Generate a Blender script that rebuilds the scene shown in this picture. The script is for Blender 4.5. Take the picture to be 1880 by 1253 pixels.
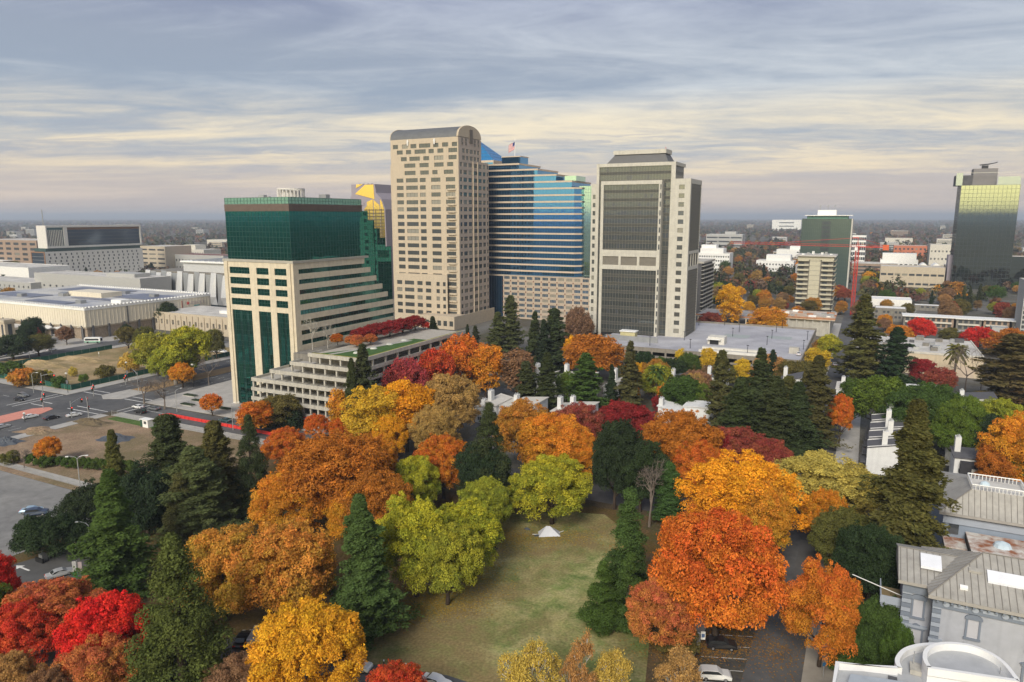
import bpy, math, random
import numpy as np
from math import sin, cos, pi, radians, atan, sqrt, tan, atan2
for o in list(bpy.data.objects): bpy.data.objects.remove(o)
SC = bpy.context.scene; COL = SC.collection
rnd = random.Random(7)
# ---------------------------------------------------------------- camera
F = 1300.0; H = 68.0; TH = atan(228/1300); AL = atan(660/1300*cos(TH))
cam = bpy.data.cameras.new('camera'); camo = bpy.data.objects.new('camera', cam); COL.objects.link(camo)
camo.location = (0, 0, H); camo.rotation_euler = (pi/2-TH, 0, 0)
cam.sensor_width = 36; cam.lens = 36*F/1880; cam.clip_start = 1; cam.clip_end = 90000
SC.camera = camo
# ---------------------------------------------------------------- sky
SUN_EL = radians(36); SUN_AZ = radians(201)          # compass angle from +Y clockwise: behind the camera, to its left
w = bpy.data.worlds.new('World'); SC.world = w; w.use_nodes = True
nt = w.node_tree; nt.nodes.clear()
def N(t, **k):
    n = nt.nodes.new(t)
    for a, b in k.items(): setattr(n, a, b)
    return n
def Lk(a, b): nt.links.new(a, b)
def Mth(op, a, b=None, clamp=False):
    n = N('ShaderNodeMath', operation=op); n.use_clamp = clamp
    for i, x in enumerate((a, b)):
        if x is None: continue
        if isinstance(x, (int, float)): n.inputs[i].default_value = x
        else: Lk(x, n.inputs[i])
    return n.outputs[0]
def srgb(r, g, b):
    f = lambda c: (c/255/12.92 if c/255 <= .04045 else ((c/255+.055)/1.055)**2.4)
    return (f(r), f(g), f(b), 1)
def Ramp(fac, stops, interp='LINEAR'):
    n = N('ShaderNodeValToRGB'); n.color_ramp.interpolation = interp
    e = n.color_ramp.elements
    while len(e) < len(stops): e.new(.5)
    for k, (p, c) in enumerate(stops): e[k].position = p; e[k].color = c
    Lk(fac, n.inputs[0]); return n.outputs[0]
def MixC(fac, a, b, mode='MIX'):
    n = N('ShaderNodeMix', data_type='RGBA', blend_type=mode)
    for s, x in ((0, fac), (6, a), (7, b)):
        if isinstance(x, (int, float)): n.inputs[s].default_value = x
        elif isinstance(x, tuple): n.inputs[s].default_value = x
        else: Lk(x, n.inputs[s])
    return n.outputs[2]
tc = N('ShaderNodeTexCoord'); sep = N('ShaderNodeSeparateXYZ'); Lk(tc.outputs['Generated'], sep.inputs[0])
X, Y, Z = sep.outputs
Zc = Mth('MAXIMUM', Z, 0.0)
den = Mth('ADD', Zc, 0.06)
cmb = N('ShaderNodeCombineXYZ'); Lk(Mth('DIVIDE', X, den), cmb.inputs[0]); Lk(Mth('DIVIDE', Y, den), cmb.inputs[1])
def Noise(sx, sy, off, detail, rough, dist=0.0, rot=0.0):
    mp = N('ShaderNodeMapping'); mp.inputs['Scale'].default_value = (sx, sy, 1); mp.inputs['Location'].default_value = (off, off*.7, off*.3)
    mp.inputs['Rotation'].default_value = (0, 0, rot)
    Lk(cmb.outputs[0], mp.inputs[0])
    n = N('ShaderNodeTexNoise'); n.inputs['Scale'].default_value = 1; n.inputs['Detail'].default_value = detail
    n.inputs['Roughness'].default_value = rough; n.inputs['Distortion'].default_value = dist
    Lk(mp.outputs[0], n.inputs['Vector']); return n.outputs['Fac']
SKYG = .97
def C(r, g, b): c = srgb(r, g, b); return (c[0]*SKYG, c[1]*SKYG, c[2]*SKYG, 1)
# thin bright layer (what shows between the clouds) and the thick grey layer, both by height above the horizon
thin = Ramp(Zc, [(0, C(200, 184, 176)), (.03, C(216, 198, 182)), (.06, C(234, 214, 182)), (.13, C(236, 222, 194)), (.165, C(202, 206, 208)), (.27, C(190, 197, 209)), (1, C(198, 202, 210))])
thick = Ramp(Zc, [(0, C(190, 177, 172)), (.045, C(186, 176, 173)), (.09, C(164, 171, 180)), (.16, C(146, 158, 174)), (.21, C(146, 156, 172)), (.27, C(132, 140, 164)), (1, C(150, 156, 170))])
n1 = Noise(.15, .40, 5.6, 6, .52, .6, .10)
n2 = Noise(.55, 1.25, 9.4, 7, .62, 1.3, .10)
n3 = Noise(1.9, 3.0, 17.0, 6, .66, .8, .05)
cl = Mth('ADD', Mth('MULTIPLY', n1, .66), Mth('ADD', Mth('MULTIPLY', n2, .36), Mth('MULTIPLY', n3, .17)))
cl = Mth('ADD', cl, Ramp(Zc, [(.10, (0, 0, 0, 1)), (.25, (.13, .13, .13, 1))]))      # the deck thickens overhead
mask = Ramp(cl, [(.45, (0, 0, 0, 1)), (.715, (1, 1, 1, 1))], 'EASE')
cloud = MixC(mask, thin, thick)
# low rippled cloud bank near the horizon
bank = Mth('MULTIPLY', Ramp(Zc, [(.055, (0, 0, 0, 1)), (.075, (1, 1, 1, 1)), (.105, (1, 1, 1, 1)), (.125, (0, 0, 0, 1))]), Ramp(Noise(1.1, 2.2, 31.0, 7, .66, 1.2), [(.50, (0, 0, 0, 1)), (.60, (1, 1, 1, 1))]))
cloud = MixC(Mth('MULTIPLY', bank, .55), cloud, C(160, 164, 174))
# warm sunset glow low over the horizon around the sun's azimuth (seen only in the glass)
sx, sy = sin(SUN_AZ), cos(SUN_AZ)
hl = Mth('SQRT', Mth('ADD', Mth('MULTIPLY', X, X), Mth('ADD', Mth('MULTIPLY', Y, Y), 1e-5)))
az = Mth('DIVIDE', Mth('ADD', Mth('MULTIPLY', X, sx), Mth('MULTIPLY', Y, sy)), hl)
glow = Mth('MULTIPLY', Ramp(Mth('MULTIPLY', Mth('ADD', az, 1), .5), [(.64, (0, 0, 0, 1)), (.995, (1, 1, 1, 1))], 'EASE'), Ramp(Zc, [(0, (1, 1, 1, 1)), (.16, (.75, .75, .75, 1)), (.45, (0, 0, 0, 1))], 'EASE'))
cloud = MixC(glow, cloud, (1.75, 1.5, .85, 1))
core_ = Mth('MULTIPLY', Ramp(Mth('MULTIPLY', Mth('ADD', az, 1), .5), [(.965, (0, 0, 0, 1)), (.997, (1, 1, 1, 1))], 'EASE'), Ramp(Zc, [(0, (1, 1, 1, 1)), (.10, (.8, .8, .8, 1)), (.3, (0, 0, 0, 1))], 'EASE'))
cloud = MixC(core_, cloud, (4.8, 3.9, 1.6, 1))
sky = N('ShaderNodeTexSky', sky_type='NISHITA'); sky.sun_disc = False; sky.sun_elevation = SUN_EL; sky.sun_rotation = SUN_AZ
b1 = N('ShaderNodeBackground'); Lk(sky.outputs[0], b1.inputs[0]); b1.inputs[1].default_value = .05
b2 = N('ShaderNodeBackground'); Lk(cloud, b2.inputs[0]); b2.inputs[1].default_value = .52
ad = N('ShaderNodeMixShader'); ad.inputs[0].default_value = .93
Lk(b1.outputs[0], ad.inputs[1]); Lk(b2.outputs[0], ad.inputs[2])
out = N('ShaderNodeOutputWorld'); Lk(ad.outputs[0], out.inputs[0])
# ---------------------------------------------------------------- sun (veiled by cloud)
sl = bpy.data.lights.new('sun', 'SUN'); sl.energy = 1.5; sl.angle = radians(22); sl.color = (1, .93, .82)
so = bpy.data.objects.new('sun', sl); COL.objects.link(so)
so.rotation_euler = (pi/2-SUN_EL, 0, pi-SUN_AZ)
so.location = (0, -50, 300)
SC.view_settings.view_transform = 'Standard'; SC.view_settings.look = 'None'; SC.view_settings.gamma = 1
SC.view_settings.use_curve_mapping = False; SC.view_settings.exposure = 1.25
SC.render.engine = 'CYCLES'; SC.cycles.use_denoising = True
SC.cycles.max_bounces = 6; SC.cycles.diffuse_bounces = 2; SC.cycles.glossy_bounces = 3; SC.cycles.transmission_bounces = 2
SC.cycles.caustics_reflective = False; SC.cycles.caustics_refractive = False
# ---------------------------------------------------------------- helpers
E1 = (cos(AL), -sin(AL)); E2 = (sin(AL), cos(AL))      # street grid: across (to the right) and away
def ray(px, py):
    u = (px-940)/F; v = (626.5-py)/F
    return u, cos(TH)+v*sin(TH), -sin(TH)+v*cos(TH)
def G(px, py, z=0.0):
    d = ray(px, py); t = (z-H)/d[2]; return (d[0]*t, d[1]*t)
def hz(P, py, px=None):
    d = ray(0, py); return H + d[2]*P[1]/d[1]
def along(P, D, px, z=30.0):
    k = (px-940)/F; c, s = cos(TH), sin(TH)
    return (k*(P[1]*c-(z-H)*s)-P[0])/(D[0]-k*D[1]*c)
def mpp(P, z=0): return (P[1]*cos(TH)-(z-H)*sin(TH))/F      # metres per photo pixel there
def W2(P, x, y): return (P[0]+E1[0]*x+E2[0]*y, P[1]+E1[1]*x+E2[1]*y)
def tag(o, label=None, cat=None, group=None, kind=None):
    if label: o['label'] = label
    if cat: o['category'] = cat
    if group: o['group'] = group
    if kind: o['kind'] = kind
    return o
def link(name, data, parent=None, loc=None, rz=0.0):
    o = bpy.data.objects.new(name, data); COL.objects.link(o)
    if parent: o.parent = parent
    if loc: o.location = loc
    if rz: o.rotation_euler = (0, 0, rz)
    return o
def thing(name, label, cat, P, z=0.0, rz=None, group=None):
    o = link(name, None, None, (P[0], P[1], z), -AL if rz is None else rz); o.empty_display_size = .5
    return tag(o, label, cat, group)
class MB:
    def __init__(s): s.v = []; s.f = []; s.m = []
    def add(s, vs, fs, m=0):
        k = len(s.v); s.v += vs; s.f += [tuple(i+k for i in f) for f in fs]; s.m += [m]*len(fs); return s
    def box(s, x0, x1, y0, y1, z0, z1, m=0):
        return s.add([(x0,y0,z0),(x1,y0,z0),(x1,y1,z0),(x0,y1,z0),(x0,y0,z1),(x1,y0,z1),(x1,y1,z1),(x0,y1,z1)],
            [(0,3,2,1),(4,5,6,7),(0,1,5,4),(1,2,6,5),(2,3,7,6),(3,0,4,7)], m)
    def prism(s, poly, z0, z1, m=0):
        n = len(poly); a = sum(poly[i][0]*poly[(i+1) % n][1]-poly[(i+1) % n][0]*poly[i][1] for i in range(n))
        if a < 0: poly = poly[::-1]
        vs = [(x, y, z0) for x, y in poly]+[(x, y, z1) for x, y in poly]
        fs = [tuple(range(n))[::-1], tuple(range(n, 2*n))]+[(i, (i+1) % n, (i+1) % n+n, i+n) for i in range(n)]
        return s.add(vs, fs, m)
    def fbox(s, fr, u0, u1, d0, d1, z0, z1, m=0):      # box on a facade frame (ox, oy, angle): u along it, d inward
        ox, oy, a = fr; c, n = cos(a), sin(a)
        p = lambda u, d: (ox+u*c-d*n, oy+u*n+d*c)
        q = [p(u0, d0), p(u1, d0), p(u1, d1), p(u0, d1)]
        return s.prism(q, z0, z1, m)
    def tube(s, pts, rs, n=6, m=0, cap=True):
        k0 = len(s.v); P = [np.array(p, float) for p in pts]
        if not hasattr(rs, '__len__'): rs = [rs]*len(P)
        for i, p in enumerate(P):
            t = P[min(i+1, len(P)-1)]-P[max(i-1, 0)]; t = t/(np.linalg.norm(t)+1e-9)
            a = np.cross(t, (0, 0, 1) if abs(t[2]) < .9 else (1, 0, 0)); a /= np.linalg.norm(a); b = np.cross(t, a)
            for j in range(n):
                q = p+rs[i]*(a*cos(2*pi*j/n)+b*sin(2*pi*j/n)); s.v.append(tuple(q))
        for i in range(len(P)-1):
            for j in range(n):
                s.f.append((k0+i*n+j, k0+i*n+(j+1) % n, k0+(i+1)*n+(j+1) % n, k0+(i+1)*n+j)); s.m.append(m)
        if cap:
            s.f.append(tuple(k0+j for j in range(n))[::-1]); s.m.append(m)
            s.f.append(tuple(k0+(len(P)-1)*n+j for j in range(n))); s.m.append(m)
        return s
    def sheet(s, poly, z, m=0):
        n = len(poly); a = sum(poly[i][0]*poly[(i+1) % n][1]-poly[(i+1) % n][0]*poly[i][1] for i in range(n))
        if a < 0: poly = poly[::-1]
        return s.add([(x, y, z) for x, y in poly], [tuple(range(n))], m)
    def mesh(s, name, mats, smooth=False):
        me = bpy.data.meshes.new(name); me.from_pydata(s.v, [], s.f)
        for mt in (mats if isinstance(mats, (list, tuple)) else [mats]): me.materials.append(mt)
        if any(s.m): me.polygons.foreach_set('material_index', s.m)
        if smooth: me.polygons.foreach_set('use_smooth', [True]*len(s.f))
        me.update(); return me
    def build(s, name, mats, parent=None, loc=None, rz=0.0, smooth=False):
        return link(name, s.mesh(name, mats, smooth), parent, loc, rz)
# ---------------------------------------------------------------- materials
_mats = {}
def pbsdf(name):
    m = bpy.data.materials.new(name); m.use_nodes = True
    return m, m.node_tree, m.node_tree.nodes['Principled BSDF']
def mat(name, col, rough=.8, metal=0.0, var=.12, scale=.6, spec=.3, streak=0.0, bump=0.0, col2=None, sc2=None):
    """plain surface: base colour broken up by two sizes of noise, optional vertical rain streaks and fine relief"""
    if name in _mats: return _mats[name]
    m, t, p = pbsdf(name); nn = t.nodes.new; lk = t.links.new
    tcx = nn('ShaderNodeTexCoord'); no = nn('ShaderNodeTexNoise'); no.inputs['Scale'].default_value = scale; no.inputs['Detail'].default_value = 6; no.inputs['Roughness'].default_value = .65
    lk(tcx.outputs['Object'], no.inputs['Vector'])
    mr = nn('ShaderNodeMapRange'); mr.inputs[1].default_value = .3; mr.inputs[2].default_value = .7; mr.inputs[3].default_value = 1-var; mr.inputs[4].default_value = 1+var
    lk(no.outputs['Fac'], mr.inputs[0]); fac = mr.outputs[0]
    if streak:
        mp = nn('ShaderNodeMapping'); mp.inputs['Scale'].default_value = (1.3, 1.3, .07); lk(tcx.outputs['Object'], mp.inputs[0])
        n2 = nn('ShaderNodeTexNoise'); n2.inputs['Scale'].default_value = 1; n2.inputs['Detail'].default_value = 5; lk(mp.outputs[0], n2.inputs['Vector'])
        m2 = nn('ShaderNodeMapRange'); m2.inputs[1].default_value = .45; m2.inputs[2].default_value = .75; m2.inputs[3].default_value = 1; m2.inputs[4].default_value = 1-streak
        lk(n2.outputs['Fac'], m2.inputs[0]); mu = nn('ShaderNodeMath'); mu.operation = 'MULTIPLY'; lk(fac, mu.inputs[0]); lk(m2.outputs[0], mu.inputs[1]); fac = mu.outputs[0]
    base = None
    if col2:
        n3 = nn('ShaderNodeTexNoise'); n3.inputs['Scale'].default_value = sc2 or scale*.25; n3.inputs['Detail'].default_value = 7; n3.inputs['Roughness'].default_value = .6; lk(tcx.outputs['Object'], n3.inputs['Vector'])
        cr = nn('ShaderNodeMapRange'); cr.inputs[1].default_value = .42; cr.inputs[2].default_value = .6; lk(n3.outputs['Fac'], cr.inputs[0])
        mc = nn('ShaderNodeMix'); mc.data_type = 'RGBA'; mc.inputs[6].default_value = (*col, 1); mc.inputs[7].default_value = (*col2, 1); lk(cr.outputs[0], mc.inputs[0]); base = mc.outputs[2]
    mx = nn('ShaderNodeMix'); mx.data_type = 'RGBA'; mx.blend_type = 'MULTIPLY'; mx.inputs[0].default_value = 1
    if base: lk(base, mx.inputs[6])
    else: mx.inputs[6].default_value = (*col, 1)
    cc = nn('ShaderNodeCombineColor'); [lk(fac, cc.inputs[i]) for i in range(3)]; lk(cc.outputs[0], mx.inputs[7])
    lk(mx.outputs[2], p.inputs['Base Color'])
    p.inputs['Roughness'].default_value = rough; p.inputs['Metallic'].default_value = metal; p.inputs['Specular IOR Level'].default_value = spec
    if bump:
        bp = nn('ShaderNodeBump'); bp.inputs['Strength'].default_value = bump; bp.inputs['Distance'].default_value = .05; lk(no.outputs['Fac'], bp.inputs['Height']); lk(bp.outputs[0], p.inputs['Normal'])
    _mats[name] = m; return m
def glass(name, col, refl=.75, rough=.04, wave=.25, scale=.35):
    """coated facade glass: tinted mirror over a dark room, panes slightly bowed"""
    if name in _mats: return _mats[name]
    m, t, p = pbsdf(name); nn = t.nodes.new; lk = t.links.new
    p.inputs['Base Color'].default_value = (*col, 1); p.inputs['Metallic'].default_value = refl; p.inputs['Roughness'].default_value = rough; p.inputs['Specular IOR Level'].default_value = .6
    tcx = nn('ShaderNodeTexCoord'); no = nn('ShaderNodeTexNoise'); no.inputs['Scale'].default_value = scale; no.inputs['Detail'].default_value = 2
    lk(tcx.outputs['Object'], no.inputs['Vector'])
    bp = nn('ShaderNodeBump'); bp.inputs['Strength'].default_value = wave; bp.inputs['Distance'].default_value = .06; lk(no.outputs['Fac'], bp.inputs['Height']); lk(bp.outputs[0], p.inputs['Normal'])
    _mats[name] = m; return m
def emit(name, col, s=1.0):
    if name in _mats: return _mats[name]
    m, t, p = pbsdf(name); p.inputs['Base Color'].default_value = (*col, 1); p.inputs['Emission Color'].default_value = (*col, 1); p.inputs['Emission Strength'].default_value = s
    _mats[name] = m; return m
CREAM = mat('cream_stone', (.62, .55, .42), .85, var=.10, streak=.14)
CONC = mat('concrete', (.46, .44, .39), .9, var=.14, streak=.22)
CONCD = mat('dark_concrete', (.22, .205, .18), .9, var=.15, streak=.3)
BEIGE = mat('beige_stone', (.51, .43, .325), .85, var=.08, streak=.10)
ASPH = mat('asphalt', (.085, .086, .09), .9, var=.22, scale=.35, col2=(.115, .115, .116), sc2=.06, bump=.1)
ASPHL = mat('worn_asphalt', (.24, .235, .225), .92, var=.2, scale=.3, col2=(.185, .182, .178), sc2=.07)
WALK = mat('sidewalk_concrete', (.40, .385, .36), .9, var=.14, scale=.35)
PAINT = mat('white_road_paint', (.72, .72, .70), .8, var=.25, scale=1.2)
WHITE = mat('white_paint', (.80, .80, .78), .6, var=.08, scale=.5)
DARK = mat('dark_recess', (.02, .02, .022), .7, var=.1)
BLACKM = mat('black_metal', (.025, .026, .028), .5, .3)
GREYM = mat('grey_metal', (.36, .37, .38), .45, .5)
GALV = mat('galvanised_steel', (.52, .53, .53), .4, .6)
ROOFG = mat('grey_roof_membrane', (.45, .45, .46), .9, var=.18, scale=.12, col2=(.36, .36, .38), sc2=.05)
ROOFW = mat('pale_roof_gravel', (.58, .56, .52), .92, var=.2, scale=.2, col2=(.46, .44, .41), sc2=.08)
ROOFD = mat('dark_roof', (.10, .10, .105), .85, var=.2, scale=.4)
WINB = glass('black_window_glass', (.10, .11, .12), .35, .06)
BLIND = glass('blind_drawn_window', (.30, .29, .25), .25, .25)
WING = glass('grey_window_glass', (.20, .21, .20), .6, .05)
_win = {}
def window_mesh(w, h, gl, fr, mull=0, trans=0):
    k = (round(w, 2), round(h, 2), gl.name, fr.name, mull, trans)
    if k not in _win:
        b = MB(); b.box(0, w, 0, .06, 0, h, 0)
        e = .09
        b.box(0, w, -.05, -.003, 0, e, 1); b.box(0, w, -.05, -.003, h-e, h, 1)
        b.box(0, e, -.045, -.003, e, h-e, 1); b.box(w-e, w, -.045, -.003, e, h-e, 1)
        for i in range(mull): x = w*(i+1)/(mull+1); b.box(x-.05, x+.05, -.04, -.003, e, h-e, 1)
        for i in range(trans): z = h*(i+1)/(trans+1); b.box(e, w-e, -.035, -.003, z-.05, z+.05, 1)
        _win[k] = b.mesh('window', [gl, fr])
    return _win[k]
def put_window(root, fr, u, z, w, h, gl=None, frm=None, d=.25, mull=0, trans=0, name='window'):
    ox, oy, a = fr
    return link(name, window_mesh(w, h, gl or WINB, frm or BLACKM, mull, trans), root, (ox+u*cos(a)-d*sin(a), oy+u*sin(a)+d*cos(a), z), a)
def facade(root, wall, fr, U, rows, ztop, z0=0.0, t=.5, gl=None, frm=None, mull=0, trans=0, d=.28):
    """wall with real openings: rows = [(z_sill, z_head, [(u0, u1), ...])] from the bottom up; one window object in each opening"""
    z = z0
    for (a, b, ws) in rows:
        if a > z+1e-3: wall.fbox(fr, 0, U, 0, t, z, a)
        u = 0
        for (p, q) in ws:
            if p > u+1e-3: wall.fbox(fr, u, p, 0, t, a, b)
            u = q; put_window(root, fr, p, a, q-p, b-a, (BLIND if rnd.random() < .13 else gl), frm, d, mull if q-p > 1.8 else 0, trans)
        if U > u+1e-3: wall.fbox(fr, u, U, 0, t, a, b)
        z = b
    if ztop > z+1e-3: wall.fbox(fr, 0, U, 0, t, z, ztop)
def even(U, n, w, m=0.0):
    p = (U-2*m)/n; return [(m+p*(i+.5)-w/2, m+p*(i+.5)+w/2) for i in range(n)]
def mullions(b, fr, U, z0, z1, du, dz, r=.05, pr=.06, m=0):
    n = max(1, round(U/du))
    for i in range(n+1): u = U*i/n; b.fbox(fr, u-r, u+r, -pr, 0, z0, z1, m)
    k = max(1, round((z1-z0)/dz))
    for i in range(k+1): z = z0+(z1-z0)*i/k; b.fbox(fr, 0, U, -pr*.8, 0, z-r, z+r, m)
# ================================================================ GROUND
def LW(lx, ly): return (E1[0]*lx+E2[0]*ly, E1[1]*lx+E2[1]*ly)
def LL(px, py, z=0.0):
    x, y = G(px, py, z); return (x*E1[0]+y*E1[1], x*E2[0]+y*E2[1])
def lroot(name, label, cat, lx, ly, z=0.0, rz=0.0, group=None): return thing(name, label, cat, LW(lx, ly), z, -AL+rz, group)
def sheetL(name, poly, z, m, label=None, n=1):
    b = MB(); b.sheet([LW(*p) for p in poly], z); return tag(b.build(name, m), kind='structure')
def slabL(name, poly, z0, z1, m):
    b = MB(); b.prism([LW(*p) for p in poly], z0, z1); return tag(b.build(name, m), kind='structure')
def rect(a, b, c, d): return [(a, c), (b, c), (b, d), (a, d)]
SOIL = mat('ground_soil', (.085, .075, .05), .95, var=.25, scale=.08, col2=(.055, .06, .035), sc2=.02)
def lawn_mat(name, cols, scs):
    m, t, p = pbsdf(name); nn = t.nodes.new; lk = t.links.new
    tcx = nn('ShaderNodeTexCoord'); cur = None
    for i, (c, s) in enumerate(zip(cols, scs)):
        if cur is None:
            v = nn('ShaderNodeRGB'); v.outputs[0].default_value = (*c, 1); cur = v.outputs[0]; continue
        no = nn('ShaderNodeTexNoise'); no.inputs['Scale'].default_value = s; no.inputs['Detail'].default_value = 9; no.inputs['Roughness'].default_value = .72; no.inputs['Distortion'].default_value = .4
        mp = nn('ShaderNodeMapping'); mp.inputs['Location'].default_value = (i*31.7, i*11.3, 0); lk(tcx.outputs['Object'], mp.inputs[0]); lk(mp.outputs[0], no.inputs['Vector'])
        mr = nn('ShaderNodeMapRange'); mr.inputs[1].default_value = .44; mr.inputs[2].default_value = .60; lk(no.outputs['Fac'], mr.inputs[0])
        mx = nn('ShaderNodeMix'); mx.data_type = 'RGBA'; lk(mr.outputs[0], mx.inputs[0]); lk(cur, mx.inputs[6]); mx.inputs[7].default_value = (*c, 1); cur = mx.outputs[2]
    no = nn('ShaderNodeTexNoise'); no.inputs['Scale'].default_value = 2.2; no.inputs['Detail'].default_value = 4; lk(tcx.outputs['Object'], no.inputs['Vector'])
    mr = nn('ShaderNodeMapRange'); mr.inputs[1].default_value = .3; mr.inputs[2].default_value = .7; mr.inputs[3].default_value = .72; mr.inputs[4].default_value = 1.25; lk(no.outputs['Fac'], mr.inputs[0])
    mx = nn('ShaderNodeMix'); mx.data_type = 'RGBA'; mx.blend_type = 'MULTIPLY'; mx.inputs[0].default_value = 1; lk(cur, mx.inputs[6])
    cc = nn('ShaderNodeCombineColor'); [lk(mr.outputs[0], cc.inputs[i]) for i in range(3)]; lk(cc.outputs[0], mx.inputs[7])
    lk(mx.outputs[2], p.inputs['Base Color']); p.inputs['Roughness'].default_value = .95; p.inputs['Specular IOR Level'].default_value = .1
    bp = nn('ShaderNodeBump'); bp.inputs['Strength'].default_value = .5; bp.inputs['Distance'].default_value = .08; lk(no.outputs['Fac'], bp.inputs['Height']); lk(bp.outputs[0], p.inputs['Normal'])
    return m
FARG = lawn_mat('far_ground_cover', [(.085, .075, .055), (.05, .055, .03), (.11, .08, .05), (.16, .15, .135)], [0, .006, .013, .009])
LAWN = lawn_mat('dry_autumn_lawn', [(.35, .32, .13), (.155, .22, .06), (.38, .345, .16), (.13, .18, .05), (.23, .175, .08)], [0, .05, .3, .16, .03])
LITTER = lawn_mat('leaf_litter_soil', [(.10, .075, .045), (.075, .08, .03), (.15, .095, .05), (.13, .09, .03)], [0, .09, .3, .15])
DIRT = lawn_mat('bare_dirt', [(.29, .205, .14), (.235, .16, .105), (.33, .24, .16), (.18, .145, .08)], [0, .05, .2, .03])
STRAW = lawn_mat('dry_straw_field', [(.40, .29, .16), (.32, .225, .125), (.46, .34, .2), (.22, .18, .085)], [0, .035, .12, .03])
GRASSG = lawn_mat('green_grass', [(.08, .15, .035), (.11, .16, .05), (.07, .12, .03)], [0, .15, .5])
CONCG = mat('city_pavement', (.24, .235, .225), .92, var=.2, scale=.05, col2=(.16, .16, .155), sc2=.02)
b = MB(); b.sheet([(-42000, -42000), (42000, -42000), (42000, 42000), (-42000, 42000)], 0); tag(b.build('ground', FARG), kind='structure')
sheetL('city_block_ground', rect(-700, 420, 176, 900), .004, lawn_mat('town_ground', [(.12, .115, .105), (.075, .078, .045), (.10, .085, .055), (.17, .165, .155)], [0, .02, .05, .03]))
# --- park
sheetL('park_ground', [(-152, 150), (-152, 20), (-21, 20), (-21, 152)], .008, LITTER)
sheetL('lawn', [LL(*p) for p in [(600, 1300), (640, 1200), (700, 1130), (790, 1060), (880, 975), (920, 945), (1010, 938), (1110, 945), (1160, 985), (1190, 1060), (1195, 1150), (1185, 1250), (1150, 1330), (800, 1330)]], .012, LAWN)
# --- right-hand street with angle parking, kerbs and lines
sheetL('street', rect(-12, -4, -40, 760), .008, ASPH)
sheetL('resurfaced_lane', rect(-8.2, -4, -40, 300), .012, mat('resurfaced_asphalt', (.115, .112, .11), .92, var=.15, scale=.3, col2=(.095, .093, .092), sc2=.1))
sheetL('parking_strip', rect(-19.5, -12, 20, 165), .012, mat('parking_asphalt', (.058, .058, .06), .92, var=.3, scale=.8, col2=(.085, .075, .055), sc2=.5))
slabL('sidewalk', rect(-21.5, -19.5, 20, 165), 0, .12, WALK)
slabL('sidewalk', rect(-4, 2, -20, 165), 0, .13, mat('tan_sidewalk', (.36, .33, .28), .9, var=.15, scale=.3))
slabL('sidewalk', rect(-4, 2, 178, 500), 0, .13, WALK)
slabL('sidewalk', rect(-16.5, -12, 178, 500), 0, .13, WALK)
bl = MB()
for k in range(20):
    y = 60+k*3.35; p = [(-18.6, y), (-12.1, y+2.4), (-12.1, y+2.52), (-18.6, y+.12)]
    bl.sheet([LW(*q) for q in p], .02)
tag(bl.build('parking_lines', PAINT), kind='structure')
# --- street along the tower side of the park (red barriers), avenue with median, junction
sheetL('street', rect(-235.5, 40, 154.5, 166), .016, ASPH)
sheetL('avenue', rect(-273, -236, 40, 640), .02, ASPH)
sheetL('street', rect(-560, -273.2, 130, 161), .016, ASPH)
slabL('median', [(-250, 178), (-259, 178), (-259.5, 420), (-250.5, 420)], 0, .14, mat('median_straw', (.30, .20, .10), .95, var=.2, scale=.2))
slabL('median_nose', [(-248.5, 167), (-249, 178), (-259.8, 178), (-261, 167), (-255, 163.5)], 0, .13, WALK)
PINK = mat('salmon_traffic_paint', (.62, .26, .20), .85, var=.12)
slabL('traffic_island', [(-254.6, 100), (-254.8, 141), (-257.5, 146.5), (-261, 147.3), (-264.6, 143.5), (-264.4, 100)], 0, .12, PINK)
slabL('sidewalk', rect(-236, -231.5, 40, 150), 0, .12, WALK)
slabL('sidewalk', rect(-231.2, -147, 150.6, 154.4), 0, .12, WALK)
slabL('plaza', [(-236.5, 167), (-141, 167), (-141, 172), (-176, 184), (-200, 186), (-214, 240), (-214, 330), (-236.5, 330)], 0, .13, mat('plaza_paving', (.42, .40, .37), .88, var=.16, scale=.25))
slabL('sidewalk', rect(-279, -273.4, 166, 420), 0, .12, WALK)
slabL('sidewalk', rect(-520, -273.4, 161.4, 166), 0, .12, WALK)
slabL('sidewalk', rect(-560, -279, 118, 130), 0, .12, WALK)
sheetL('dirt_lot', rect(-231.4, -150, 107, 150.5), .012, DIRT)
slabL('grass_verge', [(-228, 147), (-196, 146.4), (-196, 150.5), (-228, 150.5)], 0, .06, GRASSG)
slabL('footpath', rect(-236, -150, 104.5, 107), 0, .08, WALK)
sheetL('field', rect(-350, -279.2, 166.2, 262), .012, STRAW)
sheetL('street', rect(-372, -357, 60, 262), .02, ASPH)
sheetL('street', rect(-700, -273.4, 262.5, 276), .016, ASPHL)
slabL('sidewalk', rect(-356.6, -350.4, 166.5, 260), 0, .12, WALK)
sheetL('store_forecourt', rect(-430, -372.4, 166, 262), .012, WALK)
sheetL('parking_lot', [(-275, 102), (-168, 102), (-150, 92), (-152, 60), (-190, 20), (-330, 20)], .012, ASPHL)
slabL('dirt_bank', rect(-236, -170, 102.2, 104.3), 0, .1, DIRT)
sheetL('driveway', [LL(*p) for p in [(-250, 1125), (30, 1035), (235, 975), (255, 990), (172, 1030), (160, 1062), (120, 1075), (40, 1120), (-200, 1190)]], .02, mat('driveway_asphalt', (.10, .10, .10), .9, var=.15, scale=.3))
sheetL('driveway', [LL(*p) for p in [(-60, 1190), (160, 1175), (300, 1215), (440, 1165), (520, 1170), (640, 1215), (820, 1240), (1000, 1300), (900, 1420), (300, 1420), (-100, 1330)]], .024, ASPH)
ln = MB()
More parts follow.
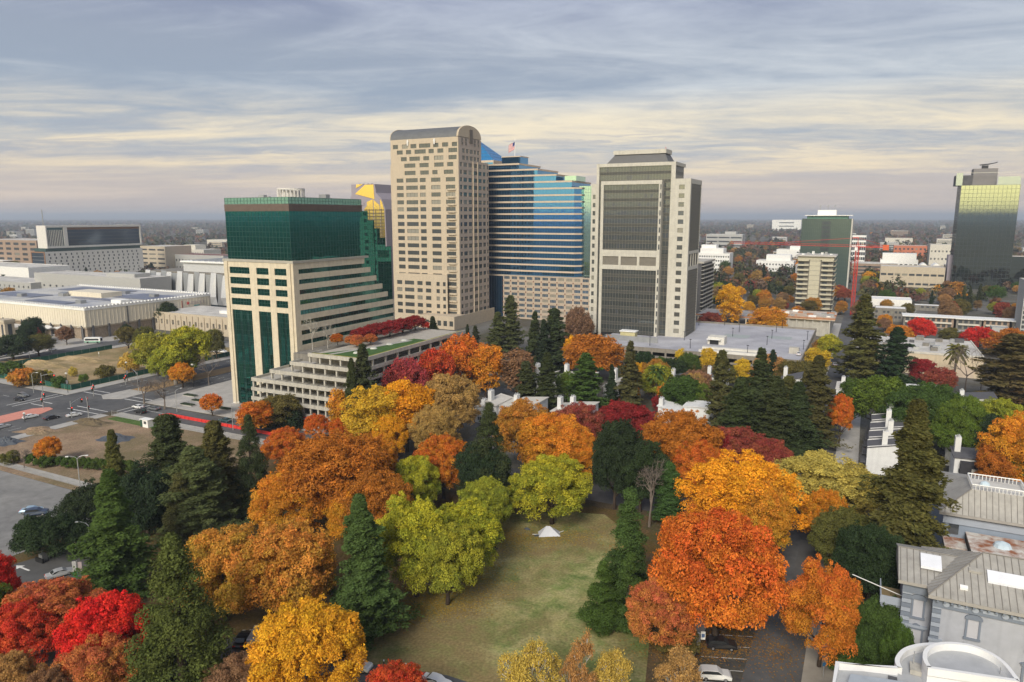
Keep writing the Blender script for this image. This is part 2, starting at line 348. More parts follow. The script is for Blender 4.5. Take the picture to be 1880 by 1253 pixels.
def lineL(x0, y0, x1, y1, w=.15, z=.032):
    a, b_ = LW(x0, y0), LW(x1, y1); d = sqrt((b_[0]-a[0])**2+(b_[1]-a[1])**2); nx, ny = -(b_[1]-a[1])/d*w/2, (b_[0]-a[0])/d*w/2
    ln.sheet([(a[0]+nx, a[1]+ny), (b_[0]+nx, b_[1]+ny), (b_[0]-nx, b_[1]-ny), (a[0]-nx, a[1]-ny)], z)
for x in (-240, -243.6, -247.4, -265, -268.8):
    for k in range(24): lineL(x, 180+k*9, x, 183.5+k*9)
    for k in range(7): lineL(x, 70+k*9, x, 74+k*9)
for y in (149.5, 153.0): lineL(-236.5, y, -254, y, .4); lineL(-265.5, y-2, -272.5, y-2, .4)
for y in (167.4, 170.8): lineL(-236.8, y, -248, y, .4); lineL(-261.5, y, -272.6, y, .4)
for x in (-234.5, -231.0): lineL(x, 155, x, 165.6, .4)
for x in (-274.5, -278.0): lineL(x, 142, x, 160.5, .4)
lineL(-231, 160.2, -150, 160.2, .2)
for k in range(26): lineL(-282-k*9, 150, -286-k*9, 150)
lineL(-236.2, 104, -236.2, 148, .12)
tag(ln.build('road_markings', PAINT), kind='structure')
def arrow(px, py, ang, s=1.0):
    P = G(px, py); b = MB(); q = [(-.12, -1.6), (.12, -1.6), (.12, .2), (.5, .2), (0, 1.2), (-.5, .2), (-.12, .2)]
    b.sheet([(P[0]+s*(x*cos(ang)-y*sin(ang)), P[1]+s*(x*sin(ang)+y*cos(ang))) for x, y in q], .045); tag(b.build('road_arrow', PAINT), kind='structure')
arrow(40, 1043, 1.1, 1.6); arrow(120, 1245, 2.5, 1.3)
# ================================================================ BIG BUILDINGS
def rootinfo(lx, ly):
    P = LW(lx, ly)
    return P, (lambda py: hz(P, py))
# ---------------------------------------------------------------- emerald tower
GREEN = glass('emerald_glass', (.028, .185, .15), .94, .02, .22, .16)
GREENL = glass('emerald_glass_sky_tint', (.22, .42, .34), .7, .15, .2, .3)  # crown copy of the glass, paler: the sky's reflection put into the tint
GMUL = mat('green_grey_mullion', (.045, .10, .088), .5, .3)
TCORN = (-174.0, 182.0)
P, Zr = rootinfo(*TCORN)
em = lroot('office_tower', 'emerald green glass office tower with cream banded lower floors beside a stepped garage', 'office tower', *TCORN)
def dY(px, z=55, P=P): return along(P, E2, px, z)
steps = [(dY(665, 72), 74.5), (dY(677, 66), hz(LW(-174, 182+40), 388)), (dY(689, 62), hz(LW(-174, 224), 405)), (dY(699, 60), hz(LW(-174, 228), 420)), (dY(709, 58), hz(LW(-174, 232), 437)), (dY(720, 52), hz(LW(-174, 236), 453))]
core = MB(); y0 = 0.0; mul = MB(); RIGHT = (-.45, 0, pi/2)
for i, (y1, zt) in enumerate(steps):
    core.box(-30.2, -.45, y0 if i == 0 else y0, y1, .5, zt if i else 69.9)
    if i == 0:
        mullions(mul, (-.45, 0, pi/2), y1, 52.4, 69.9, 1.55, 1.75)
    else:
        mullions(mul, (-.45, y0, pi/2), y1-y0, 22, zt, 1.55, 1.75)
        mullions(mul, (-30.2, y0, 0), 31.5, steps[i][1], steps[i-1][1] if i > 1 else 69.9, 1.55, 1.75) if False else None
    y0 = y1
core.box(-32.4, -30.2, 3.0, 24, 0, 63.5)                         # lower shoulder on the left
core.build('glass_body', GREEN, em)
mullions(mul, (-30.2, 0, 0), 29.75, 52.4, 69.9, 1.55, 1.75)
mullions(mul, (-32.4, 3.0, 0), 2.6, 52.4, 63.5, 1.3, 1.75)
d0 = steps[0][0]
lv = MB(); lv.box(-30.35, -.3, -.15, d0+.15, 69.9, 72.3)
for k in range(5): lv.box(-30.45, -.2, -.25, d0+.2, 70.15+k*.45, 70.25+k*.45)
lv.build('louvre_band', mat('bronze_louvre', (.17, .13, .11), .6, .2), em)
cr = MB(); cr.box(-30.2, -.45, 0, d0, 72.3, 74.5); cr.build('glass_crown', GREENL, em)
mullions(mul, (-30.2, 0, 0), 29.75, 72.3, 74.5, 1.55, 1.1); mullions(mul, RIGHT, d0, 72.3, 74.5, 1.55, 1.1)
rf = MB(); rf.box(-29.8, -.9, .4, d0-.4, 74.5, 74.62); rf.build('roof', ROOFG, em)
cy = MB()
cyc = (-10.5, 12.0)
for k in range(22):
    a = 2*pi*k/22; cy.tube([(cyc[0]+4.6*cos(a), cyc[1]+4.6*sin(a), 74.6), (cyc[0]+4.6*cos(a), cyc[1]+4.6*sin(a), 77.7)], .22, 5)
ring = lambda r0, z0, z1: [cy.add([(cyc[0]+r*cos(2*pi*j/22), cyc[1]+r*sin(2*pi*j/22), z) for r, z in ((r0-.5, z0), (r0+.2, z0), (r0+.2, z1), (r0-.5, z1)) for j in range(22)], [(a*22+j, a*22+(j+1) % 22, ((a+1) % 4)*22+(j+1) % 22, ((a+1) % 4)*22+j) for a in range(4) for j in range(22)])]
ring(4.6, 77.4, 77.9); cy.tube([(cyc[0], cyc[1], 74.6), (cyc[0], cyc[1], 77.2)], 3.4, 22)
cy.build('cooling_tower_screen', mat('pale_screen', (.62, .6, .56), .8, var=.1), em)
for (x, y, s) in ((-20, 6, 1.6), (-5, 20, 2.2), (-25, 14, 1.2)):
    b = MB(); b.box(x, x+s*1.5, y, y+s, 74.62, 74.62+s*.6); b.build('roof_unit', GREYM, em)
# cream bands on the right-hand face, stepping back with height
ends = [668, 679, 690, 701, 711, 722, 722, 722, 722]
zk = lambda k: 50.3-3.53*k
bandP = LW(-174, 182)
for k in range(9):
    L_ = along(bandP, E2, ends[k], 50-3.5*k); L_ = min(L_, steps[-1][0])
    zt = zk(k)+1.93 if k else 52.4
    b = MB(); b.box(-.45, .35, 2.2, L_, zk(k), zt); b.build('cream_band', CREAM, em)
    if k < 8:
        g = MB(); g.box(-.45, -.12, 2.2, L_-.5, zk(k)-1.6, zk(k)); gg = g.build('window_strip', glass('dark_green_strip_glass', (.06, .20, .17), .8, .05, .3, .5), em)
        m_ = MB(); n = int(L_/1.5)
        for j in range(1, n): m_.box(-.12, -.02, 2.2+j*1.5-.04, 2.2+j*1.5+.04, zk(k)-1.6, zk(k))
        tag(m_.build('mullion', GMUL, gg), kind='stuff')
b = MB(); b.box(-.45, .32, 2.2, 55, 0, zk(8)); b.build('lower_wall', CREAM, em)
# cream front with bays
fr = (-32.4, 0, 0)
wall = MB()
b = MB(); b.box(-32.7, .6, -.55, 1.9, 52.4, 53.3); b.box(-.45, .6, 1.9, d0+2, 52.42, 53.2); b.build('cornice', mat('grey_stone_cornice', (.38, .36, .31), .85, var=.1), em)
U = 32.4+.35; cols = [(.085*U, .38*U), (.48*U, .655*U), (.74*U, .905*U)]
z = 35.4; zz = []
rowz = [(37.0, 39.4), (40.9, 43.2), (44.5, 46.9), (48.2, 50.5)]
wf_ = MB(); zc = 35.2
for (a, c_) in rowz:
    wf_.fbox(fr, 0, U, -.35, 0, zc, a); u = 0
    for (p, q) in cols: wf_.fbox(fr, u, p, -.35, 0, a, c_); u = q
    wf_.fbox(fr, u, U, -.35, 0, a, c_); zc = c_
    for (p, q) in cols: put_window(em, fr, p, a, q-p, c_-a, GREEN, GMUL, -.08, 3 if q-p < 8 else 6, 1)
wf_.fbox(fr, 0, U, -.35, 0, zc, 52.4)
prev = 0
for i, (p, q) in enumerate(cols):
    wf_.fbox(fr, prev, p, -.35, 0, 0, 35.2); prev = q
wf_.fbox(fr, prev, U, -.35, 0, 0, 35.2)
wf_.box(-.45, .35, 0, 2.2, 0, 52.4)
for p in (.045*U, .95*U): wf_.fbox(fr, p-.6, p+.6, -.75, -.35, 0, 52.4)
wf_.build('front_wall', CREAM, em)
for (p, q) in cols:                                              # tall faceted glass bays, folded outwards in plan
    g = MB(); n = 3 if q-p > 7 else 2; ms = MB()
    for j in range(n):
        a, c_ = p+(q-p)*j/n, p+(q-p)*(j+1)/n; mid = (a+c_)/2
        pts = [(fr[0]+a, .0), (fr[0]+mid, -.42), (fr[0]+c_, .0)]
        g.prism(pts+[(fr[0]+c_, .2), (fr[0]+a, .2)], .6, 35.2)
        for k in range(18):
            zq = .6+k*1.95
            for (s, e) in ((pts[0], pts[1]), (pts[1], pts[2])): ms.tube([(s[0], s[1]-.05, zq), (e[0], e[1]-.05, zq)], .05, 4)
        for tt in (.0, .25, .5, .75, 1.0):
            x_ = a+(c_-a)*tt; y_ = -.42*(1-abs(tt-.5)*2); ms.tube([(fr[0]+x_, y_-.05, .6), (fr[0]+x_, y_-.05, 35.2)], .05, 4)
    gb = g.build('glass_bay', GREEN, em); tag(ms.build('mullion', GMUL, gb), kind='stuff')
tag(mul.build('mullion_grid', GMUL, em), kind='stuff')
# ---------------------------------------------------------------- stepped garage with roof garden
ga = lroot('parking_garage', 'stepped concrete parking garage with open decks and a roof garden beside the green tower', 'parking garage', -140.0, 171.0)
PG = LW(-140, 171)
gw = lambda px, z: along(PG, E1, px, z)
DEPTH = 68.0
lev = [(24.0, gw(552, 24), 3.2), (20.7, gw(523, 20), 2.2), (17.4, gw(490, 17), 1.2), (14.1, gw(461, 14), 0), (10.8, gw(461, 11), 0), (7.5, gw(461, 8), 0), (4.2, gw(461, 5), 0)]
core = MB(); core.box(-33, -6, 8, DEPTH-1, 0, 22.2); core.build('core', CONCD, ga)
for i, (zt, xl, yf) in enumerate(lev):
    b = MB(); xr = -i*.0
    b.box(xl, xr, yf, yf+.35, zt-1.25, zt)                       # front parapet
    b.box(-.35, 0, yf+.35, DEPTH, zt-1.25, zt)                   # right parapet
    b.box(xl, xl+.35, yf+.35, 10, zt-1.25, zt)                   # left return
    b.box(xl+.35, -.35, yf+.35, DEPTH-.5, zt-1.25, zt-.95)       # slab
    b.build('deck', CONC, ga)
    zb = lev[i+1][0] if i < 6 else 0
    n = max(3, int((xr-xl)/(4.4 if i < 3 else 3.1)))
    for j in range(n+1):
        x = xl+.1+(xr-xl-.8)*j/n
        c = MB(); c.box(0, .55, 0, .6, 0, zt-1.25-zb); c.build('column', CONC, ga, (x, yf+.4, zb))
    for j in range(1, 10):
        c = MB(); c.box(-.75, -.2, 0, .6, 0, zt-1.25-zb); c.build('column', CONC, ga, (0, yf+DEPTH*.1*j-1, zb))
    if i < 3:
        t_ = MB(); t_.box(lev[i+1][1]+.35, xl, lev[i+1][2]+.36, 11, lev[i+1][0]-.93, lev[i+1][0]-.85); t_.build('terrace', WALK, ga)
b = MB(); b.box(-33, 0, 0, .4, 0, .9); b.box(-.4, 0, .4, DEPTH, 0, .9); b.build('plinth', CONC, ga)
SIGNX = gw(575, 4)
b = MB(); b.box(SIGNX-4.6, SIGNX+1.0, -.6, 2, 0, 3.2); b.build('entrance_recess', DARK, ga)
b = MB(); b.box(SIGNX-4.8, SIGNX+1.2, -1.0, -.62, 2.2, 3.4); b.build('entrance_sign', mat('red_sign_panel', (.55, .05, .05), .5), ga)
b = MB()
for k in range(9): b.box(SIGNX-4.2+k*.52, SIGNX-4.2+k*.52+.32, -1.03, -1.0, 2.6, 3.05)
b.build('sign_lettering', WHITE, ga)
# roof garden surfaces
rg = MB(); xl = lev[0][1]
rg.box(xl+.4, -.4, 3.6, DEPTH-.6, 23.05, 23.25); rg.build('roof_deck', mat('terrace_paving', (.42, .39, .34), .9, var=.15), ga)
b = MB(); b.prism([(xl+2, 5), (-1.5, 5), (-1.5, 44), (xl+14, 44), (xl+10, 20)], 23.25, 23.55); b.build('roof_lawn', mat('bright_lawn', (.055, .12, .03), .95, var=.2, scale=.4), ga)
b = MB(); b.prism([(xl+6, 6), (xl+7.5, 6), (-6, 40), (-8, 40)], 23.55, 23.62); b.build('garden_path', WALK, ga)
b = MB(); b.box(-1.4, -.5, 5, DEPTH-2, 23.25, 23.9); b.box(xl+1, -1.4, 4.0, 4.9, 23.25, 23.9); b.build('planter_hedge', mat('yellow_green_hedge', (.30, .27, .06), .95, var=.35, scale=3), ga)
for k in range(4):
    b = MB(); b.tube([(-9, 12+k*9, 23.55), (-9, 12+k*9, 24.0)], [1.3, .9], 10); b.build('planter', mat('pale_boulder', (.5, .5, .46), .9), ga)
# ---------------------------------------------------------------- vaulted beige tower
WFO = (-226.0, 379.5); P, Zr = rootinfo(*WFO)
wt = lroot('vaulted_tower', 'tall beige stone tower with a barrel vaulted roof and rows of small dark windows', 'office tower', *WFO)
WW, WD, ZS = 49.4, 38.0, 115.6
wall = MB(); FRT = (-WW, 0, 0); RGT = (0, 0, pi/2)
zs0 = [hz(P, 210+y/3.214) for y in (1180, 1137, 1092, 1048, 1005, 958, 912, 868, 825, 780, 737, 693, 650, 605, 560, 517, 472, 428, 383, 338, 293, 252, 210, 175)]
std = [(.075, .18), (.22, .40), (.43, .52), (.60, .74), (.815, .955)]
top = {19: [(.20, .37), (.44, .57), (.62, .70), (.79, .93)], 20: [(.20, .37), (.43, .57), (.65, .79), (.84, .93)], 21: [(.15, .24), (.28, .44), (.49, .58), (.65, .79), (.86, .98)], 22: [(.09, .18), (.23, .31), (.36, .53), (.57, .65), (.70, .79), (.86, .99)], 23: [(.03, .11), (.17, .26), (.30, .39), (.43, .60), (.64, .72), (.77, .86), (.91, .99)]}
rowsF, rowsR = [], []; WV = 28.5
rs = [(.03, .10), (.14, .26), (.30, .42), (.46, .60), (.64, .75), (.79, .89), (.93, .98)]
for i, zc in enumerate(zs0):
    f = top.get(i, std)
    rowsF.append((zc-1.25, zc+1.25, [(a*WW, c*WW*.995) for a, c in f]))
    rowsR.append((zc-1.25, zc+1.25, [(a*WD, c*WD) for a, c in rs] if i < 21 else [(a*WV, c*WV) for a, c in rs[1:6]] if i < 23 else []))
ZSB = zs0[20]+2.3
WFG = glass('tower_window_glass', (.12, .13, .125), .5, .05, .2, .6)
facade(wt, wall, FRT, WW-.002, rowsF, ZS, 0, .6, WFG, BLACKM, 2, 0, .3)
wallr = MB(); facade(wt, wallr, (0, .6, pi/2), WD-.6, rowsR[:21], ZSB, 0, .6, WFG, BLACKM, 1, 0, .3); facade(wt, wallr, (0, .6, pi/2), WV-.6, rowsR[21:], ZS, ZSB, .6, WFG, BLACKM, 1, 0, .3)
wall.build('front_wall', BEIGE, wt); wallr.build('side_wall', mat('beige_stone_shaded', (.49, .41, .345), .85, var=.08, streak=.1), wt)  # same stone, rosier and dimmer on the right face: its shade put into the colour
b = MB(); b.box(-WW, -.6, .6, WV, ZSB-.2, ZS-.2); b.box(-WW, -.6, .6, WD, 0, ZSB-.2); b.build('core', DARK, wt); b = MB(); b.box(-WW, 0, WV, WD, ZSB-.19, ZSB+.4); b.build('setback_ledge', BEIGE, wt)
b = MB(); b.box(-WW-.4, -WW, 0, WV, 0, ZS); b.box(-WW-.4, -WW, WV, WD, 0, ZSB); b.build('side_wall', BEIGE, wt)
b = MB(); b.box(.002, .6, WD*.455, WD*.465, 4, ZSB); b.box(.002, .6, WD*.60, WD*.61, 4, ZSB); b.build('pilaster', BEIGE, wt)
# barrel vault with arched gable
vt = MB(); n = 20; prof = [(WV/2-WV/2*cos(pi*k/n)*1.0, ZS+(123.0-ZS)*sin(pi*k/n)**.85) for k in range(n+1)]
vt.v = [(x, y, z) for x in (-WW-.4, -1.2) for y, z in prof]; vt.f = [(k, n+1+k, n+2+k, k+1) for k in range(n)]; vt.m = [0]*n
vt.build('vault_roof', mat('slate_grey_metal', (.16, .165, .17), .5, .35, var=.12, streak=.1), wt, smooth=True)
for x0, x1, nm in ((-1.2, .05, 'arched_gable'), (-WW-.8, -WW-.4, 'arched_gable')):
    g = MB(); pr = [(y, z+.35) for y, z in prof]; m_ = len(pr)
    g.v = [(x0, y, z) for y, z in pr]+[(x1, y, z) for y, z in pr]; g.f = [tuple(range(m_))[::-1], tuple(range(m_, 2*m_))]+[(k, (k+1) % m_, (k+1) % m_+m_, k+m_) for k in range(m_)]; g.m = [0]*len(g.f)
    g.build(nm, BEIGE, wt)
b = MB(); b.box(.05, .4, WV*.47, WV*.60, ZS-3, 121.0); b.build('center_strip', mat('dark_bronze', (.15, .125, .10), .6), wt)  # dark bronze strip up the middle of the gable
def glyph(u):
    g = MB(); pts = [(0, 0), (1, 0), (1, 1), (0, 1), (0, 2), (1, 2), (1, 3), (0, 3), (0, 2.4)]
    for (a, c), (e, f_) in zip(pts, pts[1:]): g.box(.05, .2, u+min(a, e)*1.3-.22, u+max(a, e)*1.3+.22, 111.6+min(c, f_)*1.15-.22, 111.6+max(c, f_)*1.15+.22)
    g.box(.05, .21, u+.35, u+.95, 112.0, 112.5); g.box(.05, .21, u+.35, u+.95, 114.3, 114.8)
    g.build('fret_ornament', CONCD, wt)
for u in (.13, .29, .68, .84): glyph(u*WV)
for px in (749, 798):
    x = along(P, E1, px, 112); g = MB(); g.tube([(x, -.5, 111.8), (x, -.5, 113), (x+.1, -.6, 114.6), (x, -.5, 115.2)], [.45, .55, .5, .2], 7); g.tube([(x-.8, -.5, 113.8), (x, -.6, 114.3), (x+.8, -.5, 113.9)], .2, 5); g.build('facade_statue', WHITE, wt)
# flanking wings: tall thin one on the left, low shoulders in front
xl = along(P, E1, 714, 80)
wl = MB(); wl.box(xl-.3, -WW-.42, 3, WD-4, 0, hz(P, 298)); wl.build('left_wing', BEIGE, wt)
for i, zc in enumerate(zs0[:20]):
    put_window(wt, (xl-.3, 3, 0), .8, zc-1.0, 2.2, 2.0, WFG, BLACKM, -.07)
for k in range(5):
    b = MB(); b.box(xl-.55, xl-.3, 5+k*6, 5.8+k*6, 0, hz(P, 298)-6); b.build('pilaster', BEIGE, wt)
zt = hz(P, 506); sw = MB(); u0 = -WW+2.0
rows = [(zc-1.25, zc+1.25, [(a*40, c*40) for a, c in ((.05, .15), (.2, .38), (.44, .54), (.60, .70), (.80, .86), (.92, .97))]) for zc in zs0[:5]]
facade(wt, sw, (-WW+2, -3, 0), 40, rows, zt, 0, .5, WFG, BLACKM, 2, 0, .3); sw.box(-WW+2, -WW+2.5, -2.5, 0, 0, zt); sw.box(-9.9, -9.4, -2.5, 0, 0, zt); sw.box(-WW+2.5, -9.9, -2.5, 0, zt-.4, zt-.05)
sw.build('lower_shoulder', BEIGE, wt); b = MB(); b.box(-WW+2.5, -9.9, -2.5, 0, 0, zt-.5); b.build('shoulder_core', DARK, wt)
for i, zc in enumerate(zs0[:18]):                                 # rounded corner bay windows
    b = MB(); q = [(-8.2, -.02), (-7.0, -1.1), (-2.8, -1.1), (-1.6, -.02)]; b.prism(q, zc-2.1, zc-1.05); b.build('bay_sill', BEIGE, wt)
pod = MB(); rows = [(2.0, 5.2, even(26, 6, 2.6))]; facade(wt, pod, (-22, -14, 0), 26, rows, 8, 0, .5, WFG, BLACKM, 1); pod.box(3.5, 4, -13.5, WD, 0, 8); pod.box(-22, -21.5, -13.5, -.5, 0, 8); pod.box(-21.5, 3.5, -13.5, 0, 7.4, 7.8); pod.build('podium', BEIGE, wt)
# ---------------------------------------------------------------- blue banded tower
BO = (-166.0, 434.0); P, Zr = rootinfo(*BO)
bt = lroot('banded_tower', 'blue glass tower with horizontal cream bands stepping down to the right, flag on top', 'office tower', *BO)
BLUE = glass('blue_glass', (.09, .29, .56), .90, .03, .22, .5)
TANB = mat('tan_band', (.55, .45, .35), .8, var=.08)
bl_ = along(P, E1, 880, 50)
rightpx = lambda px, z: along(P, E1, px, z)
zrow = [hz(P, 230+y/3.483) for y in (228, 268, 308, 352, 396, 440, 483, 523, 563, 605, 650, 692, 733, 775, 816, 857, 898, 940, 975)]
rts = [957-4, 990-3, 1021, 1050] + [1064]*20
BD = 34.0
for i in range(len(zrow)):
    zt = zrow[i]; zb = zrow[i+1] if i+1 < len(zrow) else 0
    xr = rightpx(rts[i], zt); ch = 0.0 if i < 4 else 3.6
    poly = lambda e: [(bl_-e, -e), (xr-ch+e*.4, -e), (xr+e, ch-e*.4), (xr+e, BD), (bl_-e, BD)] if ch else [(bl_-e, -e), (xr+e, -e), (xr+e, BD), (bl_-e, BD)]
    b = MB(); b.prism(poly(.35), zt-1.1, zt); b.build('band', TANB, bt)
    g = MB(); g.prism(poly(0), zb, zt-1.1); go = g.build('glass_floor', BLUE, bt)
    m_ = MB(); n = int((xr-ch-bl_)/1.9)
    for j in range(n+1): x = bl_+(xr-ch-bl_)*j/n; m_.box(x-.04, x+.04, -.05, -.003, zb, zt-1.1)
    tag(m_.build('mullion', mat('blue_mullion', (.08, .12, .16), .4, .4), go), kind='stuff')
top_z = zrow[0]
b = MB(); x0, x1 = rightpx(919, top_z), rightpx(953, top_z); b.box(x0, x1, 2, 14, top_z+.002, top_z+4.2); b.build('penthouse', BLUE, bt)
b = MB(); b.box(x0-.3, x1+.3, 1.7, 14.3, top_z+4.2, top_z+4.8); b.build('penthouse_cap', TANB, bt)
xf = rightpx(938, top_z+8); b = MB(); b.tube([(xf, 6, top_z+4.8), (xf, 6, hz(P, 246))], [.2, .1], 6); fpole = b.build('flagpole', WHITE, bt)
fl = MB(); zt = hz(P, 250); nseg = 8
STR = [mat('flag_red', (.5, .03, .05), .8), mat('flag_white', (.75, .74, .72), .8), mat('flag_blue', (.03, .05, .2), .8)]
for s in range(13):
    for j in range(nseg):
        f = lambda jj, ss: (xf-.15-jj*.62+.25*sin(jj*.9), 6+.7*sin(jj*.8), zt-ss*.36-jj*.48)
        mi = 2 if (s < 7 and j < 3) else (0 if s % 2 == 0 else 1)
        a, b_, c_, d_ = f(j, s), f(j+1, s), f(j+1, s+1), f(j, s+1)
        fl.add([a, b_, c_, d_]+[(p[0], p[1]+.03, p[2]) for p in (a, b_, c_, d_)], [(0, 3, 2, 1), (4, 5, 6, 7)], mi)
fl.build('flag', STR, bt)
# glass side block with green panes
GSIDE = glass('pale_green_side_glass', (.42, .62, .55), .9, .03, .15, .4)
zt = hz(P, 341); xr = rightpx(1064, 60); g = MB(); g.box(xr-3, xr+8, 6, BD-2, 0, zt); g.build('side_glass_block', GSIDE, bt)
m_ = MB(); mullions(m_, (xr-3, 6, 0), 11, 24, zt, 1.5, 2.1, .06); mullions(m_, (xr+8, 6, pi/2), BD-8, 24, zt, 1.5, 2.1, .06); tag(m_.build('mullion_grid', mat('blue_mullion', (.08, .12, .16)), bt), kind='stuff')
b = MB(); x1 = rightpx(1052, 80); b.box(x1-8, x1, 5, 22, zrow[3]+.002, zrow[3]+3.2); b.build('roof_glass_box', GSIDE, bt)
# low grid block in front
gx0, gx1 = rightpx(931, 15), rightpx(1088, 15); zt = hz(LW(BO[0], BO[1]-6), 511)
wl = MB(); nf = 8; fh = zt/nf; Ug = gx1-gx0
rows = [(k*fh+1.0, k*fh+fh-.6, [w_ for w_ in even(Ug, 11, Ug/11-1.5)]) for k in range(nf)]
facade(bt, wl, (gx0, -6, 0), Ug, rows, zt, 0, .5, glass('blue_grid_glass', (.12, .22, .33), .7, .04), TANB, 3, 0, .3)
wl.box(gx0, gx0+.5, -5.5, 0, 0, zt); wl.box(gx0+.5, gx1, -5.5, -.4, zt-.5, zt-.1); wl.build('grid_wall', mat('tan_grid_stone', (.46, .38, .30), .85, var=.1), bt)
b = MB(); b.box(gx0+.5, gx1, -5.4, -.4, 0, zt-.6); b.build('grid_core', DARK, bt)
ac = MB()
for k in range(1, nf):
    for j in range(12): ac.box(gx0+Ug*j/11-.35, gx0+Ug*j/11+.35, -6.12, -6.0, k*fh-.45, k*fh+.45)
tag(ac.build('spandrel_accent', mat('rust_accent', (.20, .08, .045), .7), bt), kind='stuff')
# ---------------------------------------------------------------- grey framed tower
GO = (-85.3, 342.4); P, Zr = rootinfo(*GO)                       # corner between front and right face of the shaft
gt = lroot('framed_tower', 'grey curtain walled tower with white concrete frames and a sloped mansard top', 'office tower', *GO)
GCUR = glass('grey_curtain_glass', (.13, .145, .145), .62, .07, .2, .5)
FRAME = mat('white_concrete_frame', (.53, .51, .45), .85, var=.10, streak=.14)
xg = lambda px, z=50: along(P, E1, px, z)
SPN = mat('spandrel_grey', (.075, .078, .075), .4, .3)
XL = xg(1095); GW = -XL; GD = 19.0
ZT, ZM0, ZM1 = hz(P, 297), hz(P, 466), hz(P, 489)
def curtain(name, fr, U, z0, z1, fl, du=1.45, dk=None):
    g = MB(); g.fbox(fr, 0, U, 0, .3, z0, z1); go = g.build(name, GCUR, gt)
    m_ = MB(); n = max(1, round(U/du)); k = max(1, round((z1-z0)/fl))
    for j in range(n+1): u = U*j/n; m_.fbox(fr, u-.05, u+.05, -.09, 0, z0, z1)
    s_ = MB()
    for j in range(k):
        za = z0+(z1-z0)*j/k; s_.fbox(fr, 0, U, -.06, 0, za, za+fl*.36); m_.fbox(fr, 0, U, -.12, -.06, za+fl*.36, za+fl*.36+.12); m_.fbox(fr, 0, U, -.12, -.06, za, za+.12)
    s_.build('spandrel', SPN, go); tag(m_.build('mullion', mat('bronze_mullion', (.20, .19, .165), .5, .3), go), kind='stuff')
    bs = MB(); bs.fbox(fr, 0, 1.25, -.02, -.005, 0, fl*.55)
    me = None
    for j in range(k):                                            # drawn blinds and open dark panes behind single lights
        for i in range(n):
            r = rnd.random()
            if r < .12: 
                za = z0+(z1-z0)*j/k+fl*.40; o = MB(); o.fbox((0, 0, fr[2]), .08, U/n-.08, -.03, -.004, 0, fl*.5); key = (name, round(fr[2], 2), round(U/n, 2))
                if key not in _win: _win[key] = o.mesh('pane', WINB)
                link('pane', _win[key], go, (fr[0]+cos(fr[2])*U*i/n, fr[1]+sin(fr[2])*U*i/n, za))
    return go
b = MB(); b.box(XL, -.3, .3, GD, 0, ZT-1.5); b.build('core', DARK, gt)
curtain('curtain_wall', (XL, 0, 0), GW, ZM1, ZT-1.6, 4.05)
curtain('curtain_wall', (XL, 0, 0), GW, 9.5, ZM0, 4.05)
curtain('curtain_wall', (-.0, 0, pi/2), GD, ZM1, ZT-1.6, 4.05)
f = MB(); f.box(XL-.5, .9, -.6, GD+.4, ZT-1.6, ZT); f.box(XL-.5, XL+.9, -.6, 0, 9, ZT-1.6); f.box(-1.2, .9, -.6, 0, 9, ZT-1.6)
f.build('shaft_frame', FRAME, gt)
# projecting front bay
bx0, bx1 = xg(1107), xg(1213); BP = -3.2; ZB = hz(P, 331)
b = MB(); b.box(bx0, bx1, BP+.3, -.13, 9, ZB-.2); b.build('bay_core', DARK, gt)
e = 1.7
f = MB(); f.box(bx0-.4, bx1+.4, BP-.6, -.13, ZB-1.8, ZB); f.box(bx0-.4, bx0+1.0, BP-.6, -.13, 8, ZB-1.8); f.box(bx1-1.0, bx1+.4, BP-.6, -.13, 8, ZB-1.8)
f.box(bx0+1.0, bx1-1.0, BP-.6, BP+.4, ZM0-1.8, ZM0+.6); f.box(bx0+1.0, bx1-1.0, BP-.6, BP+.4, ZM1-2.0, ZM1)
for j in (1, 2): x = bx0+(bx1-bx0)*j/3; f.box(x-.5, x+.5, BP-.55, BP+.4, ZM0+.6, ZM1-2.0) if ZM1-2 > ZM0+.6 else None
f.build('bay_frame', FRAME, gt)
curtain('curtain_wall', (bx0+1.0, BP, 0), bx1-bx0-2, ZM0+.6 if ZM0 > ZM1 else ZM1, ZB-1.8, 4.05)
curtain('curtain_wall', (bx0+1.0, BP, 0), bx1-bx0-2, 10.5, min(ZM0, ZM1)-2.0, 4.05)
zlo, zhi = min(ZM0, ZM1), max(ZM0, ZM1)
bb = MB(); bb.box(bx0-.4, bx1+.4, BP-.65, BP+.5, zlo-2.2, zlo-.2); bb.box(bx0-.4, bx1+.4, BP-.65, BP+.5, zhi-.2, zhi+1.4); 
for j in range(4): x = bx0+.6+(bx1-bx0-1.2)*j/3; bb.box(x-.6, x+.6, BP-.62, BP+.5, zlo-.2, zhi-.2)
bb.build('belt_course', FRAME, gt)
for j in range(3):
    x = bx0+.6+(bx1-bx0-1.2)*j/3; q = MB(); q.box(x+.6, x+(bx1-bx0-1.2)/3-.6, BP-.1, BP+.2, zlo-.2, zhi-.2); q.build('louvre_panel', mat('bronze_panel', (.19, .175, .15), .6, .2), gt)
for k in range(18):                                               # slots in the bay's right pier
    z = 12+k*4.05
    if zlo-3 < z < zhi+1: continue
    q = MB(); q.box(bx1-.15, bx1+.45, BP-.72, BP-.6, 0, 2.4); q.build('window', WINB, gt, (-.2, 0, z))
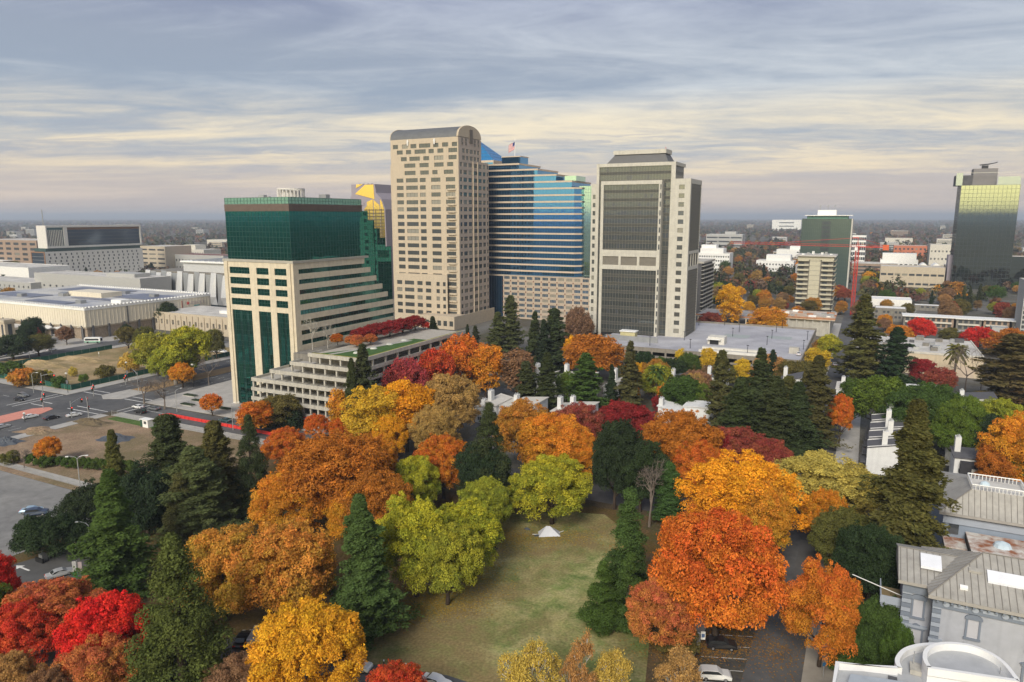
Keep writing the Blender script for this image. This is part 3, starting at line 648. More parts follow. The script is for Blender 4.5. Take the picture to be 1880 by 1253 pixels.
# wings left and right
def wing(x0, x1, y0, y1, ztop, right):
    wl = MB(); zl = [(12.0+k*4.05, 12.0+k*4.05+2.1) for k in range(19)]
    zl = [q for q in zl if q[1] < ztop-2]
    U = x1-x0; wq = [(U*.34, U*.66)] if right else [(U*.3, U*.75)]
    facade(gt, wl, (x0, y0, 0), U, [(a, c, wq) for a, c in zl], ztop, 0, .5, WING, BLACKM, 0, 0, .25)
    wl.build('wing_wall', FRAME, gt)
    c = MB(); c.box(x0+.3, x1-.3, y0+.5, y1, 0, ztop-.3); c.build('wing_core', SPN, gt)
    if right:
        g = MB(); g.box(x1-.3, x1, y0+.5, y0+2.0, 0, ztop); g.box(x1-.3, x1, y1-1.0, y1, 0, ztop); g.box(x0, x1, y0+2, y1, ztop-2.2, ztop); g.box(x1-.3, x1+.02, y0+2, y1-1, zlo-2, zlo-.2); g.box(x1-.3, x1+.02, y0+2, y1-1, zhi-.2, zhi+1.2)
        n = 4
        for j in range(n+1): y = y0+2+(y1-y0-3)*j/n; g.box(x1-.3, x1+.01, y-.35, y+.35, zlo-.2, zhi-.2)
        g.build('wing_frame', FRAME, gt)
        LV = MB()
        for (za, zb) in ((10, zlo-2), (zhi+1.2, ztop-2.2)):
            k = int((zb-za)/1.35)
            for j in range(k): LV.box(x1-.3, x1-.05, y0+2, y1-1, za+j*1.35, za+j*1.35+.85)
            for j in range(14): y = y0+2+(y1-y0-3)*j/14; LV.box(x1-.05, x1+.0, y-.06, y+.06, za, zb)
        tag(LV.build('louvre_wall', mat('grey_louvre', (.15, .145, .125), .6, .2, var=.1), gt), kind='stuff')
Pw = LW(-77.0, 342.4)
wing(xg(1232), 8.3, -.8, 23.4, hz(Pw, 328), True)
wing(xg(1083), XL-.5, .5, 14, hz(P, 335), False)
# mansard roof
mz0, mz1 = ZT, hz(P, 279); a0, a1, c0, c1 = XL+3.5, -3.5, 2.5, GD-2
mm = MB(); q0 = [(a0, c0), (a1, c0), (a1, c1), (a0, c1)]; q1 = [(a0+3.5, c0+2.5), (a1-2.5, c0+2.5), (a1-2.5, c1-2), (a0+3.5, c1-2)]
mm.add([(x, y, mz0) for x, y in q0]+[(x, y, mz1) for x, y in q1], [(0, 1, 5, 4), (1, 2, 6, 5), (2, 3, 7, 6), (3, 0, 4, 7), (4, 5, 6, 7)]); mm.build('mansard', mat('grey_metal_roof', (.13, .13, .13), .6, .3, var=.06), gt)
b = MB(); b.box(a0+2.8, a1-1.8, c0+1.8, c1-1.4, mz1+.002, hz(P, 271)); b.build('roof_cap', FRAME, gt)
b = MB(); b.box(XL+.6, -.3, -.1, GD, ZT-.5, ZT-.1); b.build('roof_deck', ROOFG, gt)
b = MB(); b.tube([(a1-3, 8, hz(P, 271)), (a1-3, 8, hz(P, 266))], .12, 5); b.build('beacon', mat('beacon_red', (.6, .03, .02), .5), gt)
# ---------------------------------------------------------------- grey roofed garage on the right
KO = (-21.0, 303.0)
kg = lroot('parking_garage', 'wide concrete parking garage with a flat pale grey roof deck below the framed tower', 'parking garage', *KO)
ZK = 10.0; KW = 92.0; KD = 93.0
DKC = mat('brown_grey_concrete', (.25, .225, .19), .9, var=.12, streak=.25)
kwall = MB(); n = 15; bay = KW/n
for (za, zb) in ((0, .5), (3.3, 4.2), (6.6, 7.5), (9.1, 10.9)):
    kwall.box(-KW, 0, -.02, .4, za, zb); kwall.box(-.4, .0, .4, KD, za, zb)
kwall.box(-KW, 0, KD-.4, KD, 9, 10.9); kwall.box(-KW, -KW+.4, .4, 26, 0, 10.9)
kwall.build('parapet', DKC, kg)
for j in range(n+1):
    c = MB(); c.box(-.4, .4, -.15, .5, 0, 9.1); c.build('column', DKC, kg, (-j*bay, 0, 0))
for j in range(1, 14):
    c = MB(); c.box(-.5, .12, -.4, .4, 0, 9.1); c.build('column', DKC, kg, (0, j*KD/14, 0))
b = MB(); b.box(-KW+.4, -.4, .4, KD-.4, 9.5, ZK); b.build('roof_deck', mat('pale_roof_coating', (.45, .45, .48), .85, var=.16, scale=.1, col2=(.36, .36, .40), sc2=.045), kg)
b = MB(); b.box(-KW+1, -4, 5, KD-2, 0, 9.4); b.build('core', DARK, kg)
b = MB(); b.box(-42, -15, 12, 15, ZK+.002, ZK+1.1); b.box(-42, -15, 5, 6, ZK+.002, ZK+1.1); b.build('ramp_wall', mat('pale_concrete', (.62, .6, .55), .9), kg)
b = MB(); b.box(-42, -15, 6, 12, ZK+.002, ZK+.4); b.build('ramp', ROOFW, kg)
b = MB(); hx, hy = LL(1315, 633, 10); hx -= KO[0]; hy -= KO[1]
b.box(hx-4, hx+3.5, hy, hy+7, ZK+.002, ZK+3.4); b.build('stair_house', mat('pale_concrete', (.62, .6, .55)), kg)
b = MB(); b.box(hx-4.3, hx+2, hy-1.6, hy-.1, ZK+2.3, ZK+2.6); b.build('canopy', WHITE, kg); b = MB(); b.box(hx-3, hx+1, hy-.12, hy-.005, ZK, ZK+2.2); b.build('door', DARK, kg)
hx, hy = LL(1457, 650, 10); hx -= KO[0]; hy -= KO[1]; b = MB(); b.box(hx-2, hx+2, hy, hy+3, ZK+.002, ZK+2.6); b.build('lift_house', CONC, kg)
for (x0, x1, y0, y1) in ((-40, -28, 50, 60), (-20, -9, 55, 64)):
    b = MB(); b.box(x0, x1, y0, y1, ZK+.002, ZK+.02); b.build('repair_patch', mat('green_grey_patch', (.34, .38, .38), .9, var=.1), kg)
for (px, py) in ((1256, 625), (1262, 612), (1283, 598), (1345, 618), (1357, 610), (1408, 634), (1417, 622), (1425, 610), (1267, 640), (1475, 642), (1482, 625), (1193, 635), (1436, 603), (1330, 598), (1372, 652)):
    hx, hy = LL(px, py, 10); b = MB(); b.tube([(0, 0, 0), (0, 0, 4.0)], [.14, .1], 6); b.box(-.5, .5, -.2, .2, 4.0, 4.2); b.build('lamp_post', BLACKM, kg, (hx-KO[0], hy-KO[1], ZK))
# entrance canopy and screen at the tower's foot
hx0, hy0 = LL(1112, 627, 9); hx1, hy1 = LL(1208, 634, 9)
b = MB(); b.box(hx0-KO[0], hx1-KO[0], hy0-KO[1], hy0-KO[1]+.4, ZK+.002, ZK+2.4); b.build('screen_wall', GREYM, kg)
hx, hy = LL(1152, 618, 12); b = MB(); b.box(hx-KO[0]-3.6, hx-KO[0]+3.6, hy-KO[1], hy-KO[1]+4, ZK+1, ZK+4.2); b.build('entrance_box', mat('pale_yellow_box', (.55, .5, .28), .7), kg)
b = MB(); b.box(hx-KO[0]-4.0, hx-KO[0]+4.0, hy-KO[1]-.5, hy-KO[1]+4.5, ZK+4.2, ZK+4.6); b.build('entrance_roof', WHITE, kg)
# ================================================================ OTHER BUILDINGS
FOOT = [(-210, -168, 178, 240), (-176, -138, 168, 254), (-282, -224, 362, 420), (-245, -150, 424, 470), (-142, -74, 336, 368), (-115, -19, 301, 398)]
def boxb(root, name, m, *a): b = MB(); b.box(*a); return b.build(name, m, root)
TANW = mat('tan_concrete', (.50, .43, .33), .9, var=.08, streak=.12)
STORE = mat('store_cream_panel', (.70, .64, .52), .85, var=.06, streak=.10)
# ---- gold mirrored tower behind the green one
GOLD = glass('gold_mirror_glass', (.85, .62, .16), .95, .03, .12, .3)
gx, gy = -338.8, 448.0; P = LW(gx, gy)
gd = lroot('gold_tower', 'gold mirrored tower with a notched diagonal top peeking out behind the green tower', 'office tower', gx, gy)
FOOT.append((gx-40, gx+10, gy, gy+40))
xq = lambda px, z: along(P, E1, px, z)
x0, x1, x2 = xq(645, 90), xq(688, 90), xq(706, 70)
PURP = mat('mauve_stone', (.30, .27, .31), .8, var=.06)
z1 = hz(P, 338); z2 = hz(P, 362); z3 = hz(P, 372); z4 = hz(P, 390)
def frontpoly(name, m, pts, y0, y1):
    b = MB(); n = len(pts); b.v = [(x, y0, z) for x, z in pts]+[(x, y1, z) for x, z in pts]
    b.f = [tuple(range(n))[::-1], tuple(range(n, 2*n))]+[(i, (i+1) % n, (i+1) % n+n, i+n) for i in range(n)]; b.m = [0]*len(b.f); 
    b.f = [f[::-1] for f in b.f]; return b.build(name, m, gd)
q = lambda px, py: (xq(px, 80), hz(P, py))
frontpoly('body', PURP, [q(645, 338), q(688, 338), q(690, 354), q(700, 366), q(706, 385), q(708, 600), q(640, 600), q(643, 362), q(645, 358)], .5, 26)
for nm, pts in (('mirror_panel', [(655, 338), (667, 338), (654, 345)]), ('mirror_panel', [(671, 339), (686, 339), (687, 366), (660, 358), (652, 356), (657, 351)]), ('mirror_panel', [(673, 371), (684, 366), (684, 470), (670, 470), (668, 384), (673, 378)]), ('mirror_panel', [(685.5, 367), (696, 377), (697, 470), (685.5, 470)]), ('mirror_panel', [(697.5, 366), (701, 372), (704.5, 386), (705, 470), (697.5, 470)])):
    frontpoly(nm, GOLD, [q(*p) for p in pts], .2, .5)
g = MB()
for i in range(12):
    z = hz(P, 386+i*6); g.box(xq(668, z), xq(705, z), .05, .2, z-.35, z+.35)
for px in (673, 679, 690.5, 701): g.box(xq(px, 60)-.3, xq(px, 60)+.3, .1, .2, hz(P, 470), hz(P, 384))
tag(g.build('mullion_grid', mat('dark_gold_mullion', (.12, .09, .04), .5), gd), kind='stuff')
for px in (659, 666, 674, 681): boxb(gd, 'roof_cap', PURP, xq(px, 95)-.3, xq(px, 95)+.3, .2, 2, z1, z1+.4)
boxb(gd, 'roof_ledge', PURP, xq(643, 80)-.4, xq(668, 80), 0.0, .5, z2-6, z2-4)
# ---- blue glass pyramid top behind the vaulted tower
px_, py_ = -250.0, 520.0; P = LW(px_, py_)
py = lroot('pyramid_tower', 'tower with a bright blue glass pyramid roof just behind the vaulted tower', 'office tower', px_, py_)
FOOT.append((px_-30, px_+20, py_, py_+40))
xq = lambda px, z: along(P, E1, px, z)
zb = hz(P, 292); xa, xb = xq(846, zb), xq(906, zb); dd = xb-xa; ap = (xq(864, zb), dd*.3, hz(P, 247))
boxb(py, 'body', TANB, xa, xb, 0, dd, 0, zb)
b = MB(); b.add([(xa, 0, zb), (xb, 0, zb), (xb, dd, zb), (xa, dd, zb), ap], [(0, 1, 4), (1, 2, 4), (2, 3, 4), (3, 0, 4)]); b.build('pyramid_roof', glass('bright_blue_glass', (.05, .30, .62), .6, .12), py)
b = MB()
for t in (.15, .3, .45, .6, .75, .9):
    pt = lambda c: tuple(c[i]+(ap[i]-c[i])*t for i in range(3)); b.tube([pt((xa, 0, zb)), pt((xb, 0, zb)), pt((xb, dd, zb))], .14, 4)
b.build('roof_rib', mat('blue_mullion', (.08, .12, .16)), py)
for k in range(5): boxb(py, 'window_strip', BLUE, xa+.4, xb-.4, -.15, -.01, zb-4-k*4.2, zb-1.8-k*4.2)
# ---- hotel slab (left, far)
hx, hy = -789.0, 459.0; P = LW(hx, hy)
ht = lroot('hotel', 'long white hotel slab with a dark glazed upper box and rows of small windows', 'hotel', hx, hy); FOOT.append((hx-30, hx+2, hy, hy+120))
WSH = mat('hotel_white', (.66, .64, .60), .8, var=.06, streak=.06)
HL = along(P, E2, 262, 25); z0, za, zb, zc, ztp = 3.0, hz(P, 463), hz(LW(hx, hy), 458), 0, 58.6
wl = MB(); rows = []
for r in range(7):
    z = 4.6+r*3.65; n = 18; sh = (r % 2)*1.2
    rows.append((z, z+2.3, [(3.5+sh+k*(HL-6)/n, 3.5+sh+k*(HL-6)/n+1.7) for k in range(n)]))
facade(ht, wl, (0, 0, pi/2), HL, rows, za, z0, .5, WINB, GREYM); wl.build('white_wall', WSH, ht)
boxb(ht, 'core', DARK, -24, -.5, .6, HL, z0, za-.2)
BRZ = mat('copper_frame', (.30, .17, .10), .6, .2)
f = MB(); f.box(-25, 0, -.6, 0, za-1.2, za); f.box(-25, -23.6, -.6, 0, z0, za-1.2); f.box(-1.4, 0, -.6, 0, z0, za-1.2); f.box(-23.6, -1.4, -.6, 0, z0, z0+1.2); f.build('copper_frame', BRZ, ht)
boxb(ht, 'glazed_end', glass('hotel_glass', (.10, .13, .17), .6, .05), -23.6, -1.4, -.2, .5, z0+1.2, za-1.2)
for k in range(6): boxb(ht, 'balcony_slab', GREYM, -23.6, -1.4, -.45, -.2, z0+4.2+k*3.65, z0+4.5+k*3.65)
boxb(ht, 'recessed_storey', glass('teal_glass', (.13, .22, .21), .6, .06), -22, -1.5, 2, HL-1.5, za+.002, za+3.6)
zu = za+3.6; f = MB(); f.box(-16, .6, 3, HL, zu, zu+2.0); f.box(-16, .6, 3, HL, 56.6, 58.6); f.box(-1.2, .6, 3, 4.2, zu+2, 56.6); f.box(-1.2, .6, 22, 26, zu+2, 56.6); f.box(-1.2, .6, HL-1.6, HL, zu+2, 56.6); f.box(-16, -1.2, 3, 4, zu+2, 56.6)
f.build('upper_frame', WSH, ht)
boxb(ht, 'upper_glass', glass('hotel_glass', (.10, .13, .17)), -15, -.8, 26, HL-1.6, zu+2, 56.6)
for k in range(4): boxb(ht, 'floor_line', SPN, -1.0, -.55, 26, HL-1.6, zu+4+k*4, zu+4.5+k*4)
boxb(ht, 'timber_soffit', mat('timber_brown', (.22, .12, .06), .7), -1.0, -.4, 26, HL-1.6, 54.0, 56.6)
for k in range(9): boxb(ht, 'fin', WSH, -.9, .2, 5.5+k*1.8, 6.0+k*1.8, zu+2, 54)
boxb(ht, 'upper_back_glass', glass('teal_glass', (.13, .22, .21)), -3, -1.1, 4.2, 22, zu+2, 56.6)
boxb(ht, 'roof', ROOFW, -15.5, 0, 3.5, HL-.5, 58.602, 58.7)
boxb(ht, 'podium', CONC, -60, 20, -10, HL+30, 0, 2.9)
# antenna
ax, ay = LL(86, 470); at_ = lroot('radio_mast', 'thin grey lattice radio mast rising behind the white hotel', 'mast', ax, ay)
P = LW(ax, ay); zt = hz(P, 385); b = MB()
for s in ((-1, -1), (1, -1), (0, 1)): b.tube([(s[0]*1.6, s[1]*1.6, 0), (s[0]*.3, s[1]*.3, zt)], .28, 4)
for k in range(24):
    z = zt*k/24; r = 1.6*(1-k/24)+.3; b.tube([(-r, -r, z), (r, -r, z+zt/24), (0, r, z+zt/24)], .12, 3, cap=False)
b.build('lattice', GREYM, at_)
# ---- department store
mx, my = -387.2, 243.0; P = LW(mx, my)
ms = lroot('department_store', 'huge windowless cream department store with white crenellated roof edge and red star sign', 'store', mx, my); FOOT.append((mx-150, mx+1, my, my+90))
ML = 85.0; MW = 140.0; MZ, MB0 = 17.5, 7.2
w_ = MB(); w_.box(-MW, 0, 0, ML, MB0, MZ); w_.build('upper_wall', STORE, ms)
rb = MB()
for k in range(60): rb.box(-k*2.3-.12, -k*2.3+.12, -.16, 0, MB0, MZ-.9)
for k in range(37): rb.box(0, .16, k*2.3+.4, k*2.3+.64, MB0, MZ-.9)
tag(rb.build('panel_rib', STORE, ms), kind='stuff')
cz = MB(); cz.box(-MW, .3, -.3, .8, MZ-.9, MZ+.4); cz.box(-.8, .3, .8, ML, MZ-.9, MZ+.4); cz.box(-MW, -.8, ML-.8, ML, MZ, MZ+.4)
for k in range(60): cz.box(-k*2.3-1.3, -k*2.3-.2, -.5, .9, MZ+.4, MZ+1.1)
for k in range(36): cz.box(-.9, .5, k*2.3+.6, k*2.3+1.8, MZ+.4, MZ+1.1)
for k in range(60): cz.box(-k*2.3-1.3, -k*2.3-.2, ML-.8, ML+.3, MZ+.4, MZ+1.1)
cz.build('crenellated_cornice', WHITE, ms)
boxb(ms, 'roof', mat('blue_grey_roof', (.37, .385, .43), .85, var=.15, scale=.06, col2=(.5, .49, .46), sc2=.03), -MW+.8, -.8, .8, ML-.8, MZ-.4, MZ+.1)
boxb(ms, 'roof_house', STORE, -75, -42, 38, 52, MZ+.1, MZ+3.2)
boxb(ms, 'roof_house', WHITE, -12, -3, 24, 30, MZ+.1, MZ+2.2)
for (x, y) in ((-82, 36), (-78, 33), (-20, 55), (-55, 60), (-100, 20), (-30, 14)): boxb(ms, 'roof_unit', GREYM, x, x+5, y, y+3.5, MZ+.1, MZ+2.1)
for (x0, x1, y0, y1) in ((-60, -10, 30, 36), (-130, -85, 20, 34), (-40, -6, 44, 66), (-120, -60, 58, 76), (-70, -30, 8, 16)): boxb(ms, 'solar_array', mat('solar_blue_grey', (.17, .185, .25), .4, .2, var=.1), x0, x1, y0, y1, MZ+.25, MZ+.5)
st = mat('tan_rubble_stone', (.33, .26, .19), .95, var=.35, scale=1.2)
boxb(ms, 'stone_base', st, -MW, -1.2, 1.2, ML, 0, MB0-.8); boxb(ms, 'soffit', TANW, -MW, -.4, .4, ML, MB0-.8, MB0-.002)
for k in range(14): b = MB(); b.box(-.5, .5, -.2, .7, 0, MB0+.6); b.build('pier', ROOFD, ms, (-4-k*9.5, -.1, 0))
for k in range(9): b = MB(); b.box(-.9, .2, -.5, .5, 0, MB0+.6); b.build('pier', ROOFD, ms, (0, 4+k*9.5, 0))
for k in range(3):
    b = MB(); n = 10; xs = -52+k*12; cv = [(xs+10*j/n, MB0-2.6+1.4*sin(pi*j/n)) for j in range(n+1)]
    b.v = [(x, y, z+d) for d in (0, .25) for x, z in cv for y in (-4.5, -.3)]; b.f = [(2*j, 2*j+1, 2*j+3, 2*j+2) for j in range(n)]+[(2*(n+1)+2*j, 2*(n+1)+2*j+2, 2*(n+1)+2*j+3, 2*(n+1)+2*j+1) for j in range(n)]; b.m = [0]*len(b.f); b.build('entrance_vault', WHITE, ms)
boxb(ms, 'downpipe', mat('dark_red_pipe', (.25, .05, .03), .6), .17, .4, 62.5, 63.1, 6, MZ-2); boxb(ms, 'downpipe', ROOFD, .17, .4, 25, 25.7, 6, MZ-1)
RED = mat('sign_red', (.60, .03, .04), .5)
def text(body, size, m, parent, loc, rz, name='sign_lettering', ext=.06):
    cu = bpy.data.curves.new(name, 'FONT'); cu.body = body; cu.size = size; cu.extrude = ext; cu.align_x = 'LEFT'
    t = bpy.data.objects.new('tmp_text', cu); COL.objects.link(t)
    dg = bpy.context.evaluated_depsgraph_get(); me = bpy.data.meshes.new_from_object(t.evaluated_get(dg)); bpy.data.objects.remove(t)
    me.materials.clear(); me.materials.append(m)
    o = link(name, me, parent, loc); o.rotation_euler = (pi/2, 0, rz); return o
def star(cx, cz, r):
    b = MB(); n = 10; p = [((r if i % 2 == 0 else r*.4)*sin(2*pi*i/n), (r if i % 2 == 0 else r*.4)*cos(2*pi*i/n)) for i in range(n)]
    b.v = [(.2, cx+x, cz+z) for x, z in p]+[(.42, cx+x, cz+z) for x, z in p]; b.f = [tuple(range(n)), tuple(range(n, 2*n))[::-1]]+[(i, (i+1) % n, (i+1) % n+n, i+n) for i in range(n)]; b.m = [0]*len(b.f)
    return b.build('sign_star', RED, ms)
star(67.2, 13.6, 1.3); text("macy's", 4.0, mat('sign_grey', (.5, .42, .40), .6), ms, (.3, 69.2, 12.6), pi/2); text("furniture", 1.3, RED, ms, (.3, 72.5, 10.2), pi/2); 
boxb(ms, 'sign_underline', mat('sign_teal', (.05, .32, .34), .6), .2, .3, 71.5, 76, 11.4, 11.9)
# ---- parking structure and stair tower on the far left
lp = lroot('parking_structure', 'pale two level parking structure at the left edge in front of the cream store', 'parking garage', -424, 214.0)
FOOT.append((-480, -420, 208, 240))
for z in (2.6, 5.6): b = MB(); b.box(-60, 0, 0, .4, z, z+1.3); b.box(-.4, 0, .4, 24, z, z+1.3); b.box(-60, -.4, .4, 24, z, z+.3); b.build('deck', STORE, lp)
for k in range(10): b = MB(); b.box(-.4, .4, .05, .8, 0, 5.6); b.build('column', STORE, lp, (-k*6.2-.6, 0, 0))
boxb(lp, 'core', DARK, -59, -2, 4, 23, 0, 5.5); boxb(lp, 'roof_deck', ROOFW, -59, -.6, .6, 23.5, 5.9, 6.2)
st_ = lroot('stair_tower', 'tan square stair tower with a dark window slot beside the parking structure', 'stair tower', -421.5, 216.0)
boxb(st_, 'shaft', TANW, 0, 6.5, 0, 5, 0, 11.5); boxb(st_, 'cap', TANW, -.5, 7, -.5, 5.5, 11.5, 13); boxb(st_, 'window_slot', WINB, 3.4, 5.0, -.15, -.01, 2, 10.5); boxb(st_, 'side_slot', WINB, 6.51, 6.6, 1.5, 3.5, 2, 10.5)
# ---- tan colonnaded office behind the yellow trees
tx, ty = -285.0, 286.0; P = LW(tx, ty); FOOT.append((tx-80, tx+1, ty, ty+40))
to = lroot('tan_office', 'low tan office with a colonnade of tall narrow openings below the cream store', 'office building', tx, ty)
TWd = -along(P, E1, 233, 8); zt = hz(P, 592)
wl = MB(); rows = [(4.0, 6.8, even(TWd, 26, 1.6)), (8.0, 10.6, even(TWd, 26, 1.6))]
rows = [r for r in rows if r[1] < zt-.8]
facade(to, wl, (-TWd, 0, 0), TWd, rows, zt, 0, .8, WINB, TANW, 0, 0, .6); wl.box(-.5, 0, .8, 34, 0, zt); wl.box(-TWd-.5, -TWd, 0, 34, 0, zt); wl.build('wall', TANW, to); boxb(to, 'roof', ROOFW, -TWd, -.5, .8, 34, zt-.6, zt-.2)
for k in range(27): b = MB(); b.box(-.3, .3, -.5, 0, 0, zt-1.2); b.build('pilaster', TANW, to, (-TWd*k/26, 0, 0))
boxb(to, 'roof_unit', WHITE, -60, -40, 12, 20, zt-.2, zt+1.4); boxb(to, 'roof_unit', BLACKM, -12, -4, 12, 18, zt-.2, zt+2.2); boxb(to, 'core', DARK, -TWd+.5, -.6, 1, 33, 0, zt-.7)
# ---- arena with folded metal panels
ax, ay = -420.0, 372.0; P = LW(ax, ay); FOOT.append((ax-90, ax+30, ay, ay+90))
ar = lroot('arena', 'silver arena wrapped in folded vertical metal panels with a white roof', 'arena', ax, ay)
AWd = -along(P, E1, 268, 15); zp, zr = hz(P, 503), hz(P, 484)
SILV = mat('silver_panel', (.50, .52, .54), .35, .6, var=.06); SILV2 = mat('pale_silver_panel', (.62, .63, .64), .45, .3, var=.05)
boxb(ar, 'body', CONCD, -AWd, 25, 3, 70, 0, zp-.5)
np_ = 19; pw = (AWd+25)/np_
for k in range(np_):
    x = -AWd+k*pw; dpt = (-1.6, 1.2)[k % 2]; top_ = zp-(k % 3)*.8
    b = MB(); b.add([(x, 0, 3), (x+pw*.96, 0, 3), (x, dpt-.8, 9), (x+pw*.96, dpt*.3-.8, 9), (x, .8, top_), (x+pw*.96, .5, top_)], [(0, 1, 3, 2), (2, 3, 5, 4)])
    b.v += [(p[0], p[1]+.35, p[2]) for p in b.v]; b.f += [(6, 8, 9, 7), (8, 10, 11, 9), (0, 2, 8, 6), (2, 4, 10, 8), (1, 7, 9, 3), (3, 9, 11, 5)]; b.m = [0]*len(b.f); b.build('folded_panel', SILV if k % 2 else SILV2, ar)
xr0 = along(P, E1, 322, 22); boxb(ar, 'upper_drum', SILV2, xr0, 25, 8, 60, zp-.6, zr-1)
b = MB(); b.prism([(xr0-1, 6), (26, 6), (26, 62), (xr0+8, 62)], zr-1, zr+.2); b.build('roof', WHITE, ar)
for k in range(9): boxb(ar, 'roof_rib', SILV, xr0+10+k*6, xr0+11+k*6, 8, 58, zr+.2, zr+1.0)
boxb(ar, 'lower_glass', glass('hotel_glass', (.10, .13, .17)), -AWd, 25, 1.0, 3.0, 0, 6)
boxb(ar, 'entrance_block', mat('plum_panel', (.12, .09, .10), .6), -AWd-12, -AWd-.5, 0, 20, 0, zp-8)
# ---- low concrete blocks between hotel and store, far-left blocks
def simple(label, name, cat, pxr, pyb, pyt, pxl, depth, m, wr=0, wc=0, ww=1.6, wh=1.6, roof=None, z0w=2.0, right=True, group=None, roofs=()):
    lx, ly = LL(pxr, pyb); P = LW(lx, ly); Wd = -along(P, E1, pxl, 8); zt = hz(P, pyt)
    FOOT.append((lx-Wd-1, lx+1, ly-1, ly+depth+1))
    r = lroot(name, label, cat, lx, ly, group=group); wl = MB()
    pitch = (zt-z0w)/max(wr, 1); rows = [(z0w+k*pitch, min(z0w+k*pitch+wh, zt-.6), even(Wd, wc, ww)) for k in range(wr)] if wc else []
    facade(r, wl, (-Wd, 0, 0), Wd, rows, zt, 0, .4, WINB, m, 0, 0, .2)
    wl.box(-Wd, -Wd+.4, .4, depth, 0, zt); wl.box(-.4, 0, .4, depth, 0, zt); wl.box(-Wd+.4, -.4, depth-.4, depth, 0, zt); wl.build('wall', m, r)
    boxb(r, 'roof', roof or ROOFW, -Wd+.4, -.4, .4, depth-.4, zt-.7, zt-.25)
    if wc: boxb(r, 'core', DARK, -Wd+.5, -.5, .5, depth-.5, 0, zt-.8)
    for (fx0, fx1, fy0, fy1, h) in roofs: boxb(r, 'roof_house', m, -Wd*fx1, -Wd*fx0, depth*fy0, depth*fy1, zt-.25, zt+h)
    return r, Wd, zt
GRYB = mat('grey_concrete_block', (.40, .40, .39), .9, var=.08); BRN = mat('brown_precast', (.34, .25, .19), .9, var=.08, streak=.1)
simple('long grey concrete building between the white hotel and the cream store', 'concrete_building', 'building', 262, 570, 512, 66, 26, GRYB, 2, 16, 2.4, 1.8, roofs=((.1, .35, .2, .7, 2.5),))
simple('grey block with dots of square windows at the left edge', 'concrete_building', 'building', 60, 556, 520, -60, 30, GRYB, 3, 14, 1.8, 2.0)
simple('white low building with a long dark window line at the left edge', 'low_building', 'building', 56, 530, 492, -80, 40, WHITE, 1, 3, 30, 2.2)
simple('brown precast office block with bay piers at the far left', 'precast_office', 'office building', 73, 502, 442, -30, 50, BRN, 6, 7, 11, 3.2)
simple('pale concrete garage with open decks just right of the hotel', 'parking_garage', 'parking garage', 306, 497, 453, 258, 40, TANW, 5, 3, 13, 2.2)
simple('cream office with small windows right of the hotel, before the far woods', 'cream_office', 'office building', 376, 488, 459, 306, 30, mat('pale_cream', (.6, .57, .5), .85), 3, 16, 2.2, 2.6, roofs=((.3, .6, .2, .8, 6),))
simple('long maroon roofed building left of the green tower', 'maroon_roof_building', 'building', 412, 500, 470, 316, 30, GRYB, 2, 16, 2.5, 3, roof=mat('maroon_roof', (.20, .09, .08), .85))
simple('pale low building among the trees near the hotel roof', 'low_building', 'building', 420, 452, 441, 380, 40, mat('pale_cream', (.6, .57, .5)), 1, 6, 5, 3)
# ---- slab tower, apartment tower, balcony block
sx_, sy_ = -15.9, 725.0; P = LW(sx_, sy_); FOOT.append((sx_-45, sx_+2, sy_, sy_+30))
sg = lroot('slab_tower', 'dark green glass slab tower with a column of black windows behind the red crane', 'office tower', sx_, sy_)
SW = 42.0; zt = hz(P, 402)
DG = glass('dark_green_slab_glass', (.075, .11, .105), .35, .22, .15, .4)
boxb(sg, 'glass_wall', DG, -SW, 0, 0, 24, 0, zt); m_ = MB(); mullions(m_, (-SW, 0, 0), SW, 0, zt, 1.6, 3.9, .06, .08); tag(m_.build('mullion_grid', mat('dark_green_mullion', (.07, .11, .10), .5), sg), kind='stuff')
boxb(sg, 'side_wall', mat('pale_grey_stone', (.52, .50, .46), .85), .001, 1.2, -.3, 24, 0, zt); boxb(sg, 'roof_slab', WHITE, -SW+2, 1, -1, 25, zt+2.6, zt+3.3); boxb(sg, 'roof_screen', mat('green_roof_screen', (.10, .22, .17), .6), -SW+4, -3, 1, 22, zt+.002, zt+2.6)
for k in range(11):
    z = hz(P, 410+k*8.2)
    for j in range(4): put_window(sg, (-SW*.585, 0, 0), j*1.9, z-1.5, 1.6, 3.0, WINB, BLACKM, -.15)
boxb(sg, 'penthouse', WHITE, -SW*.7, -SW*.32, 5, 16, zt+3.3, zt+8.0)
for x in (-.66, -.5, -.36): b = MB(); b.tube([(0, 0, 0), (0, 0, 4.5)], .18, 5); b.tube([(-1, 0, 3.2), (1, .3, 4.2)], .3, 6); b.build('antenna', GREYM, sg, (SW*x, 10, zt+8))
ix, iy = -21.2, 544.0; P = LW(ix, iy); FOOT.append((ix-28, ix+2, iy, iy+30))
ap_ = lroot('apartment_tower', 'tan concrete apartment tower with narrow balconies and an overhanging flat roof', 'apartment tower', ix, iy)
AW_ = -along(P, E1, 1462, 20); zt = hz(P, 472); nfl = 12; fh = zt/nfl
OLV = mat('olive_cream_panel', (.50, .47, .36), .85, var=.06)
boxb(ap_, 'core', CONCD, -AW_, 0, .8, 24, 0, zt)
boxb(ap_, 'centre_panel', OLV, -AW_*.66, -AW_*.36, -.3, .8, 0, zt-2.5); boxb(ap_, 'parapet_wall', OLV, -AW_-.3, .3, -.5, 24, zt-2.4, zt)
boxb(ap_, 'roof_slab', ROOFW, -AW_-1.6, 1.6, -2, 26, zt+.002, zt+.9)
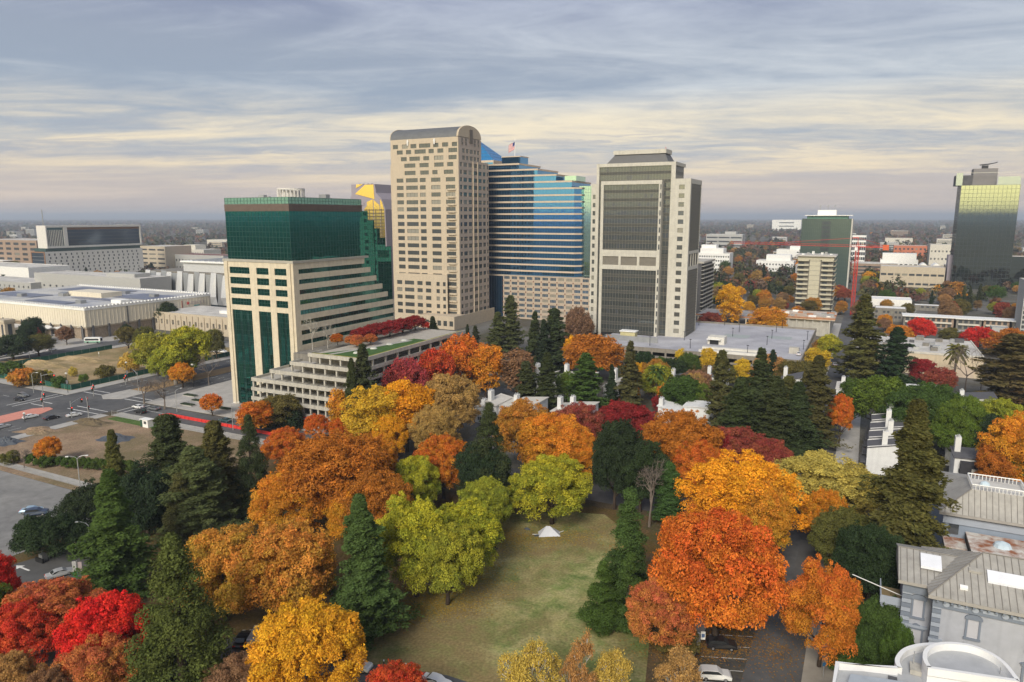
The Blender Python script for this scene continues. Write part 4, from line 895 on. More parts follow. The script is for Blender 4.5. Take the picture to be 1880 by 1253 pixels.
for k in range(nfl):
    z = k*fh
    for (a, c) in ((-AW_, -AW_*.68), (-AW_*.32, 0)):
        b = MB(); b.box(a, c, -1.2, .8, 0, .3); b.box(a, c, -1.2, -1.05, .3, 1.2); b.build('balcony', OLV, ap_, (0, 0, z))
        boxb(ap_, 'window', WINB, a+.8, a+(c-a)*.55, .6, .79, z+.5, z+2.6)
    b = MB(); b.box(0, 1.5, 1, 23, 0, .3); b.box(1.35, 1.5, 1, 23, .3, 1.1); b.build('balcony', OLV, ap_, (0, 0, z))
    boxb(ap_, 'panel_joint', CONCD, -AW_*.66, -AW_*.36, -.32, -.3, z, z+.2)
for k in range(7): boxb(ap_, 'roof_clutter', GREYM if k % 2 else WHITE, -AW_+2+k*3.0, -AW_+3.6+k*3.0, 4+(k*5) % 12, 6+(k*5) % 12, zt+.9, zt+1.6+(k % 3)*.7)
jx, jy = -96.6, 470.0; P = LW(jx, jy); FOOT.append((jx-30, jx+3, jy, jy+40))
jb = lroot('balcony_block', 'apartment slab with stacked white balcony lines peeking out behind the framed tower', 'apartment block', jx, jy)
boxb(jb, 'core', ROOFD, -24, 0, 0, 36, 0, 38); boxb(jb, 'roof_slab', CONC, -24, 1.6, -.5, 37, 38.002, 39.2)
for k in range(14):
    b = MB(); b.box(0, 1.6, 0, 36, 0, .35); b.box(1.4, 1.6, 0, 36, .35, .9); b.build('balcony', CONC, jb, (0, 0, 1.5+k*2.65))
    for j in range(5): boxb(jb, 'divider', ROOFD, .01, 1.3, 3+j*7.5, 3.2+j*7.5, 1.86+k*2.65, 1.5+(k+1)*2.65) if k < 13 else None
# ---- right glass tower with gold reflections
rx, ry = 73.4, 798.0; P = LW(rx, ry); FOOT.append((rx-2, rx+55, ry, ry+40))
rt = lroot('glass_tower', 'dark glass tower at the right edge with a golden reflection in its upper half', 'office tower', rx, ry)
RW = along(P, E1, 1865, 60); zt = hz(P, 341); RD = 34
RG = glass('right_tower_glass', (.20, .235, .225), .95, .02, .05, .25)
boxb(rt, 'glass_body', RG, 0, RW, 0, RD, 0, zt); m_ = MB(); mullions(m_, (0, 0, 0), RW, 0, zt, RW/14, 3.8, .09, .1); mullions(m_, (0, RD, -pi/2), RD, 0, zt, 3.4, 3.8, .09, .1); tag(m_.build('mullion_grid', mat('dark_blue_mullion', (.05, .06, .07), .4, .4), rt), kind='stuff')
GB = mat('grey_penthouse', (.21, .20, .20), .7, var=.06)
xq = lambda px, z=100: along(P, E1, px, z)
boxb(rt, 'penthouse', GB, xq(1787), xq(1832), 6, 24, zt+.002, hz(P, 310)); boxb(rt, 'plant_screen', ROOFD, xq(1755), xq(1787)-.01, 6, 24, zt+.002, hz(P, 322))
g = MB(); zs = hz(P, 318); g.box(.3, .6, .6, RD-.3, zt+.002, zs); g.box(.3, xq(1755), .3, .6, zt+.002, zs); g.build('glass_parapet', glass('blue_parapet_glass', (.20, .25, .33), .6, .08), rt); g = MB(); g.box(xq(1832), RW-.6, .3, .6, zt+.002, hz(P, 326)); g.box(RW-.6, RW-.3, .3, RD-.3, zt+.002, hz(P, 326)); g.build('glass_parapet', glass('blue_parapet_glass', (.20, .25, .33), .6, .08), rt)
b = MB(); b.box(.2, RW-.2, .2, .5, zs-.3, zs) ; b.build('parapet_rail', GALV, rt)
cz = hz(P, 303); xm = xq(1812); b = MB(); b.box(xm-4, xm+1, 10, 14, hz(P, 310), cz-.5); b.tube([(xm-6, 11, cz), (xm+1, 11, cz+.6), (xm+7, 11, cz+1.8)], [.5, .6, .35], 6); b.tube([(xm+6, 11, cz+1.5), (xm+8, 11, cz+2.4)], .35, 5); b.build('window_cleaning_crane', BLACKM, rt)
boxb(rt, 'side_tower', RG, RW, RW+14, 8, 30, 0, hz(P, 470)); boxb(rt, 'side_slab', mat('mauve_panel', (.30, .27, .31)), -3.5, -.01, 10, 26, 0, hz(P, 470))
# ---- red tower crane and building site
kx, ky = -7.0, 548.0; P = LW(kx, ky)
kc = lroot('tower_crane', 'tall red lattice tower crane with a long horizontal jib over the building site', 'crane', kx, ky, rz=-.06)
CRED = mat('crane_red', (.58, .05, .03), .55, var=.15)
zj = hz(P, 455); zt = hz(P, 437); b = MB(); a = 1.0
for sx in (-a, a):
    for sy in (-a, a): b.tube([(sx, sy, 0), (sx, sy, zj)], .19, 4)
n = 22
for k in range(n):
    z0, z1 = zj*k/n, zj*(k+1)/n
    for (p, q) in (((-a, -a), (a, -a)), ((a, -a), (a, a)), ((a, a), (-a, a)), ((-a, a), (-a, -a))):
        s, e = (p, q) if k % 2 else (q, p); b.tube([(s[0], s[1], z0), (e[0], e[1], z1)], .12, 3, cap=False); b.tube([(p[0], p[1], z1), (q[0], q[1], z1)], .10, 3, cap=False)
b.build('mast', CRED, kc)
xl, xr = along(P, E1, 1338, zj)*1.0, along(P, E1, 1632, zj)
b = MB(); JL = abs(xl); n = 44
for (y, z) in ((-.7, zj+.4), (.7, zj+.4), (0, zj+1.8)): b.tube([(-JL, y, z+.9), (0, y, z)], .09, 4)
for k in range(n):
    x0, x1 = -JL*k/n, -JL*(k+1)/n; lift = lambda x: .9*(-x/JL)
    b.tube([(x0, -.7, zj+.4+lift(x0)), ((x0+x1)/2, 0, zj+1.8+lift(x0)), (x1, -.7, zj+.4+lift(x1))], .06, 3, cap=False); b.tube([(x0, .7, zj+.4+lift(x0)), ((x0+x1)/2, 0, zj+1.8+lift(x0)), (x1, .7, zj+.4+lift(x1))], .06, 3, cap=False)
b.build('jib', CRED, kc)
b = MB(); b.box(0, xr, -.8, .8, zj+.3, zj+.9); b.tube([(0, -.8, zj+2), (xr, -.8, zj+1.6)], .1, 4); b.build('counter_jib', CRED, kc)
boxb(kc, 'counterweight', mat('orange_red_block', (.62, .13, .05), .7), xr-3.6, xr, -1.2, 1.2, zj-1.4, zj+2.2); boxb(kc, 'cab', WHITE, -1.6, .3, -2.2, -1.1, zj-2, zj+.3)
b = MB(); b.tube([(-.6, 0, zj), (0, 0, zt), (.9, 0, zj)], .25, 4); b.tube([(0, 0, zt), (-JL*.62, 0, zj+2.4)], .10, 3); b.tube([(0, 0, zt), (xr-2, 0, zj+1.6)], .10, 3); b.box(-3.2, .5, -.3, .3, zt-.3, zt+.3); b.build('apex', CRED, kc)
cx, cy_ = -16.0, 440.0; P = LW(cx, cy_); FOOT.append((cx-75, cx+12, cy_, cy_+60))
cs = lroot('building_site', 'unfinished building with a raw timber and concrete deck below the red crane', 'building site', cx, cy_)
boxb(cs, 'concrete_core', CONC, -38, -.5, 1, 34, 0, 9.5); boxb(cs, 'formwork_deck', mat('raw_plywood', (.56, .40, .26), .9, var=.25, scale=.15, col2=(.52, .49, .45), sc2=.05), -40, 2, -1, 36, 9.502, 10.1)
boxb(cs, 'concrete_deck', mat('grey_rebar_deck', (.30, .29, .29), .9, var=.25, scale=.2), -78, -42, 4, 40, 7.0, 7.6)
for k in range(9): b = MB(); b.box(-.4, .4, 0, .8, 0, 9.5); b.build('column', CONC, cs, (-36+k*4.4, -.2, 0))
for k in range(9): b = MB(); b.box(-.4, .4, 0, .8, 0, 7.0); b.build('column', TANW, cs, (-76+k*4.1, 4.1, 0))
bb_ = MB(); bb_.box(-40, 2, -1.1, -1.0, 10.1, 11.0); bb_.box(-78, -42, 3.9, 4, 7.6, 8.4); bb_.box(2, 2.1, -1, 36, 10.1, 11); bb_.build('guard_board', mat('rust_guard_board', (.40, .19, .10), .8, var=.3), cs)
r2 = random.Random(3)
for k in range(26): x, y = -38+r2.random()*38, 1+r2.random()*32; s = .8+r2.random()*2; boxb(cs, 'material_stack', r2.choice([WHITE, mat('raw_plywood', (.5, .3, .2)), mat('rust_guard_board', (.4, .2, .1)), GREYM]), x, x+s*1.6, y, y+s, 10.1, 10.5+r2.random()*.8)
# ---- warehouse, low flats, mid-distance blocks on the right
wx, wy = 47.0, 352.0; P = LW(wx, wy); FOOT.append((wx-52, wx+2, wy, wy+48))
wh = lroot('warehouse', 'beige flat roofed warehouse with scattered grey roof units behind the palm', 'warehouse', wx, wy)
BWAR = mat('beige_render', (.60, .50, .36), .85, var=.08, streak=.15); zt = 9.5; Wd = 48
boxb(wh, 'wall', BWAR, -Wd, 0, 0, 44, 0, zt); boxb(wh, 'roof', ROOFW, -Wd+.4, -.4, .4, 43.6, zt+.002, zt+.05); b = MB(); b.box(-Wd-.2, .2, -.2, .3, zt-.5, zt+.35); b.box(-.3, .2, .3, 44, zt-.5, zt+.35); b.box(-Wd-.2, -Wd+.3, .3, 44, zt-.5, zt+.35); b.build('parapet', mat('pale_cream', (.6, .57, .5)), wh)
for k in range(13): boxb(wh, 'wall_rib', BWAR, -Wd+k*4, -Wd+.25+k*4, -.12, -.005, 0, zt-.5)
for k in range(22):
    x, y, s = -Wd+3+r2.random()*40, 3+r2.random()*37, .8+r2.random()*1.5; boxb(wh, 'roof_unit', r2.choice([GREYM, GALV, CONCD, ROOFD]), x, x+s*1.6, y, y+s*1.2, zt+.05, zt+.5+s*.6)
boxb(wh, 'door', TANB, -9, -3, -.14, -.013, 0, 5)
lx_, ly_ = 93.0, 505.0; FOOT.append((lx_-70, lx_+2, ly_-2, ly_+16))
lf = lroot('flats', 'long row of two storey flats with white flat roofs and dark balconies at the right', 'apartment block', lx_, ly_)
for k in range(5):
    x0 = -70+k*14.2; o = (k % 2)*1.5
    boxb(lf, 'wall', BRN if k % 2 else CONCD, x0, x0+13, o, 12, 0, 6.6); boxb(lf, 'roof', WHITE, x0-.8, x0+13.8, o-1.4, 12.6, 6.602+k*.004, 7.1+k*.004); boxb(lf, 'balcony', mat('pale_cream', (.6, .57, .5)), x0+1, x0+12, o-1.2, o-.01, 3.0, 3.9)
    for j in range(4): boxb(lf, 'window', WINB, x0+1.2+j*2.9, x0+3.0+j*2.9, o-.06, o-.008, 4.1, 6.0); boxb(lf, 'window', WINB, x0+1.2+j*2.9, x0+3.0+j*2.9, o-.06, o-.008, .7, 2.6)
simple('long pale shed with an open dark side left of the flats', 'shed', 'shed', 1672, 578, 552, 1592, 20, WHITE, 1, 2, 20, 2.4, roof=WHITE)
simple('small white roofed block right of the tall dark conifer, before the flats', 'low_building', 'building', 1662, 592, 568, 1606, 14, CONCD, 2, 8, 1.6, 1.6, roof=WHITE)
simple('low white roofed flats behind the red bush, above the long row', 'low_building', 'building', 1738, 573, 563, 1680, 10, CONCD, 1, 6, 2, 1.6, roof=WHITE)
simple('pair of pale flat roofed sheds behind the warehouse', 'shed', 'shed', 1780, 632, 612, 1730, 10, GRYB, 0, 0, roof=GALV)
simple('pale shed right of the red bush behind the warehouse', 'shed', 'shed', 1850, 625, 603, 1822, 8, GRYB, 0, 0, roof=GALV)
simple('tan block with barrel scalloped roof left of the golden glass tower', 'scalloped_building', 'building', 1732, 530, 492, 1615, 26, TANW, 2, 9, 5, 2.2)
bx_, by_ = LL(1732, 530); P = LW(bx_, by_); sc_ = lroot('vaulted_hall', 'twin arched white roof hall left of the golden glass tower', 'hall', bx_, by_+27)
for k in range(2):
    b = MB(); n = 8; x0 = -22+k*11; cv = [(x0+10.6*j/n, 17+5*sin(pi*j/n)) for j in range(n+1)]
    b.v = [(x, 0, z) for x, z in cv]+[(x, 20, z) for x, z in cv]; b.f = [(j, j+1, j+n+2, j+n+1) for j in range(n)]+[tuple(range(n+1))[::-1]]; b.m = [0]*len(b.f); b.build('arched_roof', WHITE, sc_)
    boxb(sc_, 'gable_glass', WINB, x0+1.5, x0+9, -.15, -.01, 17, 20)
boxb(sc_, 'wall', TANW, -44, 0, .3, 20, 0, 16.99)
simple('white mission style block with a dark red hip roof beyond the crane', 'hip_roof_building', 'building', 1683, 508, 478, 1615, 24, WHITE, 2, 8, 3, 3.5, roof=mat('slate_red_roof', (.16, .10, .09), .8), roofs=((.05, .95, .1, .9, 7),))
simple('orange red apartment block beyond the hip roofed building', 'orange_block', 'building', 1700, 478, 452, 1640, 30, mat('orange_render', (.50, .17, .09), .85), 3, 8, 3, 3)
simple('cream block left of the golden glass tower', 'cream_block', 'building', 1745, 495, 450, 1705, 30, mat('pale_cream', (.6, .57, .5)), 3, 6, 2, 2.5)
simple('white stepped building with dark square windows right of centre', 'white_building', 'building', 1456, 500, 480, 1388, 30, WHITE, 2, 12, 1.8, 2.2, roofs=((.1, .75, .2, .9, 7),))
simple('white building behind the stepped one, left of the slab tower', 'white_building', 'building', 1472, 480, 459, 1425, 30, WHITE, 1, 9, 3, 2, roofs=((.0, .5, .2, .9, 5),))
simple('white stepped block just right of the framed tower', 'white_building', 'building', 1338, 500, 466, 1278, 26, WHITE, 4, 14, 1.8, 2.2, roofs=((.2, .9, .1, .9, 6), (.45, .9, .3, .9, 10)))
simple('layered office with white roof slabs in the far trees', 'layered_office', 'office building', 1362, 455, 431, 1296, 40, GRYB, 3, 3, 24, 3.4, roof=WHITE, roofs=((.2, .5, .2, .8, 6),))
simple('long white striped office block left of the slab tower, far away', 'white_office', 'office building', 1470, 424, 404, 1417, 60, WHITE, 3, 1, 70, 5)
simple('small white block with a dark sign right of the slab tower', 'white_tower', 'office building', 1586, 490, 433, 1553, 24, WHITE, 6, 9, 2.4, 4.4)
simple('cream flat building peeping out of far trees right of the crane', 'low_building', 'building', 1675, 450, 438, 1625, 30, mat('pale_cream', (.6, .57, .5)), 1, 6, 4, 2.5)
simple('thin grey apartment tower cut off by the right edge', 'edge_tower', 'apartment tower', 1925, 622, 517, 1874, 20, GRYB, 11, 6, 1.5, 2.0)
# ---- white townhouses with chimneys in the trees
TW_ = mat('townhouse_white', (.72, .72, .70), .8, var=.08, streak=.08); TDK = mat('townhouse_dark_roof', (.11, .11, .12), .85, var=.15, scale=1.0); TCR = mat('townhouse_pale_roof', (.60, .57, .51), .9, var=.12, scale=.3)
def townhouse(lx, ly, label, w=6.5, d=11, h=6.0, rise=2.2, roof=None, chim=(.15, .2), flip=1, ch=3.2, win=True, rz=0.0, group=None, party=False):
    FOOT.append((lx-1, lx+w+1, ly-1, ly+d+1))
    r = lroot('townhouse', label, 'townhouse', lx, ly, rz=rz, group=group); b = MB()
    zl, zr = (h, h+rise) if flip > 0 else (h+rise, h)
    vs = [(0, 0, 0), (w, 0, 0), (w, d, 0), (0, d, 0), (0, 0, zl), (w, 0, zr), (w, d, zr), (0, d, zl)]
    b.add(vs, [(0, 3, 2, 1), (0, 1, 5, 4), (1, 2, 6, 5), (2, 3, 7, 6), (3, 0, 4, 7)]); b.build('wall', TW_, r)
    k = MB(); o = .35; sl = (zr-zl)/w
    z = lambda x: zl+sl*x
    vs = [(x, y, z(x)+dz) for dz in (.02, .3) for x, y in ((-o, -o), (w+o, -o), (w+o, d+o), (-o, d+o))]
    k.add(vs, [(0, 3, 2, 1), (4, 5, 6, 7), (0, 1, 5, 4), (1, 2, 6, 5), (2, 3, 7, 6), (3, 0, 4, 7)]); k.build('roof', roof or TDK, r)
    if party:
        for yy in (-.2, d):
            q = MB(); vs = [(x, y, z_) for y in (yy, yy+.25) for x, z_ in ((-.2, 0), (w+.2, 0), (w+.2, zr+.42), (-.2, zl+.42))]; q.add(vs, [(0, 1, 2, 3), (7, 6, 5, 4), (0, 4, 5, 1), (1, 5, 6, 2), (2, 6, 7, 3), (3, 7, 4, 0)]); q.build('party_wall', TW_, r)
        dk = MB(); dk.box(-1.6, -.02, .4, d-.4, 2.6, 2.8); dk.box(-1.6, -1.5, .4, d-.4, 2.8, 3.8); dk.build('deck', TDK, r)
    cx0, cy0 = w*chim[0], d*chim[1]; c = MB(); c.box(cx0, cx0+1.3, cy0, cy0+2.2, 0, h+rise+ch); co = c.build('chimney', TW_, r)
    c = MB(); c.box(cx0+.2, cx0+.6, cy0+.3, cy0+.8, h+rise+ch, h+rise+ch+.6); c.box(cx0+.6, cx0+1.0, cy0+1.2, cy0+1.7, h+rise+ch, h+rise+ch+.5); c.build('flue', GALV, co)
    if win:
        for j in range(2): put_window(r, (0, 0, 0), .9+j*(w-3.2), h*.55, 1.5, 1.3, WINB, WHITE, -.06, 1); put_window(r, (0, 0, 0), .9+j*(w-3.2), h*.15, 1.5, 1.4, WINB, WHITE, -.06, 1)
    return r
def tpx(px, py, z, label, **k):
    lx, ly = LL(px, py, z); return townhouse(lx, ly, label, **k)
tpx(872, 738, 7, 'white roofed townhouse left of the chimney, behind the yellow trees', w=8, roof=TCR, rise=1.2, h=5.2, ch=1)
tpx(893, 738, 7, 'white townhouse with a tall chimney above the dark green tree', w=9, roof=TCR, rise=1.6, h=5.4, chim=(0, .1), ch=3.6, flip=-1)
tpx(936, 740, 7, 'white townhouse with a square parapet between the orange tree and the conifers', w=9, roof=TCR, rise=1.0, h=6.2, chim=(.1, .1), ch=2.4)
tpx(1012, 745, 7, 'white townhouse in shade under the pair of conifers', w=8, roof=TCR, rise=1.2, h=5)
tpx(1030, 746, 7, 'white townhouse with a square upstand behind the dark red tree', w=9, roof=TCR, rise=1.0, h=5.6, chim=(.2, .3), ch=3)
tpx(975, 690, 8, 'white townhouse with a slim chimney seen through the conifers', w=7, roof=TCR, chim=(.1, .2), ch=4)
tpx(1018, 695, 8, 'cream roofed townhouse behind the two conifers', w=13, d=12, roof=TCR, rise=1.0, h=8, chim=(.0, .8), ch=2.5)
tpx(1108, 705, 7, 'white townhouse with a lone chimney left of the olive conifer', w=6, chim=(.4, .3), ch=4, roof=TCR)
tpx(1208, 752, 6, 'white townhouse with a chimney at its left gable above the rust tree', w=12, d=8, h=7, rise=-2, chim=(0, .1), ch=4.5, roof=TW_, win=False)
tpx(1255, 755, 6, 'long white gable wall with a chimney at its right end above the rust tree', w=11, d=8, h=7.5, rise=.6, chim=(.75, .1), ch=2.2, roof=TW_, win=False)
tpx(1222, 705, 6, 'grey roofed white townhouse behind the green round tree', w=9, h=7, ch=2)
tpx(1290, 700, 6, 'white townhouse half hidden left of the tall dark conifers', w=8, h=7, ch=2)
tpx(1430, 712, 6, 'white chimneyed townhouse in front of the garage corner', w=7, h=8, ch=3)
tpx(1535, 722, 5, 'white roofed townhouse with a chimney left of the bright green tree', w=9, d=12, h=6.5, roof=TCR, rise=1, ch=3)
for k in range(5):
    lx, ly = LL(1590, 868, 0)
    townhouse(lx+.3*k, ly+k*7.6, ['nearest white townhouse of the chimney row left of the great redwood', 'second white townhouse of the chimney row left of the great redwood', 'middle white townhouse of the chimney row left of the great redwood', 'fourth white townhouse of the chimney row left of the great redwood', 'farthest white townhouse of the chimney row left of the great redwood'][k], w=10.5+(k*7%3)*.6, d=6.4, h=7.0+(k*5%4)*.5, rise=2.4, chim=(.30+.08*(k%2), .1), ch=2.4+(k%3)*.5, party=True)
for k in range(4):
    lx, ly = LL(1737, 862, 0)
    townhouse(lx+.5*k, ly+4+k*7.2, ['nearest dark roofed townhouse of the row right of the great redwood', 'second dark roofed townhouse of the row right of the great redwood', 'third dark roofed townhouse of the row right of the great redwood', 'farthest dark roofed townhouse of the row right of the great redwood'][k], w=9, d=6.0, h=5.8+(k*5%4)*.4, rise=2.4, chim=(.8, .1), ch=1.2, party=True)
r_ = tpx(1748, 886, 2, 'dark clad townhouse with a white side behind the mansard roofed museum', w=13, d=9, h=8.5, rise=.6, chim=(.02, .5), ch=3.5); boxb(r_, 'dark_bay', mat('charcoal_cladding', (.045, .045, .05), .8), 1.2, 6.6, -1.6, -.01, 3.2, 8.0); boxb(r_, 'bay_window', mat('pale_cream', (.6, .57, .5)), 3.6, 6.2, -1.7, -1.61, 5.0, 6.6); boxb(r_, 'garage_door', DARK, 1.4, 6.2, -.15, -.012, 0, 2.6)
tpx(1800, 825, 6, 'white chimney stack townhouse left of the orange tree at the right edge', w=6, d=8, h=6.5, ch=4)
tpx(1665, 728, 5, 'white gable wall with a double chimney above the bright green trees', w=9, d=6, h=8, rise=.3, roof=TW_, chim=(.75, .1), ch=1.6, win=False)
tpx(1750, 742, 5, 'grey roofed white townhouse below the warehouse palm', w=12, d=9, h=6.5, rise=1.8, ch=1.2)
tpx(1785, 748, 5, 'white lean-to townhouse beside the dark brown conifer', w=7, d=7, h=5.5, rise=-1.2, ch=.6)
# ---- museum: grey mansion, rear house, white curved annex
MG = mat('mansion_grey_render', (.42, .435, .475), .85, var=.08, streak=.14); MT = mat('mansion_blue_grey_trim', (.20, .23, .28), .8, var=.08); MTL = mat('mansion_pale_trim', (.36, .40, .46), .8, var=.08)
SEAM = mat('weathered_tin_roof', (.38, .365, .335), .7, .2, var=.16, scale=.35, streak=.15); RIB = mat('tin_roof_rib', (.23, .215, .195), .7, .2); SKYL = mat('skylight_white', (.75, .77, .82), .4, var=.06)
mox, moy = LL(1711, 1084, 14); P = LW(mox, moy); FOOT.append((mox-4, mox+40, moy-3, moy+18))
mn = lroot('mansion', 'grey Victorian mansion with ornate window hoods and a ribbed tin roof at the lower right', 'mansion', mox, moy)
MW_, MD_ = 26.0, 17.0; ZE = 13.4
boxb(mn, 'wall', MG, .6, MW_, .6, MD_, 0, ZE-.9); boxb(mn, 'wall', MG, -3.2, .59, 3.4, MD_-1, 0, ZE-.9)
b = MB(); b.box(.3, MW_, .3, .6, ZE-2.0, ZE-.5); b.box(.3, .6, .6, 3.1, ZE-2.0, ZE-.5); b.box(-3.5, .3, 3.1, 3.4, ZE-2.0, ZE-.5); b.box(-3.5, -3.2, 3.4, MD_-1, ZE-2, ZE-.5); b.build('frieze', MT, mn)
b = MB(); b.box(-.4, MW_+.3, -.5, MD_, ZE-.5, ZE); b.box(-4.2, -.4, 2.5, MD_-.5, ZE-.502, ZE-.004); b.build('eave', mat('weathered_gutter', (.36, .34, .31), .8), mn)
for k in range(28): boxb(mn, 'bracket', MT, .7+k*.9, 1.0+k*.9, -.3, .3, ZE-.95, ZE-.5)
for k in range(7):
    b = MB(); b.tube([(2.0+k*3.6, .12, ZE-1.25), (2.0+k*3.6, .3, ZE-1.25)], .42, 12); b.build('rosette', MTL, mn); boxb(mn, 'frieze_panel', MTL, 2.9+k*3.6, 4.7+k*3.6, .2, .299, ZE-1.5, ZE-1.0)
def quoins(x0, x1, y0, y1, fx):
    for k in range(16): boxb(mn, 'quoin', MTL if k % 2 else MT, x0, x1, y0, y1, .3+k*.72, .3+k*.72+.62)
quoins(.35, 1.5, .38, .6, 0); quoins(-3.45, -2.2, 3.18, 3.4, 0)
def hood(x, y, z, w, h, ped, bars=False, name='window'):
    r = MB(); f = .28
    r.box(x-w/2-f, x-w/2, y-.2, y, z, z+h); r.box(x+w/2, x+w/2+f, y-.2, y, z, z+h); r.box(x-w/2-f-.1, x+w/2+f+.1, y-.3, y, z-.3, z); r.box(x-w/2-f-.15, x+w/2+f+.15, y-.3, y, z+h, z+h+.28)
    if ped: r.add([(x-w/2-.6, y-.35, z+h+.28), (x+w/2+.6, y-.35, z+h+.28), (x, y-.35, z+h+.95), (x-w/2-.6, y, z+h+.28), (x+w/2+.6, y, z+h+.28), (x, y, z+h+.95)], [(0, 1, 2), (0, 2, 5, 3), (1, 4, 5, 2), (0, 3, 4, 1)])
    else:
        n = 8; top = [(x+(w/2+.4)*cos(pi*j/n), z+h+.28+.5*sin(pi*j/n)) for j in range(n+1)]
        r.v += [(p, y-.28, q) for p, q in top]+[(p, y, q) for p, q in top]; k0 = len(r.v)-2*(n+1); r.f += [tuple(k0+j for j in range(n+1))[::-1]]+[(k0+j, k0+j+1, k0+n+2+j, k0+n+1+j) for j in range(n)]; r.m += [0]*(n+1)
    o = r.build('window_hood', MT, mn)
    g = MB(); g.box(x-w/2, x+w/2, y-.06, y-.005, z, z+h); g.build('blind_pane', mat('pale_blind', (.50, .50, .53), .7, var=.05) if not bars else mat('grey_shutter', (.30, .31, .33), .7), o)
    if bars:
        for j in range(5): boxb(o, 'bar', WHITE, x-w/2+.12+j*w/5, x-w/2+.2+j*w/5, y-.12, y-.061, z+.1, z+h-.1)
for xx in (5.6, 13.0, 20.4): hood(xx, .6, 7.6, 1.35, 2.9, False); hood(xx, .6, 2.2, 1.6, 3.0, True, True)
hood(-1.2, 3.4, 7.6, 1.3, 2.9, False); hood(-1.2, 3.4, 2.4, 1.5, 3.2, True)
# roofs
ZR = 17.6; b = MB(); x0, x1, y0, y1 = -.4, MW_+14, -.5, MD_; rx0 = 7.0; ry = 8.6
hipv = [(x0, y0, ZE+.02), (x1, y0, ZE+.02), (x1, y1, ZE+.02), (x0, y1, ZE+.02), (rx0, ry, ZR), (x1, ry, ZR)]
b.add(hipv, [(0, 1, 5, 4), (2, 3, 4, 5), (3, 0, 4), (1, 2, 5)]); b.build('hip_roof', SEAM, mn)
rb = MB()
for k in range(42):
    x = .6+k*.9
    if x > x1: break
    t = min(1, (x-x0)/(rx0-x0)); y_ = y0+(ry-y0)*t; z_ = ZE+(ZR-ZE)*t
    rb.tube([(x, y0, ZE+.05), (x, y_, z_+.05)], .05, 4)
for k in range(18):
    y = y0+.5+k*.9; t = min(1, (y-y0)/(ry-y0), (y1-y)/(y1-ry)); 
    if t > 0: rb.tube([(x0, y, ZE+.05), (x0+(rx0-x0)*t, y, ZE+(ZR-ZE)*t+.05)], .05, 4)
rb.tube([(x0, y0, ZE+.08), (rx0, ry, ZR+.08), (x1, ry, ZR+.08)], .11, 5); rb.build('roof_seam', RIB, mn)
lw = MB(); lw.add([(-4.2, 2.5, ZE+.002), (1, 2.5, ZE+.002), (-4.2, 9.5, ZE+2.4), (6, 9.5, ZE+2.4), (-4.2, MD_-.5, ZE+.002), (1, MD_-.5, ZE+.002)], [(0, 1, 3, 2), (2, 3, 5, 4), (0, 2, 4)]); lw.build('wing_roof', SEAM, mn)
rb = MB()
for k in range(7): x = -3.9+k*.9; rb.tube([(x, 2.5, ZE+.05), (x, 9.5, ZE+2.45)], .05, 4)
rb.tube([(-4.2, 9.5, ZE+2.45), (4, 9.5, ZE+2.45)], .1, 5); rb.build('roof_seam', RIB, mn)
def onroof(name, x0, x1, ya, yb, m):
    zf = lambda y: ZE+(ZR-ZE)*(y-y0)/(ry-y0); b = MB(); b.add([(x0, ya, zf(ya)+.05), (x1, ya, zf(ya)+.05), (x1, yb, zf(yb)+.05), (x0, yb, zf(yb)+.05), (x0, ya, zf(ya)+.4), (x1, ya, zf(ya)+.4), (x1, yb, zf(yb)+.4), (x0, yb, zf(yb)+.4)], [(4, 5, 6, 7), (0, 1, 5, 4), (1, 2, 6, 5), (2, 3, 7, 6), (3, 0, 4, 7)]); return b.build(name, m, mn)
onroof('skylight', 7.2, 16.5, 3.4, 5.3, SKYL); onroof('skylight', 12.5, 20, 6.9, 8.3, mat('skylight_blue', (.55, .66, .72), .3)); onroof('roof_hatch', 3.6, 4.6, 1.4, 1.9, WHITE); onroof('roof_hatch', 4.9, 6.5, 4.6, 5.2, SEAM)
b = MB(); b.add([(-1.2, 5.4, ZE+1.3), (1.6, 5.4, ZE+1.3), (1.6, 8.2, ZE+2.2), (-1.2, 8.2, ZE+2.2), (-1.2, 5.4, ZE+1.7), (1.6, 5.4, ZE+1.7), (1.6, 8.2, ZE+2.6), (-1.2, 8.2, ZE+2.6)], [(4, 5, 6, 7), (0, 1, 5, 4), (1, 2, 6, 5), (2, 3, 7, 6), (3, 0, 4, 7)]); b.build('skylight', SKYL, mn)
# porch with balcony on the left
pc = MB(); pc.box(-6.2, -3.3, 5.0, 10.5, 7.6, 8.0); pc.box(-6.2, -3.3, 4.8, 5.0, 2.6, 3.0)
for (x, y) in ((-6.1, 5.1), (-3.7, 5.1), (-6.1, 10.1)): pc.box(x, x+.4, y, y+.4, 0, 7.6)
n = 10; arch = [(-4.9+1.0*cos(pi*j/n), 5.6+1.2*sin(pi*j/n)) for j in range(n+1)]; pc.tube([(x, 5.0, z) for x, z in arch], .16, 5)
for k in range(9): pc.box(-6.0+k*.3, -5.88+k*.3, 4.85, 4.97, 1.6, 2.6)
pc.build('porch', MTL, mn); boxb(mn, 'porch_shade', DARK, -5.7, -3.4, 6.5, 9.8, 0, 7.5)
pr = MB(); pr.box(-6.3, -3.3, 4.7, 4.85, 8.0, 9.3); pr.box(-6.3, -6.15, 4.85, 10.5, 8.0, 9.3); pr.build('balcony_rail', MTL, mn); boxb(mn, 'balcony_floor', mat('ochre_floor', (.28, .21, .11), .9), -6.1, -3.3, 4.9, 10.4, 8.001, 8.06)
b = MB(); b.tube([(-3.3, 6.0, 9.2), (-10.5, 5.0, 11.6)], .07, 6); b.build('flag_staff', WHITE, mn)
